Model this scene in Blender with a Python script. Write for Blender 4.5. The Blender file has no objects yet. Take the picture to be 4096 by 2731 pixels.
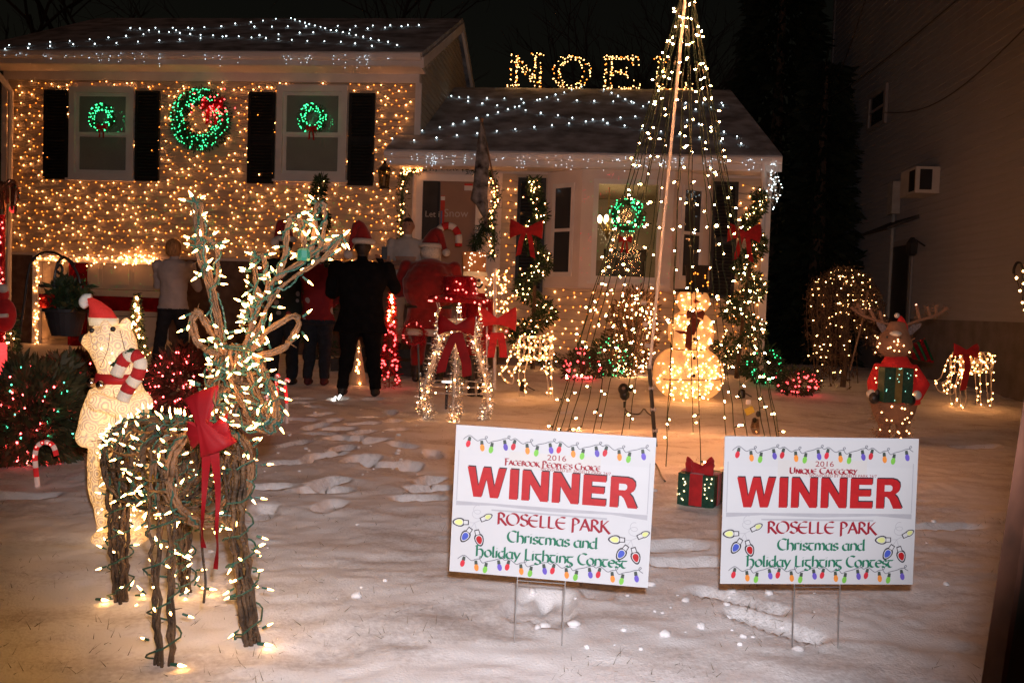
import bpy, bmesh, math, random
import numpy as np
from mathutils import Vector, Matrix, noise as mnoise

random.seed(11); rng = np.random.default_rng(11)
R = math.radians
scene = bpy.context.scene
COL = scene.collection

# ------------------------------------------------------------------ camera, sky, light, exposure
FPX, CX, CY = 3306.0, 2048.0, 1365.5          # focal length and centre of a 4096 x 2731 frame
CAM_H, PITCH, ROLL = 1.03, R(2.45), R(2.0)
CAMROT = Matrix.Rotation(math.pi / 2 - PITCH, 4, 'X') @ Matrix.Rotation(ROLL, 4, 'Z')
cd = bpy.data.cameras.new('camera'); cam = bpy.data.objects.new('camera', cd); COL.objects.link(cam)
cam.matrix_world = Matrix.Translation((0, 0, CAM_H)) @ CAMROT
cd.sensor_width = 22.3; cd.lens = FPX / 4096 * 22.3
cd.clip_start = 0.05; cd.clip_end = 400
cd.dof.use_dof = True; cd.dof.focus_distance = 4.2; cd.dof.aperture_fstop = 14.0
scene.camera = cam

world = bpy.data.worlds.new('World'); scene.world = world; world.use_nodes = True
wn = world.node_tree.nodes; wl = world.node_tree.links
bg = wn['Background']
sky = wn.new('ShaderNodeTexSky'); sky.sky_type = 'NISHITA'; sky.sun_disc = False
sky.sun_elevation = R(3); sky.sun_rotation = R(166)
tint = wn.new('ShaderNodeMix'); tint.data_type = 'RGBA'; tint.blend_type = 'MULTIPLY'
tint.inputs['Factor'].default_value = 1.0
tint.inputs['B'].default_value = (1.0, 0.72, 0.52, 1)
wl.new(sky.outputs['Color'], tint.inputs['A']); wl.new(tint.outputs['Result'], bg.inputs['Color'])
bg.inputs['Strength'].default_value = 0.0026   # night: the glow of a town under a low sky

# one flash, fired just above the lens
fl = bpy.data.lights.new('flash_lamp', 'SPOT'); flo = bpy.data.objects.new('flash_lamp', fl); COL.objects.link(flo)
flo.matrix_world = Matrix.Translation((0.03, 0.02, CAM_H + 0.11)) @ CAMROT
fl.energy = 325; fl.spot_size = R(74); fl.spot_blend = 0.55; fl.shadow_soft_size = 0.025; fl.color = (1.0, 0.94, 0.99)

# faint warm sun lamp, added behind the camera to warm the snow
sl = bpy.data.lights.new('warm_fill_sun', 'SUN'); slo = bpy.data.objects.new('warm_fill_sun', sl); COL.objects.link(slo)
slo.rotation_euler = (R(38), 0, R(-14)); sl.energy = 0.05; sl.angle = R(25); sl.color = (1.0, 0.43, 0.28)

vs = scene.view_settings; vs.view_transform = 'Standard'; vs.look = 'None'; vs.exposure = 0.08; vs.gamma = 1.0; vs.use_curve_mapping = False
cy = scene.cycles
cy.max_bounces = 5; cy.diffuse_bounces = 3; cy.glossy_bounces = 2; cy.transmission_bounces = 3; cy.transparent_max_bounces = 8
cy.sample_clamp_indirect = 2.0; cy.use_denoising = True
try:
    cy.denoiser = 'OPENIMAGEDENOISE'
except Exception:
    pass
cy.caustics_reflective = False; cy.caustics_refractive = False

# ------------------------------------------------------------------ geometry of the view: pixels of the photograph to points of the place
ROT3 = CAMROT.to_3x3(); CAMP = Vector((0, 0, CAM_H))
def ray(x, y): return ROT3 @ Vector(((x - CX) / FPX, -(y - CY) / FPX, -1.0))
def at(x, y, Y):
    d = ray(x, y); return CAMP + d * (Y / d.y)
def px(n, Y): return n * Y / FPX                   # n pixels at distance Y, in metres
HOUSE_YAW = R(5.5); HO = Vector((0, 12.7, 0))
HU = Vector((math.cos(HOUSE_YAW), -math.sin(HOUSE_YAW), 0)); HV = Vector((math.sin(HOUSE_YAW), math.cos(HOUSE_YAW), 0))
def hl(x, y, v):                                   # on the house's plane at depth v: local (u, v, z)
    d = ray(x, y); t = (v - (CAMP - HO).dot(HV)) / d.dot(HV); p = CAMP + d * t - HO
    return Vector((p.dot(HU), v, p.z))

# ------------------------------------------------------------------ materials
def nt(m):
    m.use_nodes = True
    return m.node_tree.nodes, m.node_tree.links, m.node_tree.nodes['Principled BSDF']
MATS = {}
def mat(name, col, rough=0.7, var=0.15, scale=8.0, col2=None, metal=0.0, bump=0.0, bscale=None, emit=None, es=0.0, spec=0.4, coat=0.0, stretch=None, trans=0.0, sheen=0.0):
    if name in MATS: return MATS[name]
    m = bpy.data.materials.new(name); N, L, b = nt(m)
    tc = N.new('ShaderNodeTexCoord'); mp = N.new('ShaderNodeMapping')
    if stretch: mp.inputs['Scale'].default_value = stretch
    L.new(tc.outputs['Object'], mp.inputs['Vector'])
    nz = N.new('ShaderNodeTexNoise'); nz.inputs['Scale'].default_value = scale; nz.inputs['Detail'].default_value = 5
    L.new(mp.outputs['Vector'], nz.inputs['Vector'])
    cr = N.new('ShaderNodeValToRGB')
    a = [max(0, c * (1 - var)) for c in col]; c2 = col2 or [min(1, c * (1 + var)) for c in col]
    cr.color_ramp.elements[0].position = 0.32; cr.color_ramp.elements[1].position = 0.68
    cr.color_ramp.elements[0].color = (*a, 1); cr.color_ramp.elements[1].color = (*c2, 1)
    L.new(nz.outputs['Fac'], cr.inputs['Fac']); L.new(cr.outputs['Color'], b.inputs['Base Color'])
    b.inputs['Roughness'].default_value = rough; b.inputs['Metallic'].default_value = metal
    b.inputs['Specular IOR Level'].default_value = spec; b.inputs['Coat Weight'].default_value = coat
    if trans: b.inputs['Transmission Weight'].default_value = trans
    if sheen: b.inputs['Sheen Weight'].default_value = sheen
    if bump:
        n2 = N.new('ShaderNodeTexNoise'); n2.inputs['Scale'].default_value = bscale or scale * 6; n2.inputs['Detail'].default_value = 4
        L.new(mp.outputs['Vector'], n2.inputs['Vector'])
        bp = N.new('ShaderNodeBump'); bp.inputs['Strength'].default_value = bump; bp.inputs['Distance'].default_value = 0.02
        L.new(n2.outputs['Fac'], bp.inputs['Height']); L.new(bp.outputs['Normal'], b.inputs['Normal'])
    if emit:
        b.inputs['Emission Color'].default_value = (*emit, 1); b.inputs['Emission Strength'].default_value = es
    MATS[name] = m; return m
def emis(name, col, s):
    if name in MATS: return MATS[name]
    m = bpy.data.materials.new(name); m.use_nodes = True; N = m.node_tree.nodes; L = m.node_tree.links
    N.remove(N['Principled BSDF']); e = N.new('ShaderNodeEmission')
    e.inputs['Color'].default_value = (*col, 1); e.inputs['Strength'].default_value = s
    L.new(e.outputs[0], N['Material Output'].inputs['Surface'])
    MATS[name] = m; return m
def lit_fabric(name, col, emit, es, scale=22.0, pattern=0.5):
    """thin cloth stretched over a wire frame with lamps inside: it glows through its woven swirls"""
    m = bpy.data.materials.new(name); N, L, b = nt(m)
    tc = N.new('ShaderNodeTexCoord')
    vo = N.new('ShaderNodeTexVoronoi'); vo.inputs['Scale'].default_value = scale
    ns = N.new('ShaderNodeTexNoise'); ns.inputs['Scale'].default_value = scale * 0.4
    L.new(tc.outputs['Object'], vo.inputs['Vector']); L.new(tc.outputs['Object'], ns.inputs['Vector'])
    mu = N.new('ShaderNodeMath'); mu.operation = 'MULTIPLY'; mu.inputs[1].default_value = 26.0
    L.new(vo.outputs['Distance'], mu.inputs[0])
    sn = N.new('ShaderNodeMath'); sn.operation = 'SINE'; L.new(mu.outputs[0], sn.inputs[0])
    mr = N.new('ShaderNodeMapRange'); mr.inputs['From Min'].default_value = -1; mr.inputs['From Max'].default_value = 1
    mr.inputs['To Min'].default_value = 1 - pattern; mr.inputs['To Max'].default_value = 1.0
    L.new(sn.outputs[0], mr.inputs['Value'])
    m2 = N.new('ShaderNodeMath'); m2.operation = 'MULTIPLY'; L.new(mr.outputs[0], m2.inputs[0])
    mr2 = N.new('ShaderNodeMapRange'); mr2.inputs['From Min'].default_value = 0.3; mr2.inputs['From Max'].default_value = 0.7
    mr2.inputs['To Min'].default_value = 0.62 * es; mr2.inputs['To Max'].default_value = 1.2 * es
    L.new(ns.outputs['Fac'], mr2.inputs['Value']); L.new(mr2.outputs[0], m2.inputs[1])
    b.inputs['Base Color'].default_value = (*col, 1); b.inputs['Roughness'].default_value = 0.75
    b.inputs['Emission Color'].default_value = (*emit, 1); L.new(m2.outputs[0], b.inputs['Emission Strength'])
    bp = N.new('ShaderNodeBump'); bp.inputs['Strength'].default_value = 0.4; bp.inputs['Distance'].default_value = 0.006
    L.new(sn.outputs[0], bp.inputs['Height']); L.new(bp.outputs['Normal'], b.inputs['Normal'])
    MATS[name] = m; return m
def glass(name, tintc=(0.6, 0.65, 0.7), refl=0.12):
    if name in MATS: return MATS[name]
    m = bpy.data.materials.new(name); m.use_nodes = True; N = m.node_tree.nodes; L = m.node_tree.links
    N.remove(N['Principled BSDF'])
    t = N.new('ShaderNodeBsdfTransparent'); t.inputs['Color'].default_value = (*tintc, 1)
    g = N.new('ShaderNodeBsdfGlossy'); g.inputs['Roughness'].default_value = 0.05; g.inputs['Color'].default_value = (0.9, 0.9, 0.9, 1)
    x = N.new('ShaderNodeMixShader'); x.inputs['Fac'].default_value = refl
    L.new(t.outputs[0], x.inputs[1]); L.new(g.outputs[0], x.inputs[2]); L.new(x.outputs[0], N['Material Output'].inputs['Surface'])
    MATS[name] = m; return m

# ------------------------------------------------------------------ mesh helpers
class MB:
    def __init__(s): s.v = []; s.f = []; s.m = []
    def add(s, vs_, fs, mi=0):
        o = len(s.v); s.v.extend([tuple(p) for p in vs_])
        s.f.extend([tuple(i + o for i in f) for f in fs]); s.m.extend([mi] * len(fs)); return s
    def box(s, c, d, rot=None, mi=0):
        x, y, z = d[0] / 2, d[1] / 2, d[2] / 2
        P = [Vector((a, b_, e)) for e in (-z, z) for b_ in (-y, y) for a in (-x, x)]
        if rot is not None: P = [rot @ p for p in P]
        c = Vector(c)
        return s.add([p + c for p in P], [(0, 2, 3, 1), (4, 5, 7, 6), (0, 1, 5, 4), (2, 6, 7, 3), (0, 4, 6, 2), (1, 3, 7, 5)], mi)
    def span(s, a, b_, mi=0):
        return s.box([(p + q) / 2 for p, q in zip(a, b_)], [abs(q - p) for p, q in zip(a, b_)], None, mi)
    def hexa(s, P, mi=0):
        return s.add(P, [(0, 3, 2, 1), (4, 5, 6, 7), (0, 1, 5, 4), (1, 2, 6, 5), (2, 3, 7, 6), (3, 0, 4, 7)], mi)
    def tube(s, pts, r, n=6, mi=0, closed=False, cap=True, flat=1.0):
        pts = [Vector(p) for p in pts]; k = len(pts)
        rr = r if isinstance(r, (list, tuple)) else [r] * k
        V = []; up = None
        for i in range(k):
            if closed: t = pts[(i + 1) % k] - pts[i - 1]
            else: t = pts[min(i + 1, k - 1)] - pts[max(i - 1, 0)]
            if t.length < 1e-9: t = Vector((0, 0, 1))
            t.normalize()
            if up is None:
                up = Vector((0, 0, 1)) if abs(t.z) < 0.9 else Vector((0, 1, 0))
            a = t.cross(up)
            if a.length < 1e-6: a = t.orthogonal()
            a.normalize(); b_ = a.cross(t).normalized(); up = b_
            for j in range(n):
                q = 2 * math.pi * j / n
                V.append(pts[i] + a * (math.cos(q) * rr[i]) + b_ * (math.sin(q) * rr[i] * flat))
        F = []
        for i in range(k if closed else k - 1):
            i2 = (i + 1) % k
            for j in range(n):
                j2 = (j + 1) % n; F.append((i * n + j, i * n + j2, i2 * n + j2, i2 * n + j))
        if cap and not closed: F += [tuple(range(n - 1, -1, -1)), tuple((k - 1) * n + j for j in range(n))]
        return s.add(V, F, mi)
    def loft(s, rings, n=16, mi=0):
        """rings: (centre, rx, ry) level ellipses"""
        V = []
        for c, rx, ry in rings:
            c = Vector(c)
            for j in range(n):
                q = 2 * math.pi * j / n; V.append(c + Vector((rx * math.cos(q), ry * math.sin(q), 0)))
        F = []; k = len(rings)
        for i in range(k - 1):
            for j in range(n):
                j2 = (j + 1) % n; F.append((i * n + j, i * n + j2, (i + 1) * n + j2, (i + 1) * n + j))
        F += [tuple(range(n - 1, -1, -1)), tuple((k - 1) * n + j for j in range(n))]
        return s.add(V, F, mi)
    def lathe(s, prof, c=(0, 0, 0), n=20, mi=0, rot=None):
        c = Vector(c); V = []
        for r, z in prof:
            for j in range(n):
                q = 2 * math.pi * j / n; p = Vector((r * math.cos(q), r * math.sin(q), z))
                V.append((rot @ p if rot is not None else p) + c)
        F = []; k = len(prof)
        for i in range(k - 1):
            for j in range(n):
                j2 = (j + 1) % n; F.append((i * n + j, i * n + j2, (i + 1) * n + j2, (i + 1) * n + j))
        F += [tuple(range(n - 1, -1, -1)), tuple((k - 1) * n + j for j in range(n))]
        return s.add(V, F, mi)
    def ball(s, c, r, n=12, m=8, mi=0, rot=None):
        r = r if isinstance(r, (list, tuple)) else (r, r, r); c = Vector(c)
        V = []
        for i in range(1, m):
            a = math.pi * i / m
            for j in range(n):
                q = 2 * math.pi * j / n
                p = Vector((r[0] * math.sin(a) * math.cos(q), r[1] * math.sin(a) * math.sin(q), r[2] * math.cos(a)))
                V.append((rot @ p if rot is not None else p) + c)
        t = Vector((0, 0, r[2])); V += [(rot @ t if rot is not None else t) + c, (rot @ -t if rot is not None else -t) + c]
        F = []
        for i in range(m - 2):
            for j in range(n):
                j2 = (j + 1) % n; F.append((i * n + j, (i + 1) * n + j, (i + 1) * n + j2, i * n + j2))
        a, b_ = len(V) - 2, len(V) - 1
        for j in range(n):
            j2 = (j + 1) % n; F.append((a, j, j2)); F.append((b_, (m - 2) * n + j2, (m - 2) * n + j))
        return s.add(V, F, mi)
    def octa(s, c, r, mi=0, h=None):
        h = h or r; x, y, z = c
        return s.add([(x + r, y, z), (x, y + r, z), (x - r, y, z), (x, y - r, z), (x, y, z + h), (x, y, z - h)],
                     [(0, 1, 4), (1, 2, 4), (2, 3, 4), (3, 0, 4), (1, 0, 5), (2, 1, 5), (3, 2, 5), (0, 3, 5)], mi)
    def prism(s, poly, fn, t, mi=0):
        """flat outline poly [(a,b)], fn(a,b,c) -> point; c runs 0..t"""
        n = len(poly)
        P = [fn(a, b_, 0) for a, b_ in poly] + [fn(a, b_, t) for a, b_ in poly]
        F = [tuple(range(n - 1, -1, -1)), tuple(range(n, 2 * n))] + [(i, (i + 1) % n, n + (i + 1) % n, n + i) for i in range(n)]
        return s.add(P, F, mi)
    def mesh(s, name, mats, smooth=False):
        me = bpy.data.meshes.new(name); me.from_pydata(s.v, [], s.f)
        for m in (mats if isinstance(mats, (list, tuple)) else [mats]): me.materials.append(m)
        if any(s.m): me.polygons.foreach_set('material_index', s.m)
        if smooth: me.polygons.foreach_set('use_smooth', [True] * len(me.polygons))
        me.update(); return me
    def build(s, name, mats, parent=None, smooth=False, loc=None, kind=None):
        o = bpy.data.objects.new(name, s.mesh(name, mats, smooth)); COL.objects.link(o)
        if parent is not None: o.parent = parent
        if loc is not None: o.location = loc
        if kind: o['kind'] = kind
        return o
def npmesh(name, V, F, mats, parent=None, kind=None, mi=None, smooth=False):
    """V (n,3), F (m,k) arrays"""
    me = bpy.data.meshes.new(name); V = np.asarray(V, np.float32); F = np.asarray(F, np.int32); k = F.shape[1]
    me.vertices.add(len(V)); me.vertices.foreach_set('co', V.ravel())
    me.loops.add(F.size); me.loops.foreach_set('vertex_index', F.ravel())
    me.polygons.add(len(F)); me.polygons.foreach_set('loop_start', np.arange(0, F.size, k, dtype=np.int32))
    try: me.polygons.foreach_set('loop_total', np.full(len(F), k, np.int32))
    except Exception: pass
    for m in (mats if isinstance(mats, (list, tuple)) else [mats]): me.materials.append(m)
    if mi is not None: me.polygons.foreach_set('material_index', np.asarray(mi, np.int32))
    if smooth: me.polygons.foreach_set('use_smooth', np.ones(len(F), bool))
    me.update(calc_edges=True); me.validate()
    o = bpy.data.objects.new(name, me); COL.objects.link(o)
    if parent is not None: o.parent = parent
    if kind: o['kind'] = kind
    return o
OCT_V = np.array([(1, 0, 0), (0, 1, 0), (-1, 0, 0), (0, -1, 0), (0, 0, 1), (0, 0, -1)], float)
OCT_F = np.array([(0, 1, 4), (1, 2, 4), (2, 3, 4), (3, 0, 4), (1, 0, 5), (2, 1, 5), (3, 2, 5), (0, 3, 5)])
def bulb_cloud(name, pts, r, mats, parent, mi=None, kind='stuff'):
    """hundreds of lamp bulbs or glowing beads too small to pick apart, one mesh"""
    P = np.array([tuple(p) for p in pts], float); n = len(P)
    s = r * rng.uniform(0.8, 1.15, (n, 1, 1))
    V = (P[:, None, :] + OCT_V[None] * s).reshape(-1, 3)
    F = (OCT_F[None] + (np.arange(n) * 6)[:, None, None]).reshape(-1, 3)
    m = None if mi is None else np.repeat(np.asarray(mi), 8)
    return npmesh(name, V, F, mats, parent, kind, m)
def leaf_cloud(name, P, size, mats, parent, aspect=0.35, up=0.0, mi=None, D=None, kind=None):
    """P (n,3) leaf positions: each a small two-triangle leaf, turned at random (or along D)"""
    P = np.asarray(P, float); n = len(P)
    d = rng.normal(size=(n, 3)) if D is None else np.asarray(D, float) + rng.normal(size=(n, 3)) * 0.35
    d[:, 2] += up; d /= np.linalg.norm(d, axis=1)[:, None] + 1e-9
    q = np.cross(d, rng.normal(size=(n, 3))); q /= np.linalg.norm(q, axis=1)[:, None] + 1e-9
    L = size * rng.uniform(0.6, 1.35, (n, 1)); w = L * aspect
    V = np.stack([P, P + d * L * .5 + q * w * .5, P + d * L, P + d * L * .5 - q * w * .5], 1).reshape(-1, 3)
    F = np.arange(n * 4).reshape(n, 4)
    return npmesh(name, V, F, mats, parent, kind, mi)
def thing(name, label, cat, group=None, loc=(0, 0, 0), rz=0.0):
    o = bpy.data.objects.new(name, None); COL.objects.link(o); o.empty_display_size = 0.1
    o.location = loc; o.rotation_euler = (0, 0, rz); o['label'] = label; o['category'] = cat
    if group: o['group'] = group
    return o
def on_house(name, label, cat, group=None): return thing(name, label, cat, group, HO, -HOUSE_YAW)
def inst(name, me, parent, loc=(0, 0, 0), rot=None, sc=None):
    o = bpy.data.objects.new(name, me); COL.objects.link(o); o.parent = parent
    M = Matrix.Translation(loc)
    if rot is not None: M = M @ rot.to_4x4()
    if sc: M = M @ Matrix.Diagonal((*sc, 1) if isinstance(sc, (tuple, list)) else (sc, sc, sc, 1))
    o.matrix_local = M; return o
def tag(o, label=None, cat=None, group=None, kind=None):
    for k, v in (('label', label), ('category', cat), ('group', group), ('kind', kind)):
        if v: o[k] = v
    return o
def copy_tree(o, loc, rz, label=None):
    c = o.copy(); COL.objects.link(c); c.location = loc; c.rotation_euler = (0, 0, rz)
    if label: c['label'] = label
    for ch in list(o.children):
        d = ch.copy(); COL.objects.link(d); d.parent = c
        for g in list(ch.children):
            e = g.copy(); COL.objects.link(e); e.parent = d
    return c
def toward(d):                                       # rotation that turns +Z to d
    return Vector((0, 0, 1)).rotation_difference(Vector(d).normalized()).to_matrix()
def curve(pts, n=8):
    """Catmull-Rom through pts"""
    P = [Vector(p) for p in pts]; P = [P[0] * 2 - P[1]] + P + [P[-1] * 2 - P[-2]]; out = []
    for i in range(1, len(P) - 2):
        a, b_, c, d = P[i - 1:i + 3]
        for k in range(n):
            t = k / n
            out.append(0.5 * (2 * b_ + (c - a) * t + (2 * a - 5 * b_ + 4 * c - d) * t * t + (3 * b_ - a - 3 * c + d) * t ** 3))
    out.append(P[-2].copy()); return out
def baked(mb, name, voxel, mats, parent, pick=None, smooth=6, wrinkle=None):
    """the shapes of mb fused into one continuous skin"""
    me = mb.mesh(name + '_src', mats); o = bpy.data.objects.new(name, me); COL.objects.link(o)
    rm = o.modifiers.new('fuse', 'REMESH'); rm.mode = 'VOXEL'; rm.voxel_size = voxel
    sm = o.modifiers.new('soften', 'SMOOTH'); sm.factor = 0.5; sm.iterations = smooth
    dg = bpy.context.evaluated_depsgraph_get(); me2 = bpy.data.meshes.new_from_object(o.evaluated_get(dg))
    bpy.data.objects.remove(o); bpy.data.meshes.remove(me)
    me2.name = name; me2.materials.clear()
    for m in mats: me2.materials.append(m)
    n = len(me2.polygons); me2.polygons.foreach_set('use_smooth', np.ones(n, bool))
    if wrinkle:                                      # cloth folds
        vs_ = me2.vertices; co = np.empty(len(vs_) * 3, np.float32); no = np.empty(len(vs_) * 3, np.float32); vs_.foreach_get('co', co); vs_.foreach_get('normal', no); co = co.reshape(-1, 3); no = no.reshape(-1, 3)
        co += no * wrinkle(co)[:, None]; vs_.foreach_set('co', co.ravel())
    if pick:
        c = np.empty(n * 3, np.float32); me2.polygons.foreach_get('center', c); c = c.reshape(-1, 3)
        me2.polygons.foreach_set('material_index', np.array([pick(*p) for p in c], np.int32))
    else: me2.polygons.foreach_set('material_index', np.zeros(n, np.int32))
    me2.update(); o = bpy.data.objects.new(name, me2); COL.objects.link(o); o.parent = parent
    return o
def text_mesh(body, size, fn, mb, mi=0, align='CENTER', bold=0.0, squash=1.0):
    """built-in lettering, flat; fn(a, b) -> point"""
    cu = bpy.data.curves.new('txt', 'FONT'); cu.body = body; cu.size = size; cu.align_x = align; cu.resolution_u = 3; cu.offset = bold
    o = bpy.data.objects.new('txt', cu); COL.objects.link(o)
    dg = bpy.context.evaluated_depsgraph_get(); me = bpy.data.meshes.new_from_object(o.evaluated_get(dg))
    V = [fn(v.co.x * squash, v.co.y) for v in me.vertices]; F = [tuple(p.vertices) for p in me.polygons]
    mb.add(V, F, mi); bpy.data.objects.remove(o); bpy.data.curves.remove(cu); bpy.data.meshes.remove(me)

# ------------------------------------------------------------------ the snow-covered lawn: one sheet out to the horizon
_T = np.random.default_rng(5).random((256, 256))
def vn(x, y):
    x = np.asarray(x, float); y = np.asarray(y, float)
    xi = np.floor(x).astype(int); yi = np.floor(y).astype(int); a = x - xi; b_ = y - yi
    a = a * a * (3 - 2 * a); b_ = b_ * b_ * (3 - 2 * b_)
    t = lambda i, j: _T[i & 255, j & 255]
    return (t(xi, yi) * (1 - a) + t(xi + 1, yi) * a) * (1 - b_) + (t(xi, yi + 1) * (1 - a) + t(xi + 1, yi + 1) * a) * b_
def sstep(a, b_, x):
    t = np.clip((np.asarray(x, float) - a) / (b_ - a), 0, 1); return t * t * (3 - 2 * t)
PRINTS = []
def base_h(x, y):
    h = 0.12 * sstep(8.2, 11.5, y)
    h = h + 0.05 * (vn(x * 0.9 + 7, y * 0.9) - 0.5) * sstep(3.0, 5.0, y) + 0.020 * (vn(x * 2.6, y * 3.0) - .5) + 0.011 * (vn(x * 6, y * 8) - .5) + 0.009 * (vn(x * 17, y * 21) - .5) + .004 * (vn(x * 37, y * 41) - .5)
    return h
def ground_px(x, y):                                 # the point of the lawn that a pixel shows
    d = ray(x, y); p = None; z = 0.0
    for _ in range(6):
        p = CAMP + d * ((z - CAM_H) / d.z); z = float(base_h(p.x, p.y))
    return p
_fp = [(480, 550), (640, 430), (700, 500), (640, 610), (790, 560), (1080, 590), (1180, 535), (850, 640), (680, 690), (840, 720), (970, 720), (1090, 680),
       (1120, 740), (1210, 760), (1480, 800), (640, 910), (770, 890), (900, 830), (390, 970), (1030, 940), (1150, 930), (1320, 985), (1560, 1010), (750, 1170),
       (730, 1240), (180, 1190), (1740, 1140), (1740, 1220), (1620, 1310)]
for k, (a, b_) in enumerate(_fp):
    p = ground_px(1000 + a / 2.4125, 1450 + b_ / 2.4125)
    PRINTS.append((p.x, p.y, random.choice((0.3, 0.9, 1.4, -0.5, 1.2)) + random.uniform(-.3, .3), 0.135, 0.062, 0.05))
for k in range(70):
    p = ground_px(random.uniform(1020, 1760), random.uniform(1590, 2060))
    if any(math.hypot(p.x - f_[0], p.y - f_[1]) < .30 for f_ in PRINTS): continue
    PRINTS.append((p.x, p.y, random.choice((1.2, 1.5, .9, 1.9)) + random.uniform(-.3, .3), .135, .058, random.uniform(.025, .05)))
for a, b_, an, l, w, dp in [(2215, 2440, 1.45, .16, .06, .025), (2420, 2350, 1.2, .14, .06, .02), (2960, 2400, -.7, .17, .05, .022), (3090, 2500, -.7, .17, .05, .022),
                            (2700, 2180, .3, .14, .07, .03), (2740, 2255, .2, .16, .06, .03), (3780, 2110, .2, .2, .05, .03), (60, 1985, .2, .2, .07, .04), (2110, 2420, 1.2, .13, .06, .02),
                            (2050, 1600, .4, .12, .06, .04), (2270, 1650, .5, .1, .06, .04), (3900, 1790, .1, .2, .06, .03)]:
    p = ground_px(a, b_); PRINTS.append((p.x, p.y, an, l, w, dp))
def ground_h(x, y):
    x = np.asarray(x, float); y = np.asarray(y, float); h = base_h(x, y)
    for (fx, fy, an, l, w, dp) in PRINTS:
        dx, dy = x - fx, y - fy; ca, sa = math.cos(an), math.sin(an)
        a = (dx * ca + dy * sa) / l; b_ = (-dx * sa + dy * ca) / w
        r = np.sqrt(a ** 4 + b_ ** 4) ** 0.5
        h = h - dp * 1.15 * (1 - sstep(0.80, 1.06, r + .28 * (vn(x * 18 + fx, y * 18) - .5))) + 0.005 * np.exp(-((r - 1.25) / 0.2) ** 2)
    return h
def gz(x, y): return float(ground_h(x, y))
xs = np.concatenate([-np.geomspace(150, 5.2, 26), np.arange(-5.0, 7.2, 0.024), np.geomspace(7.4, 150, 26)])
ys = np.concatenate([-np.geomspace(60, 0.5, 12), np.arange(0.6, 5.0, 0.020), np.arange(5.0, 12.6, 0.026), np.geomspace(12.7, 300, 26)])
GX, GY = np.meshgrid(xs, ys); GZ = ground_h(GX, GY)
V = np.stack([GX, GY, GZ], -1).reshape(-1, 3); nx, ny = len(xs), len(ys)
i0 = (np.arange(ny - 1)[:, None] * nx + np.arange(nx - 1)[None]).ravel()
m = bpy.data.materials.new('thin_snow'); N, L, b = nt(m)
tc = N.new('ShaderNodeTexCoord')
n1 = N.new('ShaderNodeTexNoise'); n1.inputs['Scale'].default_value = 2.0; n1.inputs['Detail'].default_value = 8; n1.inputs['Roughness'].default_value = .62
n2 = N.new('ShaderNodeTexNoise'); n2.inputs['Scale'].default_value = 55; n2.inputs['Detail'].default_value = 5
mpn = N.new('ShaderNodeMapping'); mpn.inputs['Scale'].default_value = (0.8, 1.6, 1)
L.new(tc.outputs['Object'], mpn.inputs['Vector']); L.new(mpn.outputs['Vector'], n1.inputs['Vector']); L.new(tc.outputs['Object'], n2.inputs['Vector'])
ad = N.new('ShaderNodeMath'); ad.operation = 'MULTIPLY_ADD'; ad.inputs[1].default_value = 0.35
L.new(n2.outputs['Fac'], ad.inputs[0]); L.new(n1.outputs['Fac'], ad.inputs[2])
cr = N.new('ShaderNodeValToRGB'); cr.color_ramp.elements[0].position = .46; cr.color_ramp.elements[1].position = .68
cr.color_ramp.elements[0].color = (.58, .54, .53, 1); cr.color_ramp.elements[1].color = (.92, .91, .92, 1)
L.new(ad.outputs[0], cr.inputs['Fac']); L.new(cr.outputs['Color'], b.inputs['Base Color'])
b.inputs['Roughness'].default_value = .65; b.inputs['Specular IOR Level'].default_value = .3
bp = N.new('ShaderNodeBump'); bp.inputs['Strength'].default_value = .45; bp.inputs['Distance'].default_value = .008
n3 = N.new('ShaderNodeTexNoise'); n3.inputs['Scale'].default_value = 120; n3.inputs['Detail'].default_value = 6
L.new(tc.outputs['Object'], n3.inputs['Vector']); L.new(n3.outputs['Fac'], bp.inputs['Height']); L.new(bp.outputs['Normal'], b.inputs['Normal'])
lawn = npmesh('snow_ground', V, np.stack([i0, i0 + 1, i0 + nx + 1, i0 + nx], 1), m, None, 'structure', smooth=True)
M_SNOW = m

# ------------------------------------------------------------------ materials of the house
M_SIDING = mat('cream_siding', (.52, .45, .35), .6, .06, 5, stretch=(.4, 1, 6), bump=.15, bscale=60)
M_TRIM = mat('white_trim', (.80, .76, .73), .5, .06, 4)
M_PANEL = mat('pale_panel', (.80, .70, .63), .6, .07, 3)
M_SHUT = mat('black_shutter', (.018, .019, .018), .45, .2, 6)
M_ROOF = mat('snowy_shingle', (.34, .36, .39), .9, .35, 3.0, (.64, .67, .72), bump=.5, bscale=40)
M_LOWER = mat('brown_brick', (.16, .10, .07), .8, .3, 9, bump=.3)
M_DARKGLASS = mat('window_glass', (.05, .055, .06), .06, .1, 2, spec=.6, coat=.5)
M_SHADE = mat('roller_shade', (.40, .40, .38), .8, .05, 3)
M_DOOR = mat('brown_door', (.34, .21, .14), .45, .08, 3)
M_GLASS = glass('clear_glass', (.82, .86, .86), .10)
M_BLACK = mat('black_metal', (.02, .02, .02), .4, .2, 10, spec=.5)
M_WHITEMETAL = mat('gutter_enamel', (.80, .76, .74), .35, .05, 3)
M_CONC = mat('foundation_concrete', (.20, .18, .17), .9, .2, 4, bump=.3)

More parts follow.
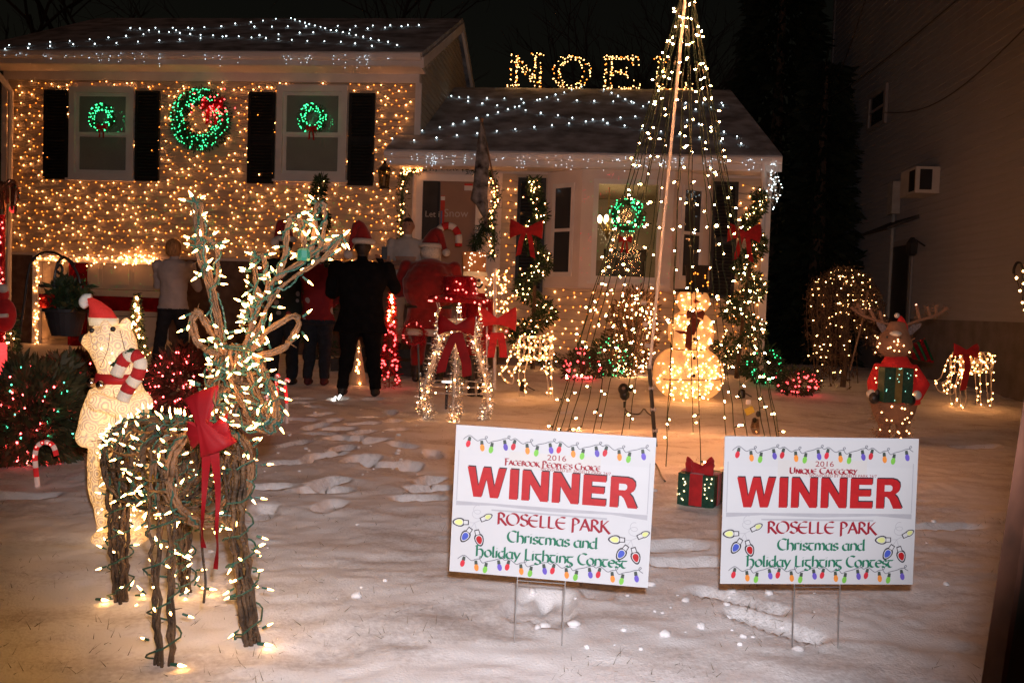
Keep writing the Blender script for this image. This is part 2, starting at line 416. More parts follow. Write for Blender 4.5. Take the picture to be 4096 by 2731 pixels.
# ------------------------------------------------------------------ the decorated house
house = on_house('house', 'cream clapboard split-level house with white trim, black shutters and snowy roofs', 'house')
VL = 0.30                                            # front wall of the taller wing; the lower wing's front is v = 0
UL0, UL1, UR0, UR1 = -8.60, -1.61, -1.60, 3.78
def board(u0, u1, z0, z1, v, parent=house, m=M_SIDING, name='siding_board'):
    b_ = MB(); b_.hexa([(u0, v - .024, z0), (u1, v - .024, z0), (u1, v + .02, z0), (u0, v + .02, z0), (u0, v - .004, z1 + .012), (u1, v - .004, z1 + .012), (u1, v + .02, z1 + .012), (u0, v + .02, z1 + .012)])
    return b_.build(name, m, parent)
def cut(u0, u1, z0, z1, holes):
    segs = [(u0, u1)]
    for a, c, d, e in holes:
        if z1 <= d + .01 or z0 >= e - .01: continue
        segs = [s for q in segs for s in ((q[0], min(q[1], a)), (max(q[0], c), q[1])) if s[1] - s[0] > .03]
    return segs
HOLES_L = [(-7.42, -6.32, 2.88, 4.36), (-3.91, -2.77, 2.92, 4.41)]
z = 1.64
while z < 4.46:
    z1 = min(z + .108, 4.47)
    for a, c in cut(UL0, UL1 - .07, z, z1, HOLES_L): board(a, c, z, z1, VL)
    z = z1
BAY0, BAY1 = hl(2185, 900, 0).x, hl(2838, 900, 0).x
HOLES_R = [(-3, -.24, -1, 4), (BAY0, BAY1, 1.36, 4)]
z = .24
while z < 3.02:
    z1 = min(z + .108, 3.03)
    for a, c in cut(UR0, UR1 - .1, z, z1, HOLES_R): board(a, c, z, z1, 0)
    z = z1
w = MB()
w.span((UL0, VL + .02, 1.60), (UL1 - .01, VL + .2, 4.62))
w.span((UR0, .02, 0), (BAY0 + .02, .18, 3.1)); w.span((BAY1 - .02, .02, 0), (UR1 - .02, .18, 3.1)); w.span((BAY0 + .02, .02, 0), (BAY1 - .02, .18, 1.36))
w.span((UR1 - .2, .2, 0), (UR1 - .02, 6.6, 3.1)); w.span((UL0, 6.5, 0), (UR1, 6.7, 3.1))
w.build('wall', M_PANEL, house)
w = MB(); w.span((-5.72, VL + .06, -.3), (UL1 - .02, VL + .22, 1.60)); w.span((UL0, VL + .06, -.3), (-8.06, VL + .22, 1.60)); w.span((UL0 + .02, VL + .24, -.3), (UL0 + .2, 6.5, 4.6)); w.build('lower_wall', M_LOWER, house)
w = MB(); w.span((UR0 + .1, -.02, -.3), (UR1 - .03, .019, .235)); w.build('foundation', M_CONC, house)
w = MB(); w.span((UR0, -.03, .0), (-.23, .018, 3.04)); w.build('entry_panel', M_PANEL, house)
w = MB(); w.span((UL0, VL - .03, 4.47), (UL1 - .02, VL + .015, 4.61)); w.build('frieze_board', M_TRIM, house)
for a in (UL0 - .02, UL1 - .075): MB().span((a, VL - .04, 1.62), (a + .095, VL + .018, 4.468)).build('corner_board', M_TRIM, house)
MB().span((UR1 - .105, -.04, .2), (UR1 - .0, .016, 3.03)).build('corner_board', M_TRIM, house)
# gable side of the taller wing
PK = (3.4, 6.54)                                     # ridge (v, z)
gz_ = 3.1; k = 0
gw = MB(); gw.add([(UL1 - .03, VL + .01, 2.6), (UL1 - .03, 6.5, 2.6), (UL1 - .03, 6.5, 4.7), (UL1 - .03, PK[0], PK[1] - .1), (UL1 - .03, VL + .01, 4.7)], [(0, 1, 2, 3, 4)]); gw.build('gable_wall', M_SIDING, house)
while gz_ < 6.4:
    z1 = gz_ + .108
    if z1 < 4.7: a, c = VL + .02, 6.48
    else:
        t = (z1 - 4.7) / (PK[1] - .1 - 4.7); a, c = VL + .05 + t * (PK[0] - VL), 6.5 - t * (6.5 - PK[0])
    if c - a > .1:
        b_ = MB(); b_.hexa([(UL1 + .012, a, gz_), (UL1 + .012, c, gz_), (UL1 - .028, c, gz_), (UL1 - .028, a, gz_), (UL1 - .012, a, z1 + .01), (UL1 - .012, c, z1 + .01), (UL1 - .028, c, z1 + .01), (UL1 - .028, a, z1 + .01)]); b_.build('siding_board', M_SIDING, house)
    gz_ = z1
# roofs
def slab(poly, t, name, m, parent=house):
    n = len(poly); nrm = (Vector(poly[1]) - Vector(poly[0])).cross(Vector(poly[2]) - Vector(poly[0])).normalized()
    if nrm.z < 0: nrm = -nrm
    P = [Vector(p) for p in poly] + [Vector(p) - nrm * t for p in poly]
    F = [tuple(range(n)), tuple(range(2 * n - 1, n - 1, -1))] + [(i, n + i, n + (i + 1) % n, (i + 1) % n) for i in range(n)]
    b_ = MB(); b_.add(P, F); return b_.build(name, m, parent)
RL = [(-8.95, -.16, 4.82), (-1.50, -.16, 4.82), (-1.50, PK[0], PK[1]), (-8.95, PK[0], PK[1])]
roof = slab(RL, .06, 'roof', M_ROOF)
slab([(-8.95, 6.96, 4.82), (-1.50, 6.96, 4.82), (-1.50, PK[0] + .004, PK[1]), (-8.95, PK[0] + .004, PK[1])], .06, 'roof', M_ROOF)
RR = [(-1.95, -.46, 3.30), (3.82, -.46, 3.30), (3.62, 3.3, 5.20), (-1.60, 3.3, 5.20), (-1.60, .25, 3.6588), (-1.95, .25, 3.6588)]
slab(RR, .05, 'roof', M_ROOF)
slab([(3.66, 7.0, 3.30), (3.62, 3.304, 5.20), (-1.60, 3.304, 5.20), (-1.60, 7.0, 3.30)], .05, 'roof', M_ROOF)
def roof_pt(x, y, poly, lift=.0):
    a, b2, c = [HO + HU * p[0] + HV * p[1] + Vector((0, 0, p[2])) for p in poly[:3]]
    n = (b2 - a).cross(c - a).normalized(); d = ray(x, y); t = (a - CAMP).dot(n) / d.dot(n); p = CAMP + d * t - HO
    if n.z < 0: n = -n
    return Vector((p.dot(HU), p.dot(HV), p.z)) + Vector((n.dot(HU), n.dot(HV), n.z)) * lift
for (ev, ez, a, c) in ((-.16, 4.80, -8.95, -1.51), (-.46, 3.28, -1.95, 3.80)):
    g = MB(); pr = [(0, 0), (-.02, -.005), (-.085, -.005), (-.10, -.03), (-.085, -.085), (-.06, -.115), (0, -.115)]
    n = len(pr); g.add([(a, ev + p, ez + q) for p, q in pr] + [(c, ev + p, ez + q) for p, q in pr], [tuple(range(n)), tuple(range(2 * n - 1, n - 1, -1))] + [(i, n + i, n + (i + 1) % n, (i + 1) % n) for i in range(n)])
    g.build('gutter', M_WHITEMETAL, house)
    MB().span((a + .02, ev + .002, ez - .19), (c - .02, ev + .03, ez - .01)).build('fascia_board', M_TRIM, house)
MB().span((-8.93, -.125, 4.605), (-1.53, VL - .032, 4.635)).build('soffit', M_TRIM, house)
MB().span((-1.90, -.425, 3.075), (3.76, -.034, 3.10)).build('soffit', M_TRIM, house)
MB().span((-1.90, -.03, 3.075), (UR0 - .02, .26, 3.10)).build('soffit', M_TRIM, house)
for s_ in (0, 1):
    a = Vector((-1.503, -.16, 4.74)); c = Vector((-1.503, PK[0], PK[1] - .08))
    if s_: a = Vector((-1.503, 6.96, 4.74))
    rk = MB(); rk.hexa([a + Vector((-.03, 0, -.16)), a + Vector((.03, 0, -.16)), c + Vector((.03, 0, -.16)), c + Vector((-.03, 0, -.16)), a + Vector((-.03, 0, 0)), a + Vector((.03, 0, 0)), c + Vector((.03, 0, 0)), c + Vector((-.03, 0, 0))]); rk.build('rake_board', M_TRIM, house)
rk = MB(); a, c = Vector((3.79, -.46, 3.22)), Vector((3.59, 3.3, 5.12)); o_ = Vector((.03, 0, 0)); d_ = Vector((0, 0, -.15))
rk.hexa([a - o_ + d_, a + o_ + d_, c + o_ + d_, c - o_ + d_, a - o_, a + o_, c + o_, c - o_]); rk.build('rake_board', M_TRIM, house)
dn = MB(); dn.tube([(-8.50, -.21, 4.68), (-8.50, -.20, 4.60), (-8.42, .10, 4.34), (-8.42, .21, 4.25), (-8.44, .215, .3)], .045, 8); dn.build('downspout', M_WHITEMETAL, house)
dn = MB(); dn.tube([(3.55, -.50, 3.19), (3.55, -.49, 3.12), (3.66, -.12, 2.92), (3.66, -.09, 2.8), (3.66, -.09, 1.9)], .04, 8); dn.build('downspout', M_WHITEMETAL, house)

def ring_frame(mb, u0, u1, z0, z1, v0, v1, t, mi=0):
    mb.span((u0, v0, z0), (u0 + t, v1, z1), mi); mb.span((u1 - t, v0, z0), (u1, v1, z1), mi)
    mb.span((u0 + t, v0, z1 - t), (u1 - t, v1, z1), mi); mb.span((u0 + t, v0, z0), (u1 - t, v1, z0 + t), mi)
def window(u0, u1, z0, z1):
    f = MB(); ring_frame(f, u0, u1, z0, z1, VL - .06, VL + .018, .095); wn_ = f.build('window', M_TRIM, house)
    MB().span((u0 - .04, VL - .085, z0 - .03), (u1 + .04, VL - .0, z0 + .004)).build('sill', M_TRIM, wn_)
    zm = (z0 + z1) / 2 - .02; a, c = u0 + .097, u1 - .097
    for (q, r_, dv) in ((zm - .02, z1 - .097, 0), (z0 + .097, zm + .018, .022)):
        s_ = MB(); ring_frame(s_, a, c, q, r_, VL - .03 + dv, VL - .012 + dv, .055); s_.build('sash', M_TRIM, wn_)
        MB().span((a + .05, VL - .018 + dv, q + .05), (c - .05, VL - .015 + dv, r_ - .05)).build('pane', M_GLASS, wn_)
    MB().span((a, VL + .03, z0 + .1), (c, VL + .032, z1 - .1)).build('shade', M_SHADE, wn_)
    return wn_
window(-7.43, -6.32, 2.87, 4.36); window(-3.92, -2.77, 2.92, 4.41)
def shutter(u0, u1, z0, z1, v):
    s_ = MB(); ring_frame(s_, u0, u1, z0, z1, v - .062, v - .026, .045); zm = (z0 + z1) / 2; s_.span((u0 + .045, v - .06, zm - .03), (u1 - .045, v - .028, zm + .03))
    s_.span((u0 + .04, v - .034, z0 + .04), (u1 - .04, v - .028, z1 - .04)); sh = s_.build('shutter', M_SHUT, house)
    lv = MB(); lv.box((0, 0, 0), (u1 - u0 - .092, .008, .048), Matrix.Rotation(R(-38), 3, 'X')); me = lv.mesh('slat', M_SHUT)
    zz = z0 + .08
    while zz < z1 - .07:
        if abs(zz - zm) > .05: inst('slat', me, sh, ((u0 + u1) / 2, v - .046, zz))
        zz += .05
for a, c in ((-7.87, -7.46), (-6.29, -5.88), (-4.39, -3.95), (-2.74, -2.32)): shutter(a, c, 2.85, 4.30, VL)
for a, c in ((2068, 2180), (2845, 2945)): shutter(hl(a, 900, 0).x, hl(c, 900, 0).x, 1.25, 2.98, 0)

# bay window
uc0, uc1, VB = hl(2322, 900, -.40).x, hl(2690, 900, -.40).x, -.40
wl_, wr_ = hl(2378, 900, VB).x, hl(2640, 900, VB).x; zt, zb = 2.90, 1.47
bay = MB()
bay.span((uc0, VB, 1.345), (wl_, VB + .06, 3.07)); bay.span((wr_, VB, 1.345), (uc1, VB + .06, 3.07))
bay.span((wl_, VB, zt), (wr_, VB + .06, 3.07)); bay.span((wl_, VB, 1.345), (wr_, VB + .06, zb))
for (a, c) in (((BAY0, -.002), (uc0, VB)), ((uc1, VB), (BAY1, -.002))):
    bay.hexa([(a[0], a[1], 1.345), (c[0], c[1], 1.345), (c[0], c[1] + .07, 1.345), (a[0], a[1] + .07, 1.345), (a[0], a[1], 3.07), (c[0], c[1], 3.07), (c[0], c[1] + .07, 3.07), (a[0], a[1] + .07, 3.07)])
bay.add([(BAY0, .05, 1.352), (BAY1, .05, 1.352), (uc1, VB + .02, 1.352), (uc0, VB + .02, 1.352)], [(0, 1, 2, 3)])
bayo = bay.build('bay_window', M_PANEL, house)
f = MB(); ring_frame(f, wl_ - .03, wr_ + .03, zb - .03, zt + .03, VB - .03, VB - .003, .075); f.build('window_frame', M_TRIM, bayo)
MB().span((wl_ - .08, VB - .09, zb - .07), (wr_ + .08, VB - .004, zb - .034)).build('sill', M_TRIM, bayo)
MB().span((wl_ + .03, VB + .02, zb + .03), (wr_ - .03, VB + .024, zt - .03)).build('pane', M_GLASS, bayo)
for (A, B) in ((Vector((BAY0, 0, 0)), Vector((uc0, VB, 0))), (Vector((uc1, VB, 0)), Vector((BAY1, 0, 0)))):
    d = (B - A); Ln = d.length; d.normalize(); nn = Vector((d.y, -d.x, 0))
    rot = Matrix((d, -nn, Vector((0, 0, 1)))).transposed(); c0 = A + d * (Ln / 2)
    def rb(mb, a0, a1, z0, z1, o0, o1): mb.box(c0 + d * ((a0 + a1) / 2) + nn * ((o0 + o1) / 2) + Vector((0, 0, (z0 + z1) / 2)), (a1 - a0, abs(o1 - o0), z1 - z0), rot)
    hw_ = .205; f = MB()
    for a0, a1, z0, z1 in ((-hw_, -hw_ + .05, 1.50, 2.88), (hw_ - .05, hw_, 1.50, 2.88), (-hw_ + .05, hw_ - .05, 2.82, 2.88), (-hw_ + .05, hw_ - .05, 1.50, 1.56), (-hw_ + .05, hw_ - .05, 2.17, 2.21)): rb(f, a0, a1, z0, z1, .003, .03)
    f.build('window_frame', M_TRIM, bayo)
    for z0, z1 in ((1.565, 2.165), (2.215, 2.815)):
        p_ = MB(); rb(p_, -hw_ + .052, hw_ - .052, z0, z1, .004, .014); p_.build('pane', M_DARKGLASS, bayo)
rm = MB(); M_ROOM = mat('cream_room', (.62, .52, .40), .9, .05, 2)
rm.span((-.1, 2.4, .6), (3.3, 2.5, 3.05)); rm.span((-.1, .2, .55), (3.3, 2.5, .6)); rm.span((-.1, .2, 3.0), (3.3, 2.5, 3.05)); rm.span((-.2, .2, .6), (-.1, 2.5, 3.0)); rm.span((3.3, .2, .6), (3.4, 2.5, 3.0))
rm.build('room_interior', M_ROOM, bayo)
MB().span((.4, 2.30, .62), (1.9, 2.39, 1.9)).build('sideboard', M_DOOR, bayo)
# front door
d0, d1 = hl(1668, 800, 0).x, hl(1932, 800, 0).x; dz0, dz1 = .42, 3.0
f = MB(); f.span((d0, -.075, dz0), (d0 + .1, -.032, dz1)); f.span((d1 - .1, -.075, dz0), (d1, -.032, dz1)); f.span((d0 + .1, -.075, dz1 - .1), (d1 - .1, -.032, dz1))
door = f.build('door', M_TRIM, house)
M_DARKWOOD = mat('dark_door', (.05, .045, .04), .35, .2, 4)
MB().span((d0 + .1, -.046, dz0), (d0 + .36, -.034, dz1 - .1)).build('side_light', M_DARKWOOD, door)
MB().span((d0 + .36, -.05, dz0), (d1 - .1, -.034, dz1 - .1)).build('door_leaf', M_DOOR, door)
MB().span((d0 + .33, -.062, dz0), (d0 + .37, -.051, dz1 - .12)).build('storm_door_stile', M_BLACK, door)
MB().tube([(d0 + .42, -.052, 1.45), (d0 + .42, -.10, 1.45), (d0 + .42, -.10, 1.60), (d0 + .42, -.052, 1.60)], .012, 6).build('handle', mat('brass', (.6, .45, .2), .3, .1, 10, metal=1), door)
lt = MB(); t0 = hl(1735, 868, -.06); t1_ = hl(1824, 868, -.06); text_mesh('Let it', .13, lambda a, b_: (t0.x + a, -.0645, t0.z + b_), lt); text_mesh('Snow', .17, lambda a, b_: (t1_.x + a, -.0645, t1_.z + b_), lt); lt.build('lettering', mat('frost_print', (.55, .50, .46), .8, .05, 10), door)
st = MB(); s0 = hl(1858, 735, -.06); s1 = hl(1890, 763, -.06); st.span((s0.x, -.0665, s1.z), (s1.x, -.066, s0.z), 0); st.span((s0.x, -.0675, s0.z - .03), (s1.x, -.067, s0.z), 1)
st.build('notice_sticker', [mat('paper', (.75, .72, .68), .8, .03, 8), mat('red_print', (.6, .05, .04), .7, .05, 8)], door)
fb = MB(); a = hl(1764, 778, -.1); 
fb.span((a.x, -.105, a.z - .5), (a.x + .065, -.10, a.z - .02), 0); fb.span((a.x, -.107, a.z - .09), (a.x + .065, -.106, a.z - .03), 1); fb.span((a.x + .005, -.107, a.z - .45), (a.x + .03, -.106, a.z - .25), 2)
fb.build('door_banner', [mat('banner_red', (.55, .06, .04), .7, .1, 8), mat('banner_white', (.75, .75, .75), .7, .05, 8), mat('banner_blue', (.12, .2, .4), .7, .1, 8)], door)
# front steps
for k, (a, z1) in enumerate(((-2.35, .28), (-1.75, .40))):
    MB().span((-2.1, a, -.2), (-.2, -.035 if k else -1.752, z1)).build('porch_step', mat('dark_step', (.05, .045, .04), .85, .3, 6, bump=.3), house)
# garage door
g0, g1, gt, gb = -8.05, -5.72, 1.59, -.22
f = MB(); f.span((g0, VL - .04, gb), (g0 + .1, VL + .055, gt)); f.span((g1 - .1, VL - .04, gb), (g1, VL + .055, gt)); f.span((g0 + .1, VL - .04, gt - .09), (g1 - .1, VL + .055, gt)); 
gar = f.build('garage_door', M_TRIM, house)
M_GAR = mat('garage_enamel', (.62, .55, .46), .5, .05, 3)
rows = 4; rh = (gt - .09 - gb) / rows; cw = (g1 - g0 - .2) / 4
for r_ in range(rows):
    z0 = gb + r_ * rh
    for c_ in range(4):
        a = g0 + .1 + c_ * cw; p_ = MB(); p_.span((a + .002, VL + .06, z0 + .004), (a + cw - .002, VL + .10, z0 + rh - .004)); p_.span((a + .07, VL + .045, z0 + .08), (a + cw - .07, VL + .061, z0 + rh - .08)); p_.build('panel', M_GAR, gar)
M_FOIL = mat('red_foil', (.42, .012, .02), .22, .35, 6, metal=.6, bump=.8, bscale=14)
rb_ = on_house('garage_ribbon', 'wide red foil ribbon crossed over the garage door', 'ribbon')
a = hl(160, 1175, VL - .06); c = hl(650, 1250, VL - .06)
def strip(u0, u1, z0, z1, v, nx_, nz_, vert):
    P = []; F = []
    for i in range(nx_ + 1):
        for j in range(nz_ + 1):
            u, z_ = u0 + (u1 - u0) * i / nx_, z0 + (z1 - z0) * j / nz_; P.append((u, v - .03 * float(vn(u * 7 + 3, z_ * 9)), z_))
    for i in range(nx_):
        for j in range(nz_): k = i * (nz_ + 1) + j; F.append((k, k + nz_ + 1, k + nz_ + 2, k + 1))
    b_ = MB(); b_.add(P, F); return b_
strip(g0 + .1, g1 - .08, c.z, a.z, VL + .0, 40, 6, 0).build('band', M_FOIL, rb_)
a = hl(262, 1100, VL - .06); c = hl(338, 1100, VL - .06)
strip(a.x, c.x, gb + .05, gt - .1, VL + .04, 6, 30, 1).build('upright_band', M_FOIL, rb_)

# ------------------------------------------------------------------ lamps and shared decoration materials
B_WARM = emis('warm_bulb', (1.0, .34, .09), 27.0)
B_AMBER = emis('amber_bulb', (1.0, .24, .025), 6.0)
B_ICE = emis('ice_white_bulb', (.72, .88, 1.0), 3.2)
B_ROOF = emis('cool_white_bulb', (.78, .96, 1.0), 8.0)
B_GREEN = emis('green_bulb', (.05, 1.0, .30), 4.0)
B_RED = emis('red_bulb', (1.0, .05, .05), 9.0)
B_TREE = emis('clear_bulb', (1.0, .36, .12), 220.0)
B_DEER = emis('mini_bulb', (1.0, .47, .13), 32.0)
M_WIRE = mat('green_wire', (.012, .03, .018), .5, .2, 10)
M_WHITEWIRE = mat('white_wire', (.62, .56, .48), .5, .1, 10)
M_NEEDLE = mat('pine_needle', (.018, .05, .018), .6, .5, 14)
M_LEAF = mat('dark_leaf', (.03, .055, .02), .6, .5, 10)
M_RED = mat('red_velvet', (.50, .012, .015), .75, .2, 20, sheen=.3)
M_TWIG = mat('bark_twig', (.10, .06, .035), .8, .4, 20)
def wire_mesh(name, lines, r, m, parent, n=4):
    b_ = MB()
    for l in lines: b_.tube(l, r, n, cap=False)
    return b_.build(name, m, parent)
def bow(parent, c, s, m=M_RED, ax=(1, 0, 0), up=(0, 0, 1), out=(0, -1, 0), tails=1.0, lobes=1.0, name='bow'):
    c, ax, up, out = Vector(c), Vector(ax), Vector(up), Vector(out); P = lambda a, b_, d: c + ax * a * s + up * b_ * s + out * d * s
    b_ = MB(); n = 12
    for sg in (-1, 1):
        V = []; nA, nW = 14, 7
        for i in range(nA + 1):
            t = i / nA; w = .07 + .25 * math.sin(math.pi * t) ** .8; a = .56 * math.sin(math.pi * t) ** .75; dd = .12 * math.cos(math.pi * t) + .10
            for j in range(nW + 1):
                s_ = j / nW - .5; V.append(P(sg * lobes * (a - .05 * abs(s_) * math.sin(math.pi * t)), s_ * 2 * w + .16 * a + .02 * math.sin(9 * t + j), dd + .035 * math.sin(j * 2.4 + sg) * math.sin(math.pi * t) - .10 * s_ * s_ * 4 * math.sin(math.pi * t)))
        b_.add(V, [(i * (nW + 1) + j, i * (nW + 1) + j + 1, (i + 1) * (nW + 1) + j + 1, (i + 1) * (nW + 1) + j) for i in range(nA) for j in range(nW)])
        if tails:
            w = .16; L_ = []
            for i in range(9):
                t = i / 8; a = sg * (.04 + .24 * t + .03 * math.sin(5 * t)); z_ = -t * 1.05 * tails; d = .08 + .05 * math.sin(7 * t + sg)
                L_ += [P(a - w / 2, z_, d), P(a + w / 2, z_ - (.06 if i == 8 else 0) * sg, d)]
            b_.add(L_ + [p + out * .01 * s for p in L_], [(2 * i, 2 * i + 1, 2 * i + 3, 2 * i + 2) for i in range(8)] + [(18 + 2 * i, 18 + 2 * i + 2, 18 + 2 * i + 3, 18 + 2 * i + 1) for i in range(8)])
    b_.ball(P(0, 0, .1), (.09 * s, .09 * s, .1 * s), 8, 6)
    return b_.build(name, m, parent, smooth=True)

# ------------------------------------------------------------------ nets and strings of lamps on the house
WREATH = hl(808, 482, VL)
def free_left(u, z_):
    for a, c, d, e in ((-7.44, -6.30, 2.83, 4.38), (-3.94, -2.75, 2.88, 4.43)):
        if a < u < c and d < z_ < e: return False
    for a, c in ((-7.88, -7.45), (-6.30, -5.87), (-4.40, -3.94), (-2.75, -2.31)):
        if a + .03 < u < c - .03 and 2.84 < z_ < 4.31: return random.random() < .06
    if .28 < math.hypot(u - WREATH.x, z_ - WREATH.z) < .53: return False
    if u > -1.95 and z_ < 3.72: return z_ < 3.05 and u < -1.9
    return True
net = on_house('light_net', 'net of warm white mini lights covering the clapboard of the taller wing', 'string lights', 'light nets stretched over the house walls')
P = []; W = []; z = 1.70; k = 0
while z < 4.43:
    u = -8.5 + (.065 if k % 2 else 0); row = []
    while u < -1.74:
        uu, zz = u + random.uniform(-.03, .03), z + random.uniform(-.052, .052)
        dens = .95 if z < 2.85 else .90
        if random.random() < dens and free_left(uu, zz): P.append((uu, VL - .045 - random.uniform(0, .012), zz)); row.append(P[-1])
        else:
            if len(row) > 1: W.append([Vector(p) + Vector((0, .012, .02)) for p in row])
            row = []
        u += .117
    if len(row) > 1: W.append([Vector(p) + Vector((0, .012, .02)) for p in row])
    z += .108; k += 1
bulb_cloud('bulb_net', P, .0103, [B_WARM, B_AMBER], net, (rng.random(len(P)) < .5).astype(int))
wire_mesh('wire_net', W, .0022, M_WIRE, net, 3)
net = on_house('light_net', 'net of warm white mini lights on the clapboard below and beside the bay window', 'string lights', 'light nets stretched over the house walls')
P = []; W = []; z = .42; k = 0
while z < 2.98:
    u = -.15 + (.07 if k % 2 else 0); row = []
    while u < 3.72:
        uu, zz = u + random.uniform(-.035, .035), z + random.uniform(-.03, .03)
        ok = (z < 1.30 and BAY0 - .1 < u) or u < .12 or u > hl(2945, 900, 0).x or (z < 1.22)
        if ok: P.append((uu, -.047, zz)); row.append(Vector(P[-1]) + Vector((0, .01, .02)))
        else:
            if len(row) > 1: W.append(row)
            row = []
        u += .15
    if len(row) > 1: W.append(row)
    z += .108; k += 1
bulb_cloud('bulb_net', P, .0103, [B_WARM, B_AMBER], net, (rng.random(len(P)) < .5).astype(int))
wire_mesh('wire_net', W, .0022, M_WIRE, net, 3)
for (a, c, zz, v, n, lab) in ((-8.85, -1.6, 4.70, -.275, 105, 'icicle string of tiny cool white lights along the upper gutter'), (-1.9, 3.74, 3.18, -.575, 175, 'icicle string of tiny cool white lights along the lower gutter')):
    t = on_house('icicle_light', lab, 'string lights', 'icicle lights hung from the gutters'); P = []; W = []
    W.append([(a + (c - a) * i / 60, v, zz + .05 + .012 * math.sin(i * 2.1)) for i in range(61)])
    while len(P) < n:
        u = random.uniform(a, c); ln = random.choice((1, 1, 2, 3)); drop = [(u + random.uniform(-.02, .02), v - .002, zz + .04 - (.055 * j if ln > 1 else 0) - random.uniform(0, .09)) for j in range(ln)]
        P += drop; W.append([(u, v, zz + .05)] + drop)
    bulb_cloud('bulb_string', P, .0058, B_ICE, t); wire_mesh('wire', W, .0022, M_WHITEWIRE, t, 3)
# a tangled knot of the same cool string at the corner of the lower gutter
t = on_house('tangled_light_string', 'tangle of cool white lights hanging from the corner of the lower gutter', 'string lights')
c0 = hl(3100, 730, -.5); P = [c0 + Vector((random.gauss(0, .06), random.gauss(0, .05), random.gauss(-.05, .16))) for _ in range(34)]
bulb_cloud('bulb_string', P, .009, B_ROOF, t); wire_mesh('wire', [[hl(3118, 635, -.46)] + P], .003, M_WHITEWIRE, t)
# lamps under the snow of the roofs
RP_L = [(35, 320), (60, 298), (180, 315), (188, 290), (318, 277), (317, 302), (440, 270), (462, 292), (565, 260), (597, 289), (683, 248), (733, 283), (793, 238), (820, 188), (868, 275), (880, 192), (902, 228), (936, 203), (977, 187), (1000, 212), (1002, 267), (1062, 214), (1086, 187), (1107, 203), (1130, 219), (1130, 262), (1183, 186), (1195, 226), (1208, 192), (1260, 232), (1260, 253), (1284, 183), (1338, 235), (1390, 177), (1398, 243)]
RP_L2 = [(320, 130), (240, 142), (163, 150), (66, 160), (415, 125), (440, 135), (470, 146), (503, 155), (530, 163), (565, 173), (600, 181), (630, 190), (665, 202), (700, 205), (740, 215), (780, 224), (822, 234), (868, 244), (915, 256), (965, 267), (1024, 276), (1080, 297), (817, 287), (922, 302), (708, 175), (820, 175), (928, 173), (1038, 171), (1108, 178), (1148, 169), (1216, 170), (1005, 186), (895, 192), (785, 200), (555, 216), (470, 218), (510, 178), (395, 178), (296, 180), (186, 180), (218, 234), (337, 228), (258, 253), (168, 249), (88, 241), (337, 259), (420, 264), (518, 270), (625, 273), (728, 276), (10, 240)]
RP_R = [(75, 627), (185, 629), (290, 632), (47, 660), (140, 673), (305, 656), (390, 638), (408, 635), (450, 622), (505, 605), (560, 591), (605, 573), (668, 555), (807, 573), (856, 594), (897, 613), (942, 634), (980, 650), (995, 656), (520, 637), (638, 641), (748, 645), (867, 648), (1090, 652), (1054, 678), (317, 703), (278, 678), (250, 682), (207, 697), (145, 716), (80, 734), (10, 752), (413, 720), (520, 735), (610, 751), (695, 775), (738, 763), (803, 763), (830, 785), (912, 750), (1005, 742), (590, 786), (483, 797), (372, 809), (253, 822), (137, 834), (15, 849), (938, 801), (1045, 819), (1165, 838), (1282, 855), (1408, 875), (1540, 898), (1668, 914), (1245, 742), (1330, 765), (1403, 790), (1485, 811), (1560, 840), (1643, 868), (1383, 698), (1480, 685), (1545, 657), (1555, 674), (1320, 657), (1430, 655)]
RP_R2 = [(1420, 613), (1470, 621), (1527, 622), (1525, 645), (1613, 660), (1645, 626), (1577, 753), (1500, 775), (1432, 790), (1347, 811), (1238, 832), (1455, 860), (1327, 877), (1187, 893), (1050, 882), (1583, 850), (1647, 734)]
S_ = 1.568
for poly, pts, lab in ((RL, [(a / S_, b_ / S_) for a, b_ in RP_L] + [(900 + a / S_, b_ / S_) for a, b_ in RP_L2], 'cool white net lights laid over the snow of the upper roof'),
                       (RR, [(1900 + a / S_, b_ / S_) for a, b_ in RP_R] + [(900 + a / S_, b_ / S_) for a, b_ in RP_R2], 'cool white net lights laid over the snow of the lower roof')):
    t = on_house('roof_light_net', lab, 'string lights', 'light nets lying on the roofs')
    P = [roof_pt(a, b_, poly, .030) for a, b_ in pts]; bulb_cloud('bulb_net', P, .0115, B_ROOF, t)
    W = [[p + Vector((0, 0, -.012)), q + Vector((0, 0, -.012))] for p in P for q in P if 0 < (p - q).length < .30 and p.x < q.x]
    wire_mesh('wire_net', W, .0016, M_WIRE, t, 3)['kind'] = 'stuff'
# string round the garage door
t = on_house('garage_light_string', 'bright warm string lights bunched along the top and side of the garage door', 'string lights')
P = [hl(random.uniform(150, 640), 1020 + abs(random.gauss(0, 16)) + (10 if random.random() < .4 else 0), VL - .06) for _ in range(75)] + [hl(random.uniform(480, 630), random.uniform(1018, 1060), VL - .07) for _ in range(35)]
P += [hl(random.gauss(145, 7), random.uniform(1030, 1445), VL - .06) for _ in range(55)]
bulb_cloud('bulb_string', P, .012, [B_WARM], t); wire_mesh('wire', [[hl(145, 1445, VL - .05), hl(145, 1030, VL - .05), hl(640, 1030, VL - .05)]], .004, M_WIRE, t)
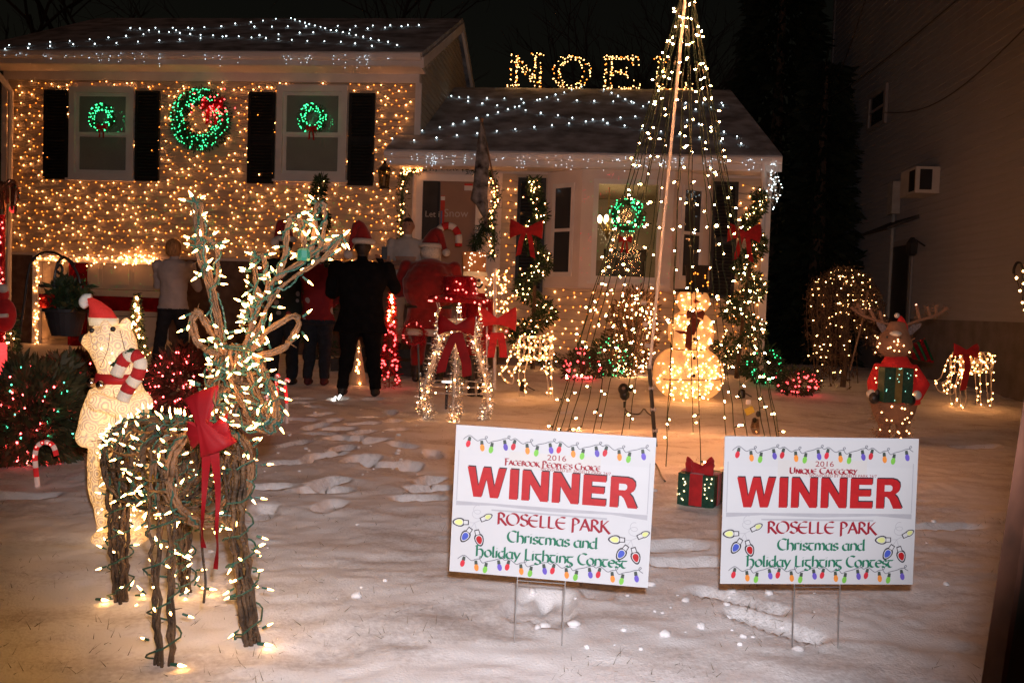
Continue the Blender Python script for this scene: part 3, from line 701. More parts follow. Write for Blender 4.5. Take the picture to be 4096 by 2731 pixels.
# projected laser light, put in as tiny glowing beads on the house front
t = on_house('laser_bead_scatter', 'tiny glowing beads put in for green and red laser points on the house front', 'laser dot beads')
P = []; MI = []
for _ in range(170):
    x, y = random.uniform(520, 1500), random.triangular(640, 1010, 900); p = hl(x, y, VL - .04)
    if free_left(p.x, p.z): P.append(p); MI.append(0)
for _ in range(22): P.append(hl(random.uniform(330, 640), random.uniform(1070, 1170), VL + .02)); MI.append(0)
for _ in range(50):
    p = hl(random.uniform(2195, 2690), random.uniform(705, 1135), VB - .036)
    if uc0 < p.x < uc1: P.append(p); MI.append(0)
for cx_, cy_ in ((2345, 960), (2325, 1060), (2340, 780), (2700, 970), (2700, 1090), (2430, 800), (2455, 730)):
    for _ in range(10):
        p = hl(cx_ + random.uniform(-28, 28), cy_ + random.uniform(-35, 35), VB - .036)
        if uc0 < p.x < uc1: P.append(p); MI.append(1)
bulb_cloud('laser_bead', P, .0062, [emis('laser_bead_green', (.05, 1, .2), .8), emis('laser_bead_red', (1, .05, .08), .9)], t, MI)
# chandelier and little sign behind the bay window
ch = on_house('chandelier', 'lit glass chandelier glowing behind the bay window', 'chandelier')
c0 = hl(2432, 905, .9); b_ = MB(); b_.tube([(c0.x, .9, 3.0), (c0.x, .9, c0.z + .2)], .012, 6); b_.lathe([(.02, .2), (.06, .12), (.03, .02), (.05, -.12), (.01, -.2)], c0, 10); b_.build('stem', mat('brass', (.6, .45, .2), .3), ch)
for k in range(7):
    a = k * 2 * math.pi / 7; q = c0 + Vector((.15 * math.cos(a), .15 * math.sin(a), .05)); b_ = MB()
    b_.tube(curve([c0, c0 + (q - c0) * .5 + Vector((0, 0, -.1)), q], 4), .008, 5); b_.build('arm', mat('brass', (.6, .45, .2), .3), ch)
    g = MB(); g.ball(q + Vector((0, 0, .06)), (.035, .035, .06), 8, 6); g.build('candle_bulb', emis('chandelier_bulb', (1.0, .62, .28), 30.0), ch)
P = [c0 + Vector((random.gauss(0, .08), random.gauss(0, .08), random.uniform(-.32, -.02))) for _ in range(40)]
bulb_cloud('crystal_drop', P, .008, emis('crystal_glint', (1, .7, .4), 1.6), ch)  # sparkle of the crystal put in as a glow of the drops
ws = on_house('window_message_board', 'small black board with white lettering standing in the bay window', 'sign')
a, c = hl(2415, 995, -.2), hl(2585, 1045, -.2)
MB().span((a.x, -.20, c.z), (c.x, -.18, a.z)).build('panel', mat('sign_black', (.02, .02, .02), .6), ws)
lt = MB(); text_mesh('Let it', .085, lambda p, q: (a.x + .16 + p, -.2045, c.z + .07 + q), lt); text_mesh('Snow', .17, lambda p, q: (c.x - .27 + p, -.2045, c.z + .045 + q), lt); lt.build('lettering', mat('sign_white', (.7, .68, .62), .7), ws)
MB().span((a.x + .02, -.185, zb + .0), (c.x - .02, -.15, c.z + .004)).build('base', mat('sign_black', (.02, .02, .02), .6), ws)

# ------------------------------------------------------------------ wreaths
def wreath(label, x, y, v, ro, rin, bow_px=None, bow_s=.2, red=False, nb=85, lf=1500, group=None):
    t = on_house('wreath', label, 'wreath', group); c = hl(x, y, v); rm_, rt = (ro + rin) / 2, (ro - rin) / 2
    a = rng.uniform(0, 2 * math.pi, lf); q = rng.uniform(0, 2 * math.pi, lf); rr = rt * np.sqrt(rng.random(lf)) * .9
    P = np.stack([c.x + (rm_ + rr * np.cos(q)) * np.cos(a), v - .05 + rr * np.sin(q) * .7, c.z + (rm_ + rr * np.cos(q)) * np.sin(a)], 1)
    D = np.stack([np.cos(q) * np.cos(a), np.sin(q) - .3, np.cos(q) * np.sin(a)], 1)
    leaf_cloud('needle_ring', P, rt * .55, M_NEEDLE, t, .16, D=D)
    b_ = MB(); b_.tube([(c.x + rm_ * math.cos(i * .2618), v - .04, c.z + rm_ * math.sin(i * .2618)) for i in range(24)], rt * .45, 8, closed=True); b_.build('core_ring', M_NEEDLE, t)
    P = []; MI = []
    for _ in range(nb):
        a_, q_ = random.uniform(0, 6.28), random.uniform(-1.2, 1.2); r_ = rm_ + rt * .95 * math.sin(q_)
        P.append((c.x + r_ * math.cos(a_), v - .06 - rt * .75 * math.cos(q_), c.z + r_ * math.sin(a_))); MI.append(0)
    bulb_cloud('bulb_string', P, .0105 if ro < .4 else .011, [B_GREEN], t)
    if bow_px: bow(t, hl(*bow_px, v - .16), bow_s, M_RED, tails=1.0)
    return t, c
wreath('small green-lit wreath with red bow on the upper window beside the downspout', 418, 475, VL - .09, .235, .10, (408, 510), .16)
wreath('small green-lit wreath with red bow on the upper window nearer the lower roof', 1255, 478, VL - .09, .245, .10, (1247, 515), .17)
wreath('small green-lit wreath hung in the bay window', 2508, 862, VB - .09, .265, .12, (2500, 960), .18)
t, c = wreath('large green-lit wreath with red berry bow between the two upper windows', 808, 482, VL - .07, .50, .24, None, nb=210, lf=4200)
P = []
for _ in range(46):
    x, y = 850 + random.gauss(0, 42), 425 + random.gauss(0, 38); P.append(hl(x, y, VL - .26))
bulb_cloud('berry_light', P, .014, B_RED, t); bow(t, hl(850, 420, VL - .2), .34, mat('red_tinsel', (.45, .01, .02), .3, .4, 60, metal=.5, bump=.8), tails=.9)

# ------------------------------------------------------------------ NOEL on the ridge
def stroke_pts(seg, n): return [tuple(seg[0][i] + (seg[1][i] - seg[0][i]) * (k + .5) / n for i in (0, 1)) for k in range(n)]
LET = {'N': [((.08, 0), (.08, 1)), ((.08, .95), (.9, .08)), ((.92, 0), (.92, 1)), ((-.05, 0), (.22, 0)), ((.78, 1), (1.05, 1))],
       'E': [((.1, 0), (.1, 1)), ((0, 1), (.95, 1)), ((0, 0), (.98, 0)), ((.12, .5), (.6, .5)), ((.95, 1), (1.0, .74)), ((.98, 0), (1.04, .26)), ((.6, .36), (.6, .66))],
       'L': [((.12, 0), (.12, 1)), ((0, 0), (.98, 0)), ((.98, 0), (1.04, .3)), ((0, 1), (.28, 1))],
       'O': [((.5 + .46 * math.cos(a), .5 + .48 * math.sin(a)), (.5 + .46 * math.cos(a + .3927), .5 + .48 * math.sin(a + .3927))) for a in [i * .3927 for i in range(16)]]}
for (ch_, x0, x1, y0, y1) in (('N', 2045, 2162, 222, 345), ('O', 2215, 2355, 228, 352), ('E', 2418, 2548, 232, 358), ('L', 2625, 2760, 236, 362)):
    t = on_house('roof_letter', 'letter %s of warm mini lights standing on the lower roof ridge' % ch_, 'letter sign', 'lit letters on the ridge')
    a, c = hl(x0, y1, 3.28), hl(x1, y0, 3.28); fn = lambda p: Vector((a.x + (c.x - a.x) * p[0], 3.28, a.z + (c.z - a.z) * p[1]))
    fr = MB(); P = []
    for s_ in LET[ch_]:
        for dd in (-.05, .05): fr.tube([fn((s_[0][0] + dd, s_[0][1])), fn((s_[1][0] + dd, s_[1][1]))], .006, 5)
        ln = math.hypot(s_[1][0] - s_[0][0], s_[1][1] - s_[0][1]); n = max(3, int(ln * 34))
        for p in stroke_pts(s_, n): P.append(fn((p[0] + random.choice((-.11, -.09, .09, .11)) + random.uniform(-.03, .03), p[1] + random.uniform(-.07, .07))) + Vector((0, random.uniform(-.03, .02), 0)))
    for du in (.1, .9):
        q = fn((du, 0)); fr.tube([q, (q.x, 3.28, 5.17)], .008, 5)
    fr.build('wire_frame', M_WIRE, t); bulb_cloud('bulb_string', P, .0115, [emis('roof_letter_bulb', (1, .5, .16), 8.0), B_AMBER], t, (rng.random(len(P)) < .25).astype(int))

# ------------------------------------------------------------------ door garland, flag, wall lantern
t = on_house('door_garland', 'evergreen garland with warm lights swagged round the front door', 'garland')
path = curve([hl(1602, 1000, -.09), hl(1606, 860, -.09), hl(1612, 740, -.09), hl(1625, 690, -.09), hl(1665, 680, -.09), hl(1700, 662, -.1), hl(1790, 660, -.1), hl(1870, 668, -.1), hl(1935, 685, -.1), hl(1972, 720, -.1), hl(1985, 800, -.1), hl(1965, 870, -.1), hl(1975, 950, -.1), hl(1970, 1030, -.1)], 10)
A = np.array([tuple(p) for p in path]); i = rng.integers(0, len(A), 2600); leaf_cloud('needle_rope', A[i] + rng.normal(0, .035, (2600, 3)), .07, M_NEEDLE, t, .18)
wire_mesh('core', [path], .02, M_NEEDLE, t, 5)
P = [path[random.randrange(len(path))] + Vector((random.gauss(0, .03), -.06, random.gauss(0, .03))) for _ in range(95)]; bulb_cloud('bulb_string', P, .012, [B_WARM], t)
b_ = MB(); path2 = curve([hl(1950, 880, -.2), hl(1925, 930, -.22), hl(1900, 985, -.2)], 6)
leaf_cloud('hanging_spray', np.array([tuple(path2[random.randrange(len(path2))]) for _ in range(500)]) + rng.normal(0, .04, (500, 3)), .12, M_NEEDLE, t, .14, up=-1)
fg = on_house('flag', 'grey patterned house flag hanging limp from its pole beside the door', 'flag')
M_FLAG = mat('flag_cloth', (.03, .03, .035), .85, .3, 9, (.34, .33, .33)); b_ = MB(); VF = -1.0; RG = []
for y, a, c in ((500, 1921, 1932), (560, 1911, 1946), (650, 1901, 1956), (740, 1893, 1953), (795, 1882, 1950), (812, 1903, 1953), (860, 1930, 1951), (905, 1942, 1949)):
    p, q = hl(a, y, VF), hl(c, y, VF); RG.append(((p + q) / 2, (q.x - p.x) / 2, .045 + .02 * math.sin(y)))
V = []; n = 28
for c_, rx, ry in RG:
    for j in range(n):
        q = 2 * math.pi * j / n; w_ = 1 + .16 * math.sin(5 * q + c_.z * 3); V.append(c_ + Vector((rx * math.cos(q), ry * math.sin(q) * w_ * 1.6, .03 * math.sin(3 * q))))
b_.add(V, [(i * n + j, i * n + (j + 1) % n, (i + 1) * n + (j + 1) % n, (i + 1) * n + j) for i in range(len(RG) - 1) for j in range(n)]); b_.build('cloth', M_FLAG, fg, smooth=True)
b_ = MB(); p0, p1 = hl(1927, 478, VF), hl(1990, 800, -.05); b_.tube([p0, p1], .014, 8); b_.ball(p0, .03, 8, 6); b_.build('flag_pole', mat('pole_wood', (.25, .16, .1), .5, .2, 10), fg)
ln = on_house('wall_lantern', 'black coach lantern on the clapboard beside the lower roof', 'lantern'); c = hl(1537, 712, VL - .16); M_LG = glass('lantern_glass', (.75, .72, .62), .15)
b_ = MB(); b_.lathe([(.105, .12), (.085, .16), (.03, .22), (.02, .27)], c, 6); b_.lathe([(.085, -.17), (.09, -.15), (.07, -.13)], c, 6)
for k in range(6):
    a = k * math.pi / 3; b_.tube([c + Vector((.07 * math.cos(a), .07 * math.sin(a), -.14)), c + Vector((.095 * math.cos(a), .095 * math.sin(a), .125))], .007, 4)
b_.build('cage', M_BLACK, ln); b_ = MB(); b_.lathe([(.064, -.13), (.088, .12)], c, 6); b_.build('glazing', M_LG, ln); MB().lathe([(.025, -.12), (.025, .03)], c, 8).build('candle', mat('wax', (.6, .55, .45), .6), ln)
MB().tube([c + Vector((0, .02, .2)), c + Vector((0, .15, .16)), c + Vector((0, .15, -.05))], .014, 6).build('bracket', M_BLACK, ln)

# ------------------------------------------------------------------ clipped evergreens and shrubs with lamps
def topiary(label, base, top, r0, turns, nlights, bow_at=None, n=5200, dense=1.0, group='spiral topiaries by the house'):
    t = thing('spiral_topiary', label, 'topiary', group, base); H = (Vector(top) - Vector(base)); lean = H
    s = rng.random(n); ph = s * turns * 2 * math.pi
    rad = r0 * (1 - .86 * s) ; tr = (.16 * (1 - .55 * s)) * dense
    c = np.stack([lean.x * s + rad * .62 * np.cos(ph), lean.y * s + rad * .62 * np.sin(ph), lean.z * (s * .93 + .04)], 1)
    q = rng.normal(size=(n, 3)); q /= np.linalg.norm(q, axis=1)[:, None]
    P = c + q * (tr * np.cbrt(rng.random(n)))[:, None] * np.array([1, 1, .8])
    leaf_cloud('foliage', P, .075, M_NEEDLE, t, .28, D=q)
    MB().tube([(0, 0, -.05), lean * .95], [.035, .012], 6).build('trunk', M_TWIG, t)
    k = rng.integers(0, n, nlights); LP = c[k] + q[k] * (tr[k] * 1.05)[:, None]; LP[:, 1] = np.where(LP[:, 1] > c[k][:, 1], 2 * c[k][:, 1] - LP[:, 1], LP[:, 1])
    bulb_cloud('bulb_string', LP, .0082, [emis('topiary_bulb', (1, .37, .12), 78.0)], t)
    if bow_at is not None: bow(t, Vector(bow_at) - Vector(base), .42, M_RED, tails=.8)
    return t
def gnd(x, Y):                                      # on the lawn under pixel column x at distance Y
    p = at(x, 1600, Y); p = at(x, 1600 if False else 1500, Y); return Vector((p.x, Y, gz(p.x, Y)))
topiary('spiral-clipped evergreen with lights and a red bow between the door and the bay', gnd(2130, 11.9), at(2148, 700, 11.9), .40, 3.6, 115, at(2105, 925, 11.55))
topiary('spiral-clipped evergreen with lights and a red bow at the outer house corner', gnd(2945, 11.75), at(3035, 745, 11.9), .44, 4.2, 130, at(2975, 940, 11.4))
topiary('dark unlit spiral evergreen under the upper window nearer the lower roof', gnd(1262, 12.4), at(1280, 690, 12.4), .27, 4.0, 14, None, n=3600)
def shrub(label, x, y, Y, rx, rz, n, leaf, lamps, m=M_LEAF, ry=None, twiggy=0, name='lit_shrub', group=None, lr=.0095, down=True):
    c = at(x, y, Y); g = gz(c.x, Y); base = Vector((c.x, Y, g)); ry = ry or rx; t = thing(name, label, 'shrub', group, base); cz = c.z - g
    q = rng.normal(size=(n, 3)); q /= np.linalg.norm(q, axis=1)[:, None]; rad = np.cbrt(rng.uniform(.25, 1.0, n)) * (1 + .28 * (vn(q[:, 0] * 2.2 + x, q[:, 2] * 2.2 + q[:, 1] * 3) - .5) * 2)
    P = q * rad[:, None] * np.array([rx, ry, rz]) + np.array([0, 0, cz]); keep = P[:, 2] > .0; P = P[keep]
    leaf_cloud('foliage', P, leaf, m, t, .3, D=q[keep])
    tw = MB()
    for _ in range(9 + twiggy):
        d = Vector(rng.normal(size=3)); d.z = abs(d.z) + .4; d.normalize(); e = Vector((d.x * rx * .85, d.y * ry * .85, cz + d.z * rz * .8)); tw.tube(curve([(0, 0, -.03), Vector((e.x * .3, e.y * .3, e.z * .5)), e], 4), [.014 * (1 - i / 14) for i in range(9)], 5)
    tw.build('stem', M_TWIG, t)
    for k, (mm, nb) in enumerate(lamps):
        q = rng.normal(size=(nb, 3)); q[:, 1] = -abs(q[:, 1]); q /= np.linalg.norm(q, axis=1)[:, None]; LP = q * np.array([rx, ry, rz]) * rng.uniform(.9, 1.08, (nb, 1)) + np.array([0, 0, cz]); LP[:, 2] = np.maximum(LP[:, 2], .03)
        bulb_cloud('bulb_string', LP, lr, [mm], t)
    return t
G_SHRUB = None
shrub('open twiggy shrub wrapped in clear lights under the bay window', 2530, 1335, 11.4, px(92, 11.4), px(175, 11.4), 1500, .08, [(emis('topiary_bulb', (1, .37, .12), 78.0), 130)], M_TWIG, twiggy=16)
shrub('small round shrub with red lights at the snow edge under the bay', 2330, 1470, 10.9, px(72, 10.9), px(78, 10.9), 900, .07, [(B_RED, 48)], lr=.016)
shrub('small shrub with green lights beside the red-lit one under the bay', 2440, 1440, 11.3, px(82, 11.3), px(90, 11.3), 1000, .07, [(B_GREEN, 34)])
shrub('small shrub with green lights at the foot of the corner topiary', 3055, 1465, 11.0, px(72, 11), px(72, 11), 900, .07, [(B_GREEN, 34)])
shrub('low spreading shrub with red lights near the weeping tree', 3185, 1530, 10.0, px(82, 10), px(48, 10), 900, .07, [(B_RED, 40)], lr=.014)
M_YEW = mat('yew_leaf', (.05, .07, .025), .6, .5, 9, (.14, .10, .04))
shrub('big feathery evergreen with green and red lights beside the small candy cane', 130, 1690, 4.9, px(185, 4.9), px(235, 4.9), 6500, .075, [(emis('green_mini', (.1, 1, .5), 7.0), 36), (emis('red_mini', (1, .05, .05), 38.0), 64)], M_YEW, lr=.0068)
shrub('dark evergreen with red lights under the hanging planter', 300, 1560, 5.9, px(150, 5.9), px(130, 5.9), 4200, .075, [(emis('red_mini', (1, .05, .05), 38.0), 60), (emis('green_mini', (.1, 1, .5), 7.0), 16)], M_YEW, lr=.0075)
shrub('brown leafy shrub with red lights behind the vine reindeer', 735, 1540, 7.2, px(145, 7.2), px(135, 7.2), 3600, .08, [(emis('red_mini', (1, .05, .05), 38.0), 80)], mat('brown_leaf', (.09, .05, .025), .7, .4, 9), lr=.0085)

# ------------------------------------------------------------------ the tall tree of lamp strands on its pole
lt_ = thing('light_strand_tree', 'tall tree of clear light strands strung from a steel pole on the lawn', 'light tree', None, ground_px(2625, 1785))
b0 = lt_.location.copy(); YT = b0.y; apex = at(2752, -120, YT) - b0; mid = at(2598, 1480, YT) - b0
b_ = MB(); b_.tube([(0, 0, -.05), mid + (mid) * .02], .0155, 8); b_.build('pole_sleeve', M_BLACK, lt_)
b_ = MB(); b_.tube([mid, apex], .0115, 8); b_.build('pole', mat('pale_steel', (.72, .68, .62), .35, .1, 8, metal=.25), lt_)
b_ = MB()
for k in range(7): z_ = .12 + k * .16; q = mid * (z_ / mid.z); b_.tube([q + Vector((-.02, 0, 0)), q + Vector((.02, 0, 0))], .017, 8)
b_.build('tape_band', mat('grey_tape', (.35, .33, .32), .5), lt_)
b_ = MB(); q = mid * .93; b_.tube([q + Vector((-.12, 0, 0)), q + Vector((.02, 0, 0))], .006, 6); b_.build('cross_pin', mat('steel', (.62, .58, .52), .3), lt_)
nS = 20; P = []; W = []; SK = []
for k in range(nS):
    a = 2 * math.pi * (k + .35) / nS + random.uniform(-.06, .06); e = Vector((.86 * math.cos(a) + .05, .98 * math.sin(a), 0)); e.z = gz(b0.x + e.x, b0.y + e.y) - b0.z + .015
    pts = []
    for i in range(26):
        t = i / 25; p = apex.lerp(e, t) + Vector((0, 0, -.05 * math.sin(math.pi * t))) + Vector((random.gauss(0, .005), random.gauss(0, .005), 0)); pts.append(p)
    W.append(pts)
    n = 15
    for i in range(n):
        t = (i + random.uniform(.1, .9)) / n; t = t ** .92; p = apex.lerp(e, t) + Vector((0, 0, -.05 * math.sin(math.pi * t)))
        d = Vector((random.uniform(-1, 1), random.uniform(-1, .4), random.uniform(-.5, .3))).normalized(); P.append((p + d * .034, d)); SK.append([p, p + d * .024])
wire_mesh('strand', W, .0032, M_WIRE, lt_, 4); wire_mesh('socket', SK, .0045, M_WIRE, lt_, 4)['kind'] = 'stuff'
b_ = MB()
for p, d in P: b_.lathe([(.0015, -.008), (.0048, -.003), (.0048, .003), (.0015, .012)], p, 6, rot=toward(d))
b_.build('bulb_string', B_TREE, lt_, kind='stuff')

# ------------------------------------------------------------------ yard signs
def place(c, ax, up):                                # local x right, y up, z to the viewer
    ax = Vector(ax).normalized(); up = (Vector(up) - ax * Vector(up).dot(ax)).normalized(); n = ax.cross(up)
    M = Matrix((ax, up, n)).transposed().to_4x4(); M.translation = Vector(c); return M
def A_(cx, cy, rx, ry, a0, a1, n=10): return [(cx + rx * math.cos(R(a0 + (a1 - a0) * i / n)), cy + ry * math.sin(R(a0 + (a1 - a0) * i / n))) for i in range(n + 1)]
GL = {  # broad-pen letters: advance, strokes
 'R': (.66, [[(.1, 0), (.1, 1)], [(0, .93)] + A_(.12, .74, .36, .26, 90, -90), [(.24, .48), (.45, .2), (.68, -.06)]]), 'O': (.94, [A_(.44, .5, .42, .5, 90, 450, 18)]),
 'S': (.60, [A_(.32, .76, .23, .23, 25, 270) + A_(.30, .27, .26, .26, 85, -160)[1:]]), 'E': (.76, [A_(.45, .5, .42, .5, 62, 300, 14), [(.08, .52), (.66, .52)]]),
 'L': (.58, [[(.1, 1), (.1, .04), (.35, .0), (.55, .08)]]), 'P': (.60, [[(.1, -.22), (.1, 1)], [(0, .93)] + A_(.12, .72, .38, .28, 90, -95)]),
 'A': (.72, [[(.02, 0), (.34, .98)], [(.30, 1), (.68, 0)], [(.14, .36), (.56, .36)]]), 'K': (.66, [[(.1, 0), (.1, 1)], [(.56, 1), (.14, .5)], [(.2, .55), (.45, .2), (.7, -.1)]]),
 'C': (.74, [A_(.45, .5, .42, .5, 52, 308, 14)]), 'F': (.56, [[(.14, -.14), (.14, .97)], [(0, .97), (.54, .97)], [(.14, .52), (.44, .52)]]), 'B': (.62, [[(.1, 0), (.1, 1)], A_(.1, .75, .34, .25, 90, -90), A_(.1, .26, .42, .26, 90, -90)]),
 'H': (.72, [[(.1, 0), (.1, 1)], A_(.36, .34, .26, .28, 150, 0) + [(.62, 0)]]), 'I': (.26, [[(.11, 0), (.11, 1)]]), 'N': (.74, [[(.1, 0), (.1, 1)], [(.1, 1), (.6, 0)], [(.6, 0), (.6, 1)]]),
 'U': (.76, [[(.1, 1), (.1, .38)] + A_(.36, .34, .26, .34, 180, 360) + [(.62, 1)]]), 'Q': (.94, [A_(.44, .5, .42, .5, 90, 450, 18), [(.5, .2), (.85, -.15)]]), 'T': (.66, [[(0, .93), (.6, .95)], A_(.42, .4, .26, .4, 130, 300)]),
 'G': (.80, [A_(.45, .5, .42, .5, 52, 300, 14), [(.5, .45), (.72, .45), (.68, -.15)]]), 'Y': (.64, [[(.04, 1), (.3, .45)], [(.6, 1), (.3, .45), (.16, -.2)]]), "'": (.2, [[(.1, 1), (.06, .8)]]), ' ': (.34, []),
 'Hx': (.78, [[(.14, 0), (.14, 1)], [(0, .92), (.42, 1.0)], A_(.38, .36, .26, .30, 150, 0) + [(.62, .1), (.5, -.12)]]),
 'a': (.62, [A_(.28, .3, .25, .3, 60, 330, 12), [(.5, .62), (.5, .06), (.6, 0)]]), 'c': (.52, [A_(.29, .31, .26, .31, 50, 310, 12)]), 'd': (.66, [A_(.28, .3, .25, .3, 60, 330, 12), [(.52, 1.0), (.52, .05), (.6, 0)]]),
 'e': (.56, [A_(.29, .31, .26, .31, 15, 318, 12), [(.05, .33), (.53, .36)]]), 'g': (.60, [[(0, .58), (.56, .62)], A_(.28, .33, .2, .24, 80, 280) + A_(.26, -.12, .24, .2, 85, -160)[1:]]), 'h': (.62, [[(.1, 1), (.1, 0)], A_(.32, .34, .22, .28, 155, 0) + [(.54, .05), (.46, -.08)]]),
 'i': (.26, [[(.11, .62), (.11, 0)], [(.10, .80), (.14, .84)]]), 'l': (.28, [[(.11, 1), (.11, .06), (.22, 0)]]), 'm': (.92, [[(.1, .62), (.1, 0)], A_(.28, .36, .18, .26, 155, 0) + [(.46, 0)], A_(.64, .36, .18, .26, 155, 0) + [(.82, 0)]]),
 'n': (.62, [[(.1, .62), (.1, 0)], A_(.32, .36, .22, .26, 155, 0) + [(.54, 0)]]), 'o': (.62, [A_(.29, .31, .26, .31, 90, 450, 16)]), 'r': (.44, [[(.1, .62), (.1, 0)], A_(.28, .42, .16, .2, 150, 40)]),
 's': (.46, [A_(.24, .46, .17, .16, 20, 270) + A_(.22, .16, .19, .16, 85, -160)[1:]]), 't': (.52, [[(0, .6), (.5, .62)], A_(.3, .3, .24, .3, 130, 300)]), 'y': (.58, [[(.04, .62), (.28, .04)], [(.54, .62), (.28, .04), (.12, -.28)]])}
def pen(mb, text, x0, x1, yb, capy, fn, mi=0, nib=.062, small=None):
    toks = []; i = 0
    while i < len(text):
        if text[i:i + 2] == 'Hx': toks.append('Hx'); i += 2
        else: toks.append(text[i]); i += 1
    sz = [(1.0 if (small is None or k == 0 or toks[k - 1] == ' ') else small) if c != ' ' else 1.0 for k, c in enumerate(toks)]
    tot = sum(GL[c][0] * s_ for c, s_ in zip(toks, sz)); sx = (x1 - x0) / tot; x = x0; lay = 0
    nv = Vector((math.cos(R(32)), math.sin(R(32)))) * nib
    for c, s_ in zip(toks, sz):
        for st in GL[c][1]:
            Pn = [Vector((p[0] * s_, p[1] * s_)) for p in st]; Lp, Rp = [], []; lay = (lay + 1) % 9
            for k in range(len(Pn)):
                d = Pn[min(k + 1, len(Pn) - 1)] - Pn[max(k - 1, 0)]; d.normalize(); pr = Vector((-d.y, d.x))
                if pr.dot(nv) < 0: pr = -pr
                o = nv * s_ ** .5 + pr * .016; Lp.append(Pn[k] + o); Rp.append(Pn[k] - o)
            n = len(Pn); V = [fn(x + p.x * sx, yb + p.y * capy, lay * .00004) for p in Lp] + [fn(x + p.x * sx, yb + p.y * capy, lay * .00004) for p in Rp]
            mb.add(V, [(k, k + 1, n + k + 1, n + k) for k in range(n - 1)], mi)
        x += GL[c][0] * s_ * sx
BLOCK = {'W': (1.36, [[(0, 1), (.27, 1), (.40, .36), (.55, 1), (.81, 1), (.96, .36), (1.09, 1), (1.36, 1), (1.11, 0), (.83, 0), (.68, .62), (.53, 0), (.25, 0)]]), 'I': (.30, [[(0, 0), (0, 1), (.30, 1), (.30, 0)]]),
         'N': (.92, [[(0, 0), (0, 1), (.27, 1), (.65, .44), (.65, 1), (.92, 1), (.92, 0), (.66, 0), (.27, .57), (.27, 0)]]), 'E': (.80, [[(0, 0), (0, 1), (.78, 1), (.78, .79), (.29, .79), (.29, .62), (.73, .62), (.73, .40), (.29, .40), (.29, .22), (.80, .22), (.80, 0)]]),
         'R': (.94, [[(0, 0), (0, 1), (.56, 1), (.72, .96), (.83, .86), (.85, .72), (.81, .58), (.66, .47), (.77, .36), (.95, 0), (.62, 0), (.47, .31), (.38, .39), (.29, .39), (.29, 0)], ]), }
M_BOARD = mat('corrugated_plastic', (.585, .605, .63), .45, .02, 3, spec=.35)
M_PRED, M_PBLK = mat('print_red', (.44, .014, .018), .5, .08, 60), mat('print_black', (.03, .025, .035), .5, .1, 20)
M_PMAR, M_PGRN = mat('print_maroon', (.30, .012, .028), .5, .05, 20), mat('print_green', (.012, .16, .09), .5, .05, 20)
M_PGREY, M_PWHITE, M_PIVORY = mat('print_grey', (.42, .43, .47), .5, .05, 20), mat('print_white', (.60, .62, .645), .5, .02, 8), mat('print_ivory', (.60, .60, .59), .5, .02, 8)
PB = [mat('print_bulb_red', (.6, .03, .05), .5), mat('print_bulb_orange', (.8, .28, .05), .5), mat('print_bulb_green', (.2, .55, .08), .5), mat('print_bulb_violet', (.14, .10, .5), .5), mat('print_socket', (.06, .08, .07), .5), mat('print_wire', (.16, .17, .20), .5)]
M_PLIME, M_PBLUE = mat('print_lime', (.68, .74, .28), .5), mat('print_blue', (.06, .10, .5), .5)
M_STAKE = mat('galvanised_wire', (.5, .5, .5), .35, .1, 30, metal=.9)
SW, SH = .6096, .4572
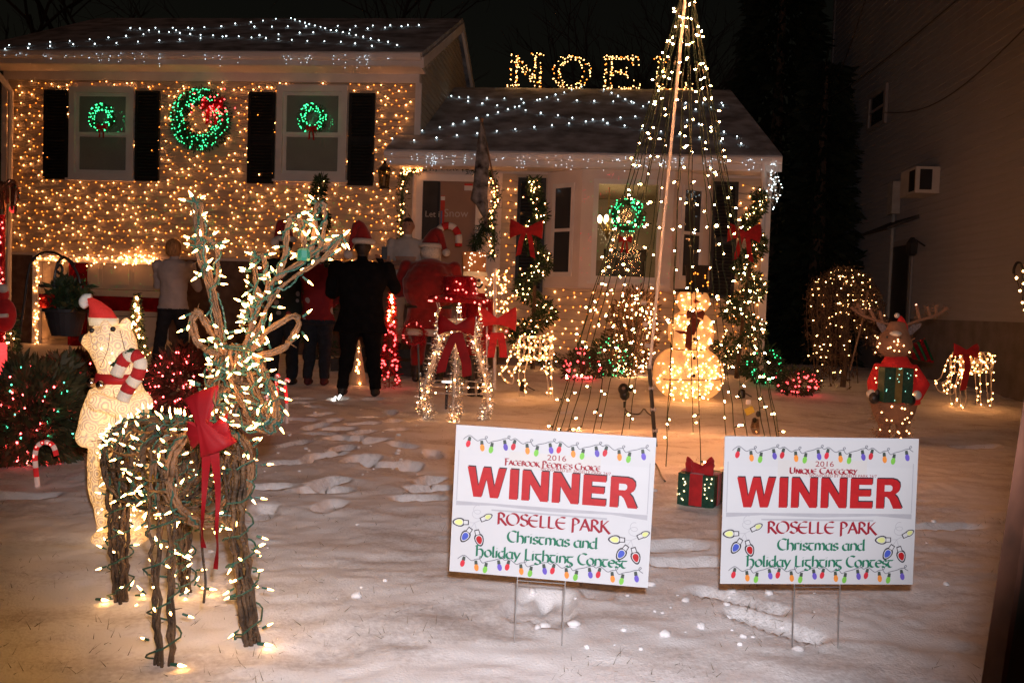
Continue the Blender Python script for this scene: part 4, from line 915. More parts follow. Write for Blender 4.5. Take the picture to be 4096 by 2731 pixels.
def yard_sign(label, M, title, tx0, tx1, sp, stake_l):
    t = thing('yard_sign', label, 'sign', 'contest yard signs'); t.matrix_world = M
    P = lambda x, y, d=0.0: Vector(((x - .5) * SW, (.5 - y) * SH, .0006 + d))       # fractions of the board
    MB().span((-SW / 2, -SH / 2, -.004), (SW / 2, SH / 2, 0)).build('board', M_BOARD, t)
    b_ = MB(); b_.add([P(.018, .515), P(.978, .515), P(.978, .55), P(.80, .53), P(.5, .515 + .028), P(.2, .53), P(.018, .545)], [(0, 1, 2, 3, 4, 5, 6)]); b_.add([P(.20, .555), P(.78, .555), P(.78, .568), P(.20, .565)], [(0, 1, 2, 3)])
    for x in (.020, .976): b_.add([P(x - .002, .17), P(x + .002, .17), P(x + .002, .51), P(x - .002, .51)], [(0, 1, 2, 3)])
    b_.build('printed_shadow', M_PGREY, t)
    b_ = MB(); b_.add([P(.022, .20, .0003), P(.974, .20, .0003), P(.974, .515, .0003), P(.022, .515, .0003)], [(3, 2, 1, 0)]); b_.build('printed_strip', M_PWHITE, t)
    b_ = MB(); b_.add([P(.275, .155, .0006), P(.735, .155, .0006), P(.735, .27, .0006), P(.275, .27, .0006)], [(3, 2, 1, 0)]); b_.build('sticker', M_PIVORY, t)
    for nm, mm, ox, oy, dd in (('lettering_shadow', M_PBLK, .004, -.008, .0009), ('lettering', M_PRED, 0, 0, .0014)):
        x = .068; b_ = MB(); tw = sum(BLOCK[c][0] for c in 'WINNER') + 5 * .13; sx = (.925 - x) / tw; y0, y1 = .478, .275
        for c in 'WINNER':
            for poly in BLOCK[c][1]: b_.add([P(x + p[0] * sx + ox, y0 + (y1 - y0) * p[1] + oy, dd) for p in poly], [tuple(range(len(poly)))])
            if c == 'R': rx_ = x
            x += (BLOCK[c][0] + .13) * sx
        b_.build(nm, mm, t)
    b_ = MB(); b_.add([P(rx_ + a * sx, y0 + (y1 - y0) * c, .0019) for a, c in ((.29, .58), (.50, .58), (.56, .63), (.57, .70), (.55, .76), (.49, .79), (.29, .79))], [tuple(range(7))]); b_.build('letter_counter', M_PWHITE, t)
    fn = lambda x, y, d=0.0: P(x, y, .0010 + d)
    b_ = MB(); text_mesh('2016', .024, lambda a, c: P(.515 + a / SW, .197 - c / SH, .0010), b_, squash=1.25); pen(b_, title, tx0, tx1, .246, -.042, fn, nib=.10, small=.74)
    text_mesh(sp, .0125, lambda a, c: P(.612 + a / SW, .268 - c / SH, .0010), b_, squash=1.05); b_.build('lettering', M_PMAR, t)
    b_ = MB(); pen(b_, 'ROSELLE PARK', .232, .795, .652, -.080, fn, nib=.078); b_.build('lettering', M_PMAR, t)
    b_ = MB(); pen(b_, 'Christmas and', .288, .742, .766, -.076, fn, nib=.082); pen(b_, 'Hxoliday Lighting Contest', .128, .892, .880, -.076, fn, nib=.082); b_.build('lettering', M_PGRN, t)
    for y0, sl in ((.085, 0), (.900, 0)):                # printed strings of coloured bulbs
        b_ = MB(); xs_ = [.075 + .0572 * k for k in range(16)]; pts = []
        for k, x in enumerate(xs_):
            dy = (-.018, .002, .012, -.012)[k % 4]; ang = (.22, -.14, .16, -.22)[k % 4]; rot = lambda a, c: P(x + (a * math.cos(ang) - c * math.sin(ang)) / SW, y0 + dy + (a * math.sin(ang) + c * math.cos(ang)) / SH, .0012)
            b_.add([rot(.0072 * math.cos(q), .0262 + .0112 * math.sin(q)) for q in [i * .524 for i in range(12)]], [tuple(range(12))], k % 4)
            b_.add([rot(-.0042, .004), rot(.0042, .004), rot(.0052, .0165), rot(-.0052, .0165)], [(0, 1, 2, 3)], 4)
            pts += [(x - .022, y0 + dy + .012), (x, y0 + dy)]
            if k % 2: pts += [(x + .02, y0 + dy - .004), (x + .03, y0 + dy - .016), (x + .024, y0 + dy - .022), (x + .018, y0 + dy - .012)]
        cc = curve([(a, c, 0) for a, c in [(.04, y0 + .01)] + pts + [(.955, y0 - .01), (.972, y0 + .004)]], 4)
        for i in range(len(cc) - 1):
            d = cc[i + 1] - cc[i]; d = Vector((d.x * SW, d.y * SH, 0)); 
            if d.length < 1e-6: continue
            d.normalize(); o = Vector((-d.y / SW, d.x / SH, 0)) * .0011
            b_.add([P((cc[i] + o).x, (cc[i] + o).y, .0009), P((cc[i + 1] + o).x, (cc[i + 1] + o).y, .0009), P((cc[i + 1] - o).x, (cc[i + 1] - o).y, .0009), P((cc[i] - o).x, (cc[i] - o).y, .0009)], [(0, 1, 2, 3)], 5)
        b_.build('printed_light_string', PB, t)
    for cx_, cy_ in ((.118, .655), (.905, .69)):         # printed clusters of four big bulbs
        b_ = MB(); mm = [M_PBLK, M_PWHITE, M_PLIME, M_PBLUE, M_PRED, M_PGREY]
        for ang, r0, L_, w_, mi in ((178, .028, .040, .0135, 2), (-28, .030, .030, .010, 2), (122, .030, .042, .0145, 3), (72, .032, .042, .0145, 4)):
            ca, sa = math.cos(R(ang)), math.sin(R(ang)); q = lambda a, c, d: P(cx_ + (a * ca - c * sa) / SW, cy_ + (a * sa + c * ca) / SH, d)
            for k, (gr, cm, dd) in enumerate(((1.0, 0, .0010), (.76, 1, .0013), (.62, mi, .0016))):
                pl = [(r0 + L_ * .55 + L_ * .5 * gr * math.cos(u), w_ * gr * math.sin(u) * (1 - .25 * math.cos(u))) for u in [i * .3927 for i in range(16)]]; b_.add([q(a, c, dd) for a, c in pl], [tuple(range(16))], cm)
            for k, (gr, cm, dd) in enumerate(((1.0, 0, .0011), (.70, 1, .0014))): b_.add([q(r0 + a * gr, c * gr, dd) for a, c in ((-.010, -.0075), (.008, -.0085), (.008, .0085), (-.010, .0075))], [(0, 1, 2, 3)], cm)
            b_.add([q(0, -.0008, .0009), q(r0 - .009, -.0008, .0009), q(r0 - .009, .0008, .0009), q(0, .0008, .0009)], [(0, 1, 2, 3)], 5)
        cc = [(.005 + .016 * math.cos(i * .7) * (1 - i / 40), -.020 - i * .0016 + .010 * math.sin(i * .7)) for i in range(18)]
        for i in range(17):
            (a, c), (e, f_) = cc[i], cc[i + 1]; d = Vector((e - a, f_ - c)).normalized() * .0008; b_.add([P(cx_ + (a - d.y) / SW, cy_ + (c + d.x) / SH, .0010 + (i % 3) * .00005), P(cx_ + (e - d.y) / SW, cy_ + (f_ + d.x) / SH, .0010 + (i % 3) * .00005), P(cx_ + (e + d.y) / SW, cy_ + (f_ - d.x) / SH, .0010 + (i % 3) * .00005), P(cx_ + (a + d.y) / SW, cy_ + (c - d.x) / SH, .0010 + (i % 3) * .00005)], [(0, 1, 2, 3)], 5)
        b_.build('printed_bulb_cluster', mm, t)
    st = MB(); y_ = -SH / 2; x0, x1 = stake_l
    for x in (x0, x1): st.tube([(x, y_ + .2, -.0022), (x, y_ - .30, -.0022)], .0019, 6)
    for zz in (y_ - .215, y_ - .012): st.tube([(x0, zz, -.0045), (x1, zz + .002, -.0045)], .0019, 6)
    st.build('wire_stake', M_STAKE, t)
c1 = at(2205, 2021, 2.50)
yard_sign('yard sign reading Facebook People\'s Choice winner on a wire stake', place(c1, (math.cos(R(6)), -math.sin(R(6)), -math.tan(R(.9))), (0, 0, 1)), "FACEBOOK PEOPLE'S CHOICE", .255, .735, 'SPONSORED BY: ROSELLE PARK 24/7', (-.092, .055))
c2 = at(3279, 2043, 2.53)
yard_sign('yard sign reading Unique Category winner on a wire stake', place(c2, (math.cos(R(-3)), -math.sin(R(-3)), math.tan(R(.75))), (0, 0, 1)), 'UNIQUE CATEGORY', .335, .685, 'SPONSORED BY: ROSELLE PARK 24/7', (-.070, .075))

# ------------------------------------------------------------------ the vine reindeer in front
dr = thing('vine_reindeer', 'big grapevine reindeer wrapped in green wire and clear mini lights with a red ribbon', 'reindeer', None, ground_px(740, 2520)); D0 = dr.location.copy()
def wp(x, y, Y): return at(x, y, Y) - D0
M_VINE = mat('grapevine', (.050, .028, .016), .5, .5, 25, (.13, .075, .038), bump=.6, bscale=120)
M_VINE2 = mat('pale_vine', (.17, .085, .038), .5, .35, 25, bump=.5, bscale=120)
def bundle(mb, path, n, spread, r, mi=0, steps=6, wig=.006):
    P0 = curve(path, steps); k = len(P0); sp = spread if callable(spread) else (lambda t: spread)
    for i in range(n):
        a0 = random.uniform(0, 6.28); tw = random.uniform(-2.0, 2.0); rr = random.uniform(.35, 1.0); pts = []
        for j, p in enumerate(P0):
            t = j / (k - 1); d = (P0[min(j + 1, k - 1)] - P0[max(j - 1, 0)]).normalized(); u = d.orthogonal().normalized(); w_ = d.cross(u); a = a0 + tw * t
            pts.append(p + (u * math.cos(a) + w_ * math.sin(a)) * sp(t) * rr + Vector((random.gauss(0, wig), random.gauss(0, wig), random.gauss(0, wig))) * .5)
        for _ in range(2):                            # frayed ends
            j = random.randrange(1, k); e = Vector((random.gauss(0, 1), random.gauss(0, 1), random.gauss(0, 1))).normalized(); mb.tube([pts[j], pts[j] + e * random.uniform(.012, .035)], [r * .4, r * .15], 3, mi)
        q = r * random.uniform(.7, 1.25); mb.tube(pts, [q * random.uniform(.8, 1.15) for _ in pts], 5, mi)
SPOTS = []                                           # where lamps may sit: (point, outward, centre path)
def spots(path, rad, n, steps=6):
    P0 = curve(path, steps)
    for _ in range(int(n * 1.35)):
        j = random.randrange(len(P0)); a = Vector((random.gauss(0, 1), random.gauss(-.3, 1), random.gauss(0, .35))).normalized(); SPOTS.append((P0[j] + a * rad, a))
WR = []
def wrap(path, rad, turns, steps=8):
    P0 = curve(path, steps); k = len(P0); pts = []
    for j in range(k * 3):
        t = j / (k * 3 - 1); f = t * (k - 1); i = min(int(f), k - 2); p = P0[i].lerp(P0[i + 1], f - i); d = (P0[i + 1] - P0[i]).normalized(); u = d.orthogonal().normalized(); w_ = d.cross(u); a = turns * 6.283 * t + random.gauss(0, .2); pts.append(p + (u * math.cos(a) + w_ * math.sin(a)) * rad * random.uniform(.85, 1.1))
    WR.append(pts)
gF1, gF2, gR1, gR2 = [ground_px(*p) - D0 for p in ((655, 2660), (1000, 2572), (488, 2405), (745, 2365))]
legs = [(gF1, [wp(650, 2350, 2.28), wp(655, 2050, 2.32), wp(665, 1800, 2.36)], .040, 7), (gF2, [wp(975, 2300, 2.40), wp(950, 2080, 2.38), wp(965, 1800, 2.36)], .038, 7),
        (gR1, [wp(480, 2200, 2.74), wp(475, 2000, 2.76), wp(490, 1780, 2.78)], .034, 8), (gR2, [wp(735, 2200, 2.80), wp(725, 2020, 2.80), wp(700, 1820, 2.78)], .030, 8)]
for g, up_, sp, n in legs:
    b_ = MB(); path = [g + Vector((0, 0, -.02))] + up_; bundle(b_, path, n, lambda t, sp=sp: sp * (.62 + .5 * t), .0066, 0, 7, .008); b_.build('leg', [M_VINE, M_VINE2], dr, smooth=True)
    spots(path, sp + .012, 22); wrap(path, sp + .006, 6)
Cr, Cf = wp(545, 1830, 2.76), wp(845, 1890, 2.34); axd = (Cf - Cr).normalized(); sd = axd.cross(Vector((0, 0, 1))).normalized(); up_ = sd.cross(axd)
b_ = MB(); RB = []
for k in range(7):
    t = k / 6; c = Cr.lerp(Cf, t); r1 = (.10, .128, .132, .126, .126, .130, .124)[k]; r2 = (.11, .140, .142, .132, .132, .142, .140)[k]; RB.append((c, r1, r2))
    ringp = [c + sd * (r1 * math.cos(i * .3927)) + up_ * (r2 * math.sin(i * .3927)) for i in range(17)]
    bundle(b_, ringp, 5 if k in (0, 6) else 3, .012, .0050, 0 if k < 5 else 1, 3, .004); wrap(ringp, .014, 5, 3)
for i in range(20):
    a = i * 6.283 / 20 + random.uniform(-.1, .1); b_.tube(curve([c + sd * (r1 * math.cos(a) * 1.02) + up_ * (r2 * math.sin(a) * 1.02) + Vector((random.gauss(0, .006),) * 3) for c, r1, r2 in RB], 3), .0045, 5, i % 2)
for _ in range(16):                                  # rump weave
    a, e = random.uniform(0, 6.28), random.uniform(0, 6.28); c, r1, r2 = RB[0]; p = c + sd * r1 * math.cos(a) + up_ * r2 * math.sin(a); q = c + sd * r1 * math.cos(e) + up_ * r2 * math.sin(e); b_.tube(curve([p, (p + q) / 2 - axd * random.uniform(.02, .09), q], 5), .0045, 5, 0)
b_.build('body', [M_VINE, M_VINE2], dr, smooth=True)
for c, r1, r2 in RB:
    for _ in range(19):
        a = random.uniform(0, 6.28); o = sd * math.cos(a) + up_ * math.sin(a); SPOTS.append((c + axd * random.uniform(-.04, .04) + sd * (r1 + .012) * math.cos(a) + up_ * (r2 + .012) * math.sin(a), o))
b_ = MB(); neck = [wp(845, 1760, 2.38), wp(885, 1600, 2.31), wp(925, 1450, 2.26), wp(935, 1380, 2.26)]; bundle(b_, neck, 15, lambda t: .078 - .048 * t, .0042, 1, 5); b_.build('neck', [M_VINE, M_VINE2], dr, smooth=True); spots(neck, .07, 34); wrap(neck, .07, 4); wrap(neck, .06, -5)
b_ = MB(); Yh = 2.17
HL = [[(925, 1385), (1010, 1440), (1085, 1540), (1112, 1650), (1080, 1715), (1020, 1690), (950, 1590), (900, 1480), (925, 1385)], [(900, 1440), (870, 1540), (880, 1630), (950, 1690), (1040, 1720)], [(960, 1400), (1000, 1500), (1050, 1620), (1075, 1700)], [(1010, 1420), (1060, 1500), (1095, 1600), (1090, 1700)]]
for k, l in enumerate(HL):
    for dy in (0, .055):
        pts = [wp(x, y, Yh + .10 - .13 * (y - 1385) / 330 + dy) for x, y in l]; bundle(b_, pts, 3, .010, .0038, 1, 4, .004)
        if dy == 0: spots(pts, .016, 12); wrap(pts, .014, 4, 5)
for k in range(7):
    t = k / 6; c = wp(920 + 130 * t, 1440 + 250 * t, Yh + .11 - .12 * t); r_ = .055 - .022 * t; bundle(b_, [c + Vector((r_ * math.cos(i * .785), r_ * .8 * math.sin(i * .785) + .02, r_ * .35 * math.cos(i * .785) * -1)) for i in range(9)], 2, .006, .004, 0, 3, .003)
b_.build('head', [M_VINE, M_VINE2], dr, smooth=True)
Ya = 2.27
for pts in ([(990, 1410), (1080, 1325), (1170, 1272), (1200, 1300), (1140, 1385), (1010, 1425)], [(880, 1425), (800, 1380), (768, 1290), (795, 1250), (845, 1320), (895, 1415)]):
    b_ = MB(); P0 = [wp(x, y, Ya - .03) for x, y in pts]; bundle(b_, P0, 5, .010, .0046, 1, 5, .003); b_.build('ear', [M_VINE, M_VINE2], dr, smooth=True); spots(P0, .014, 5)
ANT = [[[(885, 1400), (862, 1270), (825, 1120), (800, 990), (783, 900), (778, 825), (792, 806), (806, 830), (812, 930), (835, 1060), (880, 1250), (910, 1400)], [(850, 1150), (805, 1060), (788, 985), (820, 950), (865, 990), (868, 1080), (850, 1160)]],
       [[(975, 1400), (1020, 1280), (1055, 1180), (1110, 1110), (1200, 1050), (1300, 985), (1345, 945), (1355, 962), (1290, 1035), (1180, 1110), (1090, 1190), (1040, 1300), (995, 1400)], [(1040, 1230), (1022, 1120), (1016, 1035), (1032, 1015), (1052, 1040), (1066, 1120), (1070, 1200)],
        [(1105, 1120), (1140, 1020), (1148, 920), (1165, 872), (1198, 880), (1212, 950), (1225, 1030)], [(1225, 1040), (1258, 960), (1262, 860), (1276, 815), (1292, 830), (1290, 930), (1262, 1030)], [(960, 1300), (1000, 1220), (1010, 1300), (975, 1390)]]]
for br in ANT:
    b_ = MB()
    for l in br:
        pts = [wp(x, y, Ya + .04 * math.sin(x * .01)) for x, y in l]; bundle(b_, pts, 4, .0056, .0030, 1, 5, .0035); spots(pts, .012, 6 + len(l)); wrap(pts, .010, 5, 5)
    b_.build('antler', [M_VINE, M_VINE2], dr, smooth=True)
wire_mesh('light_cord', WR, .0028, mat('cord_green', (.02, .075, .055), .45, .2, 20), dr, 5)
bm_ = MB(); bm_.lathe([(.0032, -.022), (.0046, -.020), (.0050, .0), (.0044, .004)], (0, 0, 0), 7, 0); bm_.lathe([(.0036, .004), (.0044, .010), (.0036, .018), (.0008, .030)], (0, 0, 0), 7, 1)
BULB = bm_.mesh('light_bulb', [mat('socket_green', (.02, .09, .065), .45, .2, 30), B_DEER], True)
random.shuffle(SPOTS); more_ = MB()
for k, (p, d) in enumerate(SPOTS):
    dd = (d + Vector((random.gauss(0, .5), random.gauss(0, .4), random.gauss(0, .45)))).normalized()
    if k < 290: inst('light_bulb', BULB, dr, p + dd * .014, toward(dd), .70)
    else: c = p + dd * .014; more_.lathe([(.0025, -.015), (.0034, .002)], c, 6, 0, toward(dd)); more_.lathe([(.0026, .003), (.0032, .007), (.0006, .021)], c, 6, 1, toward(dd))
more_.build('bulb_string', [MATS['socket_green'], B_DEER], dr, kind='stuff')
for g in (gF1 + Vector((.045, -.02, .012)), gF2 + Vector((.05, -.03, .012)), gR2 + Vector((.08, .0, .012)), gR1 + Vector((-.06, -.02, .012))): inst('light_bulb', BULB, dr, g, toward((1, -.3, .05)))
M_RIB = mat('red_satin', (.24, .005, .008), .6, .2, 10, spec=.2)
bow(dr, wp(822, 1690, 2.17), .155, M_RIB, ax=Vector((.40, -.25, -.88)), up=Vector((.9, 0, .42)), tails=0); bow(dr, wp(842, 1735, 2.165), .115, M_RIB, ax=Vector((.93, -.2, .25)), up=Vector((-.2, 0, .97)), tails=0)
for l, w_ in (([(835, 1740), (825, 1850), (815, 2000), (808, 2120), (815, 2190)], 34), ([(850, 1750), (862, 1850), (872, 1980), (866, 2120), (870, 2190), (862, 2275)], 30)):
    P0 = curve([wp(x, y, 2.16 + .01 * math.sin(y * .03)) for x, y in l], 5); V = []
    for j, p in enumerate(P0):
        t = j / (len(P0) - 1); ww = px(w_, 2.16) / 2 * (1 - .35 * t) * (1 + .35 * math.sin(9 * t)); a = .9 * math.sin(6 * t); V += [p + Vector((-ww * math.cos(a), -ww * math.sin(a), 0)), p + Vector((ww * math.cos(a), ww * math.sin(a), 0))]
    b_ = MB(); n = len(P0); b_.add(V, [(2 * j, 2 * j + 1, 2 * j + 3, 2 * j + 2) for j in range(n - 1)]); b_.build('ribbon_tail', M_RIB, dr, smooth=True)
b_ = MB(); b_.tube(curve([wp(800, 2080, 2.2), wp(812, 2230, 2.2), wp(822, 2320, 2.2), wp(815, 2410, 2.2)], 5), .0035, 5); b_.build('loose_twig', M_VINE, dr)
b_ = MB(); p = wp(545, 1900, 2.62); b_.box(p, (.035, .002, .05), Matrix.Rotation(.25, 3, 'Y')); b_.box(p + Vector((.04, 0, -.01)), (.03, .002, .035), Matrix.Rotation(.1, 3, 'Y')); b_.build('care_tag', mat('yellow_tag', (.55, .42, .05), .6), dr)
b_ = MB(); p = wp(1213, 1020, 2.24); b_.lathe([(.016, -.016), (.019, -.008), (.017, .012), (.010, .018)], p, 8); b_.build('cord_plug', mat('plug_green', (.01, .16, .10), .5), dr)

# ------------------------------------------------------------------ polar bear
def sil(mb, rows, Y, off, k=.8, n=20, mi=0, dy=0.0):
    rg = []
    for y, a, c in rows:
        p, q = at(a, y, Y), at(c, y, Y); m_ = (p + q) / 2 - off; rg.append((m_ + Vector((0, dy, 0)), (q - p).length / 2, (q - p).length / 2 * k))
    mb.loft(rg, n, mi)
M_BEAR = lit_fabric('bear_fabric', (.75, .70, .58), (1.0, .46, .12), 1.15, 24, .75)
br = thing('polar_bear_figure', 'glowing white fabric polar bear standing upright in a red hat with a candy cane', 'bear figure', None, ground_px(430, 2140)); B0 = br.location.copy(); YB = B0.y
bp_ = lambda x, y, dy=0: at(x, y, YB + dy) - B0
b_ = MB(); S = lambda rows, k=.8, dy=0: sil(b_, rows, YB, B0, k, dy=dy)
S([(2010, 372, 585), (1950, 358, 590), (1850, 356, 596), (1760, 362, 602), (1680, 364, 604), (1600, 372, 594), (1540, 388, 566), (1480, 396, 545)])
S([(2150, 385, 462), (2110, 388, 452), (2050, 378, 456), (1970, 368, 470)]); S([(2150, 500, 585), (2110, 508, 578), (2050, 500, 582), (1970, 490, 585)])
S([(1490, 398, 540), (1440, 376, 546), (1400, 358, 548), (1360, 352, 542), (1325, 362, 528), (1300, 385, 500)], .85)
b_.tube([bp_(420, 1375), bp_(362, 1366), bp_(345, 1362)], [.075, .042, .030], 12); b_.ball(bp_(348, 1362), .029); b_.ball(bp_(420, 2145, -.05), (.05, .085, .03)); b_.ball(bp_(545, 2150, -.05), (.05, .085, .03))
b_.ball(bp_(505, 1298), (.026, .02, .032)); b_.ball(bp_(420, 1300, -.07), (.022, .02, .026))
b_.tube([bp_(410, 1570, -.05), bp_(365, 1660, -.08), bp_(345, 1740, -.08)], [.055, .045, .040], 10); b_.ball(bp_(340, 1745, -.08), (.040, .04, .048))
b_.tube([bp_(585, 1600, -.02), bp_(500, 1640, -.12), bp_(400, 1610, -.14)], [.05, .046, .036], 10); b_.ball(bp_(392, 1608, -.14), .042)
baked(b_, 'body', .010, [M_BEAR], br, smooth=8)
for l, d in (([(455, 1560), (462, 1700), (452, 1850), (470, 2000)], -.105), ([(400, 1470), (430, 1400), (440, 1330)], -.085), ([(520, 1470), (500, 1400), (480, 1320)], -.09), ([(365, 1765), (440, 1755), (520, 1765)], -.105)): MB().tube(curve([bp_(x, y, d) for x, y in l], 5), .0013, 5).build('frame_wire', mat('seam_wire', (.16, .10, .06), .6), br)
for x, y, d in ((452, 1316, -.085), (368, 1322, -.06)): MB().ball(bp_(x, y, d), .011, 10, 8).build('eye', M_BLACK, br, True)
MB().ball(bp_(338, 1357, 0), (.022, .024, .024), 12, 8).build('nose', M_BLACK, br, True)
h = MB(); rg = []
for y, a, c in ((1310, 362, 470), (1278, 356, 472)): p, q = bp_(a, y), bp_(c, y - 14); rg.append(((p + q) / 2, (q.x - p.x) / 2, .052))
h.loft(rg, 18); h.build('hat_band', lit_fabric('hat_fur', (.8, .75, .65), (1, .62, .25), .42, 60, .3), br, True)
h = MB(); h.loft([((bp_(358, 1278) + bp_(468, 1268)) / 2, px(54, YB), .05), (bp_(402, 1235), px(40, YB), .042), (bp_(378, 1205), px(24, YB), .026), (bp_(358, 1190), px(11, YB), .012)], 18); h.build('hat', lit_fabric('hat_felt', (.5, .02, .02), (1, .05, .03), .32, 60, .2), br, True)
h = MB(); h.tube(curve([bp_(365, 1188), bp_(342, 1192), bp_(333, 1212), bp_(345, 1228)], 4), [.014, .015, .016, .017, .018, .018, .019, .019, .018, .017, .016, .015, .012], 10); h.build('pompom', mat('plush_white', (.7, .68, .62), .9), br, True)
h = MB(); p = (bp_(386, 1515) + bp_(480, 1500)) / 2; h.loft([(bp_(472, 1530), px(92, YB), .085), (bp_(472, 1492), px(82, YB), .078)], 22); h.build('collar', mat('collar_red', (.45, .012, .015), .6), br, True)
for x, y, d in ((403, 1540, -.085), (366, 1530, -.05)): MB().ball(bp_(x, y, d), .020, 10, 8).build('bell', mat('bell_metal', (.5, .4, .35), .2, .1, 10, metal=1), br, True)
M_CW, M_CR = lit_fabric('cane_white', (.7, .66, .6), (1, .60, .3), .28, 60, .3), lit_fabric('cane_red', (.42, .012, .015), (1, .04, .03), .12, 60, .2)
cp = curve([bp_(465, 1500, -.15), bp_(495, 1440, -.15), bp_(535, 1420, -.15), bp_(562, 1455, -.15), bp_(545, 1510, -.15), bp_(515, 1550, -.15), bp_(490, 1600, -.15)], 6)
h = MB(); st_ = 4
for k in range(0, len(cp) - 1, st_): h.tube(cp[k:k + st_ + 1], .027, 10, (k // st_) % 2)
h.build('candy_cane', [M_CW, M_CR], br, True)
hp = MB()
for k in range(9): t = k / 8; p = bp_(452 + 75 * t, 1460 - 62 * t, -.17); hp.ball(p, (.013, .004, .007), 6, 4)
hp.build('holly_leaf', M_NEEDLE, br)
P = [bp_(random.uniform(385, 560), y, -.09 - .02 * random.random()) for y in [random.uniform(1330, 2090) for _ in range(40)]]
bulb_cloud('bulb_string', P, .0055, [emis('bear_bulb', (1, .7, .35), 7.0)], br)

# ------------------------------------------------------------------ snowman
sn = thing('snowman_figure', 'glowing orange-lit snowman with black top hat and ribbon scarf', 'snowman figure', None, ground_px(2752, 1597)); S0 = sn.location.copy(); YS = S0.y; sp_ = lambda x, y, d=0: at(x, y, YS) - S0 + Vector((0, d, 0))
b_ = MB()
for cx_, cy_, rx_, ry_, ylo in ((2753, 1494, 141, 112, 1600), (2763, 1326, 92, 84, 1405), (2773, 1205, 66, 52, 1257)):
    rows_ = []
    for i in range(13):
        u = -1 + 2 * i / 12; u *= .985; y_ = min(cy_ - ry_ * u, ylo); wd = rx_ * (1 - abs(u) ** 2.3) ** (1 / 2.3); rows_.append((y_, cx_ - wd, cx_ + wd))
    rows_ = [r_ for i, r_ in enumerate(rows_) if i == 0 or r_[0] < rows_[i - 1][0] - .5]; sil(b_, rows_, YS, S0, .85, 26)
baked(b_, 'body', .018, [lit_fabric('snowman_fabric', (.7, .6, .45), (1.0, .34, .075), .90, 16, .45)], sn, smooth=3)
def on_snow(x, y):
    best = None
    for cx_, cy_, rx_, ry_ in ((2753, 1494, 141, 112), (2763, 1326, 92, 84), (2773, 1205, 66, 52)):
        u = (y - cy_) / ry_
        if abs(u) < .97:
            wd = rx_ * (1 - abs(u) ** 2.3) ** (1 / 2.3)
            if abs(x - cx_) < wd * .95: d_ = -px(wd, YS) * .85 * math.sqrt(1 - ((x - cx_) / wd) ** 2); best = d_ if best is None else min(best, d_)
    return best
P = []
while len(P) < 230:
    x, y = random.uniform(2612, 2893), random.uniform(1160, 1596); d = on_snow(x, y)
    if d is not None: P.append(sp_(x, y, d - .016))
bulb_cloud('bulb_string', P, .0078, [emis('snowman_bulb', (1, .42, .13), 32.0)], sn)
for y in (1395, 1258, 1510):
    fr = MB()
    L_ = [sp_(x, y, on_snow(x, y) - .006) for x in range(2640, 2870, 6) if on_snow(x, y) is not None]; fr.tube(L_, .006, 5); fr.build('frame_wire', mat('seam_wire', (.16, .10, .06), .6), sn)
h = MB(); sil(h, [(1170, 2698, 2862), (1158, 2700, 2862)], YS, S0, .8, 26); sil(h, [(1160, 2744, 2832), (1090, 2742, 2830), (1062, 2738, 2836)], YS, S0, .8, 20); h.build('top_hat', mat('black_tinsel', (.018, .016, .014), .4, .4, 60, bump=.6), sn)
bulb_cloud('hat_light', [sp_(random.uniform(2748, 2828), random.uniform(1075, 1155), -.13) for _ in range(12)], .009, [B_AMBER], sn)
for x, y in ((2760, 1353), (2754, 1425), (2748, 1492)): MB().ball(sp_(x, y, on_snow(x, y) - .015), (.02, .012, .02), 10, 6).build('button', M_BLACK, sn, True)
for x, y in ((2757, 1172), (2799, 1174)): MB().ball(sp_(x, y, on_snow(x, y) - .01), .013, 8, 6).build('eye', M_BLACK, sn, True)
h = MB(); p = sp_(2768, 1205, on_snow(2768, 1205)); h.tube([p, p + Vector((.03, -.09, -.01))], [.024, .006], 8); h.build('nose', mat('carrot', (.5, .10, .05), .6), sn, True)
M_SCARF = mat('brown_ribbon', (.17, .03, .015), .6, .25, 14)
h = MB(); h.tube([sp_(x, 1254, (on_snow(x, 1254) or -.1) - .012) for x in range(2738, 2806, 6)], .028, 8); h.build('scarf', M_SCARF, sn)
bow(sn, sp_(2762, 1262, -.24), .17, M_SCARF, tails=0, name='scarf_bow')
for l in ([(2758, 1270), (2738, 1320), (2732, 1390)], [(2770, 1272), (2745, 1330), (2690, 1325)]):
    b_ = MB(); P0 = [sp_(x, y, -.27) for x, y in l]; V = []
    for p in P0: V += [p + Vector((-.035, 0, .02)), p + Vector((.035, .01, -.02))]
    b_.add(V, [(0, 1, 3, 2), (2, 3, 5, 4)]); b_.build('scarf_tail', M_SCARF, sn)

# ------------------------------------------------------------------ tinsel lantern with red roof
M_TINS = mat('silver_tinsel', (.72, .62, .52), .2, .4, 90, metal=.45); M_TRED = mat('red_tinsel', (.45, .01, .02), .3, .4, 60, metal=.5, bump=.8); M_TGRN = mat('green_tinsel', (.01, .10, .04), .3, .4, 60, metal=.5)
B_TIN = emis('tinsel_bulb', (1, .42, .14), 90.0); B_TRED = emis('red_tinsel_bulb', (1, .16, .13), 6.0)
la = thing('tinsel_lantern', 'silver tinsel lantern with red roof, candle and big red bow, lit with warm bulbs', 'lantern', None, ground_px(1828, 1672)); L0 = la.location.copy(); YL_ = L0.y; lp = lambda x, y, d=0: at(x, y, YL_ + d) - L0
def zof(y): return lp(1828, y).z
def fuzz(path, rad, n, name, m, parent, leaf=.03):
    A = np.array([tuple(p) for p in path]); i = rng.integers(0, len(A), n); q = rng.normal(size=(n, 3)); q /= np.linalg.norm(q, axis=1)[:, None]
    return leaf_cloud(name, A[i] + q * rad * rng.uniform(.2, .9, (n, 1)), leaf, m, parent, .16, D=q, kind='stuff')
cx0 = lp(1828, 1500).x
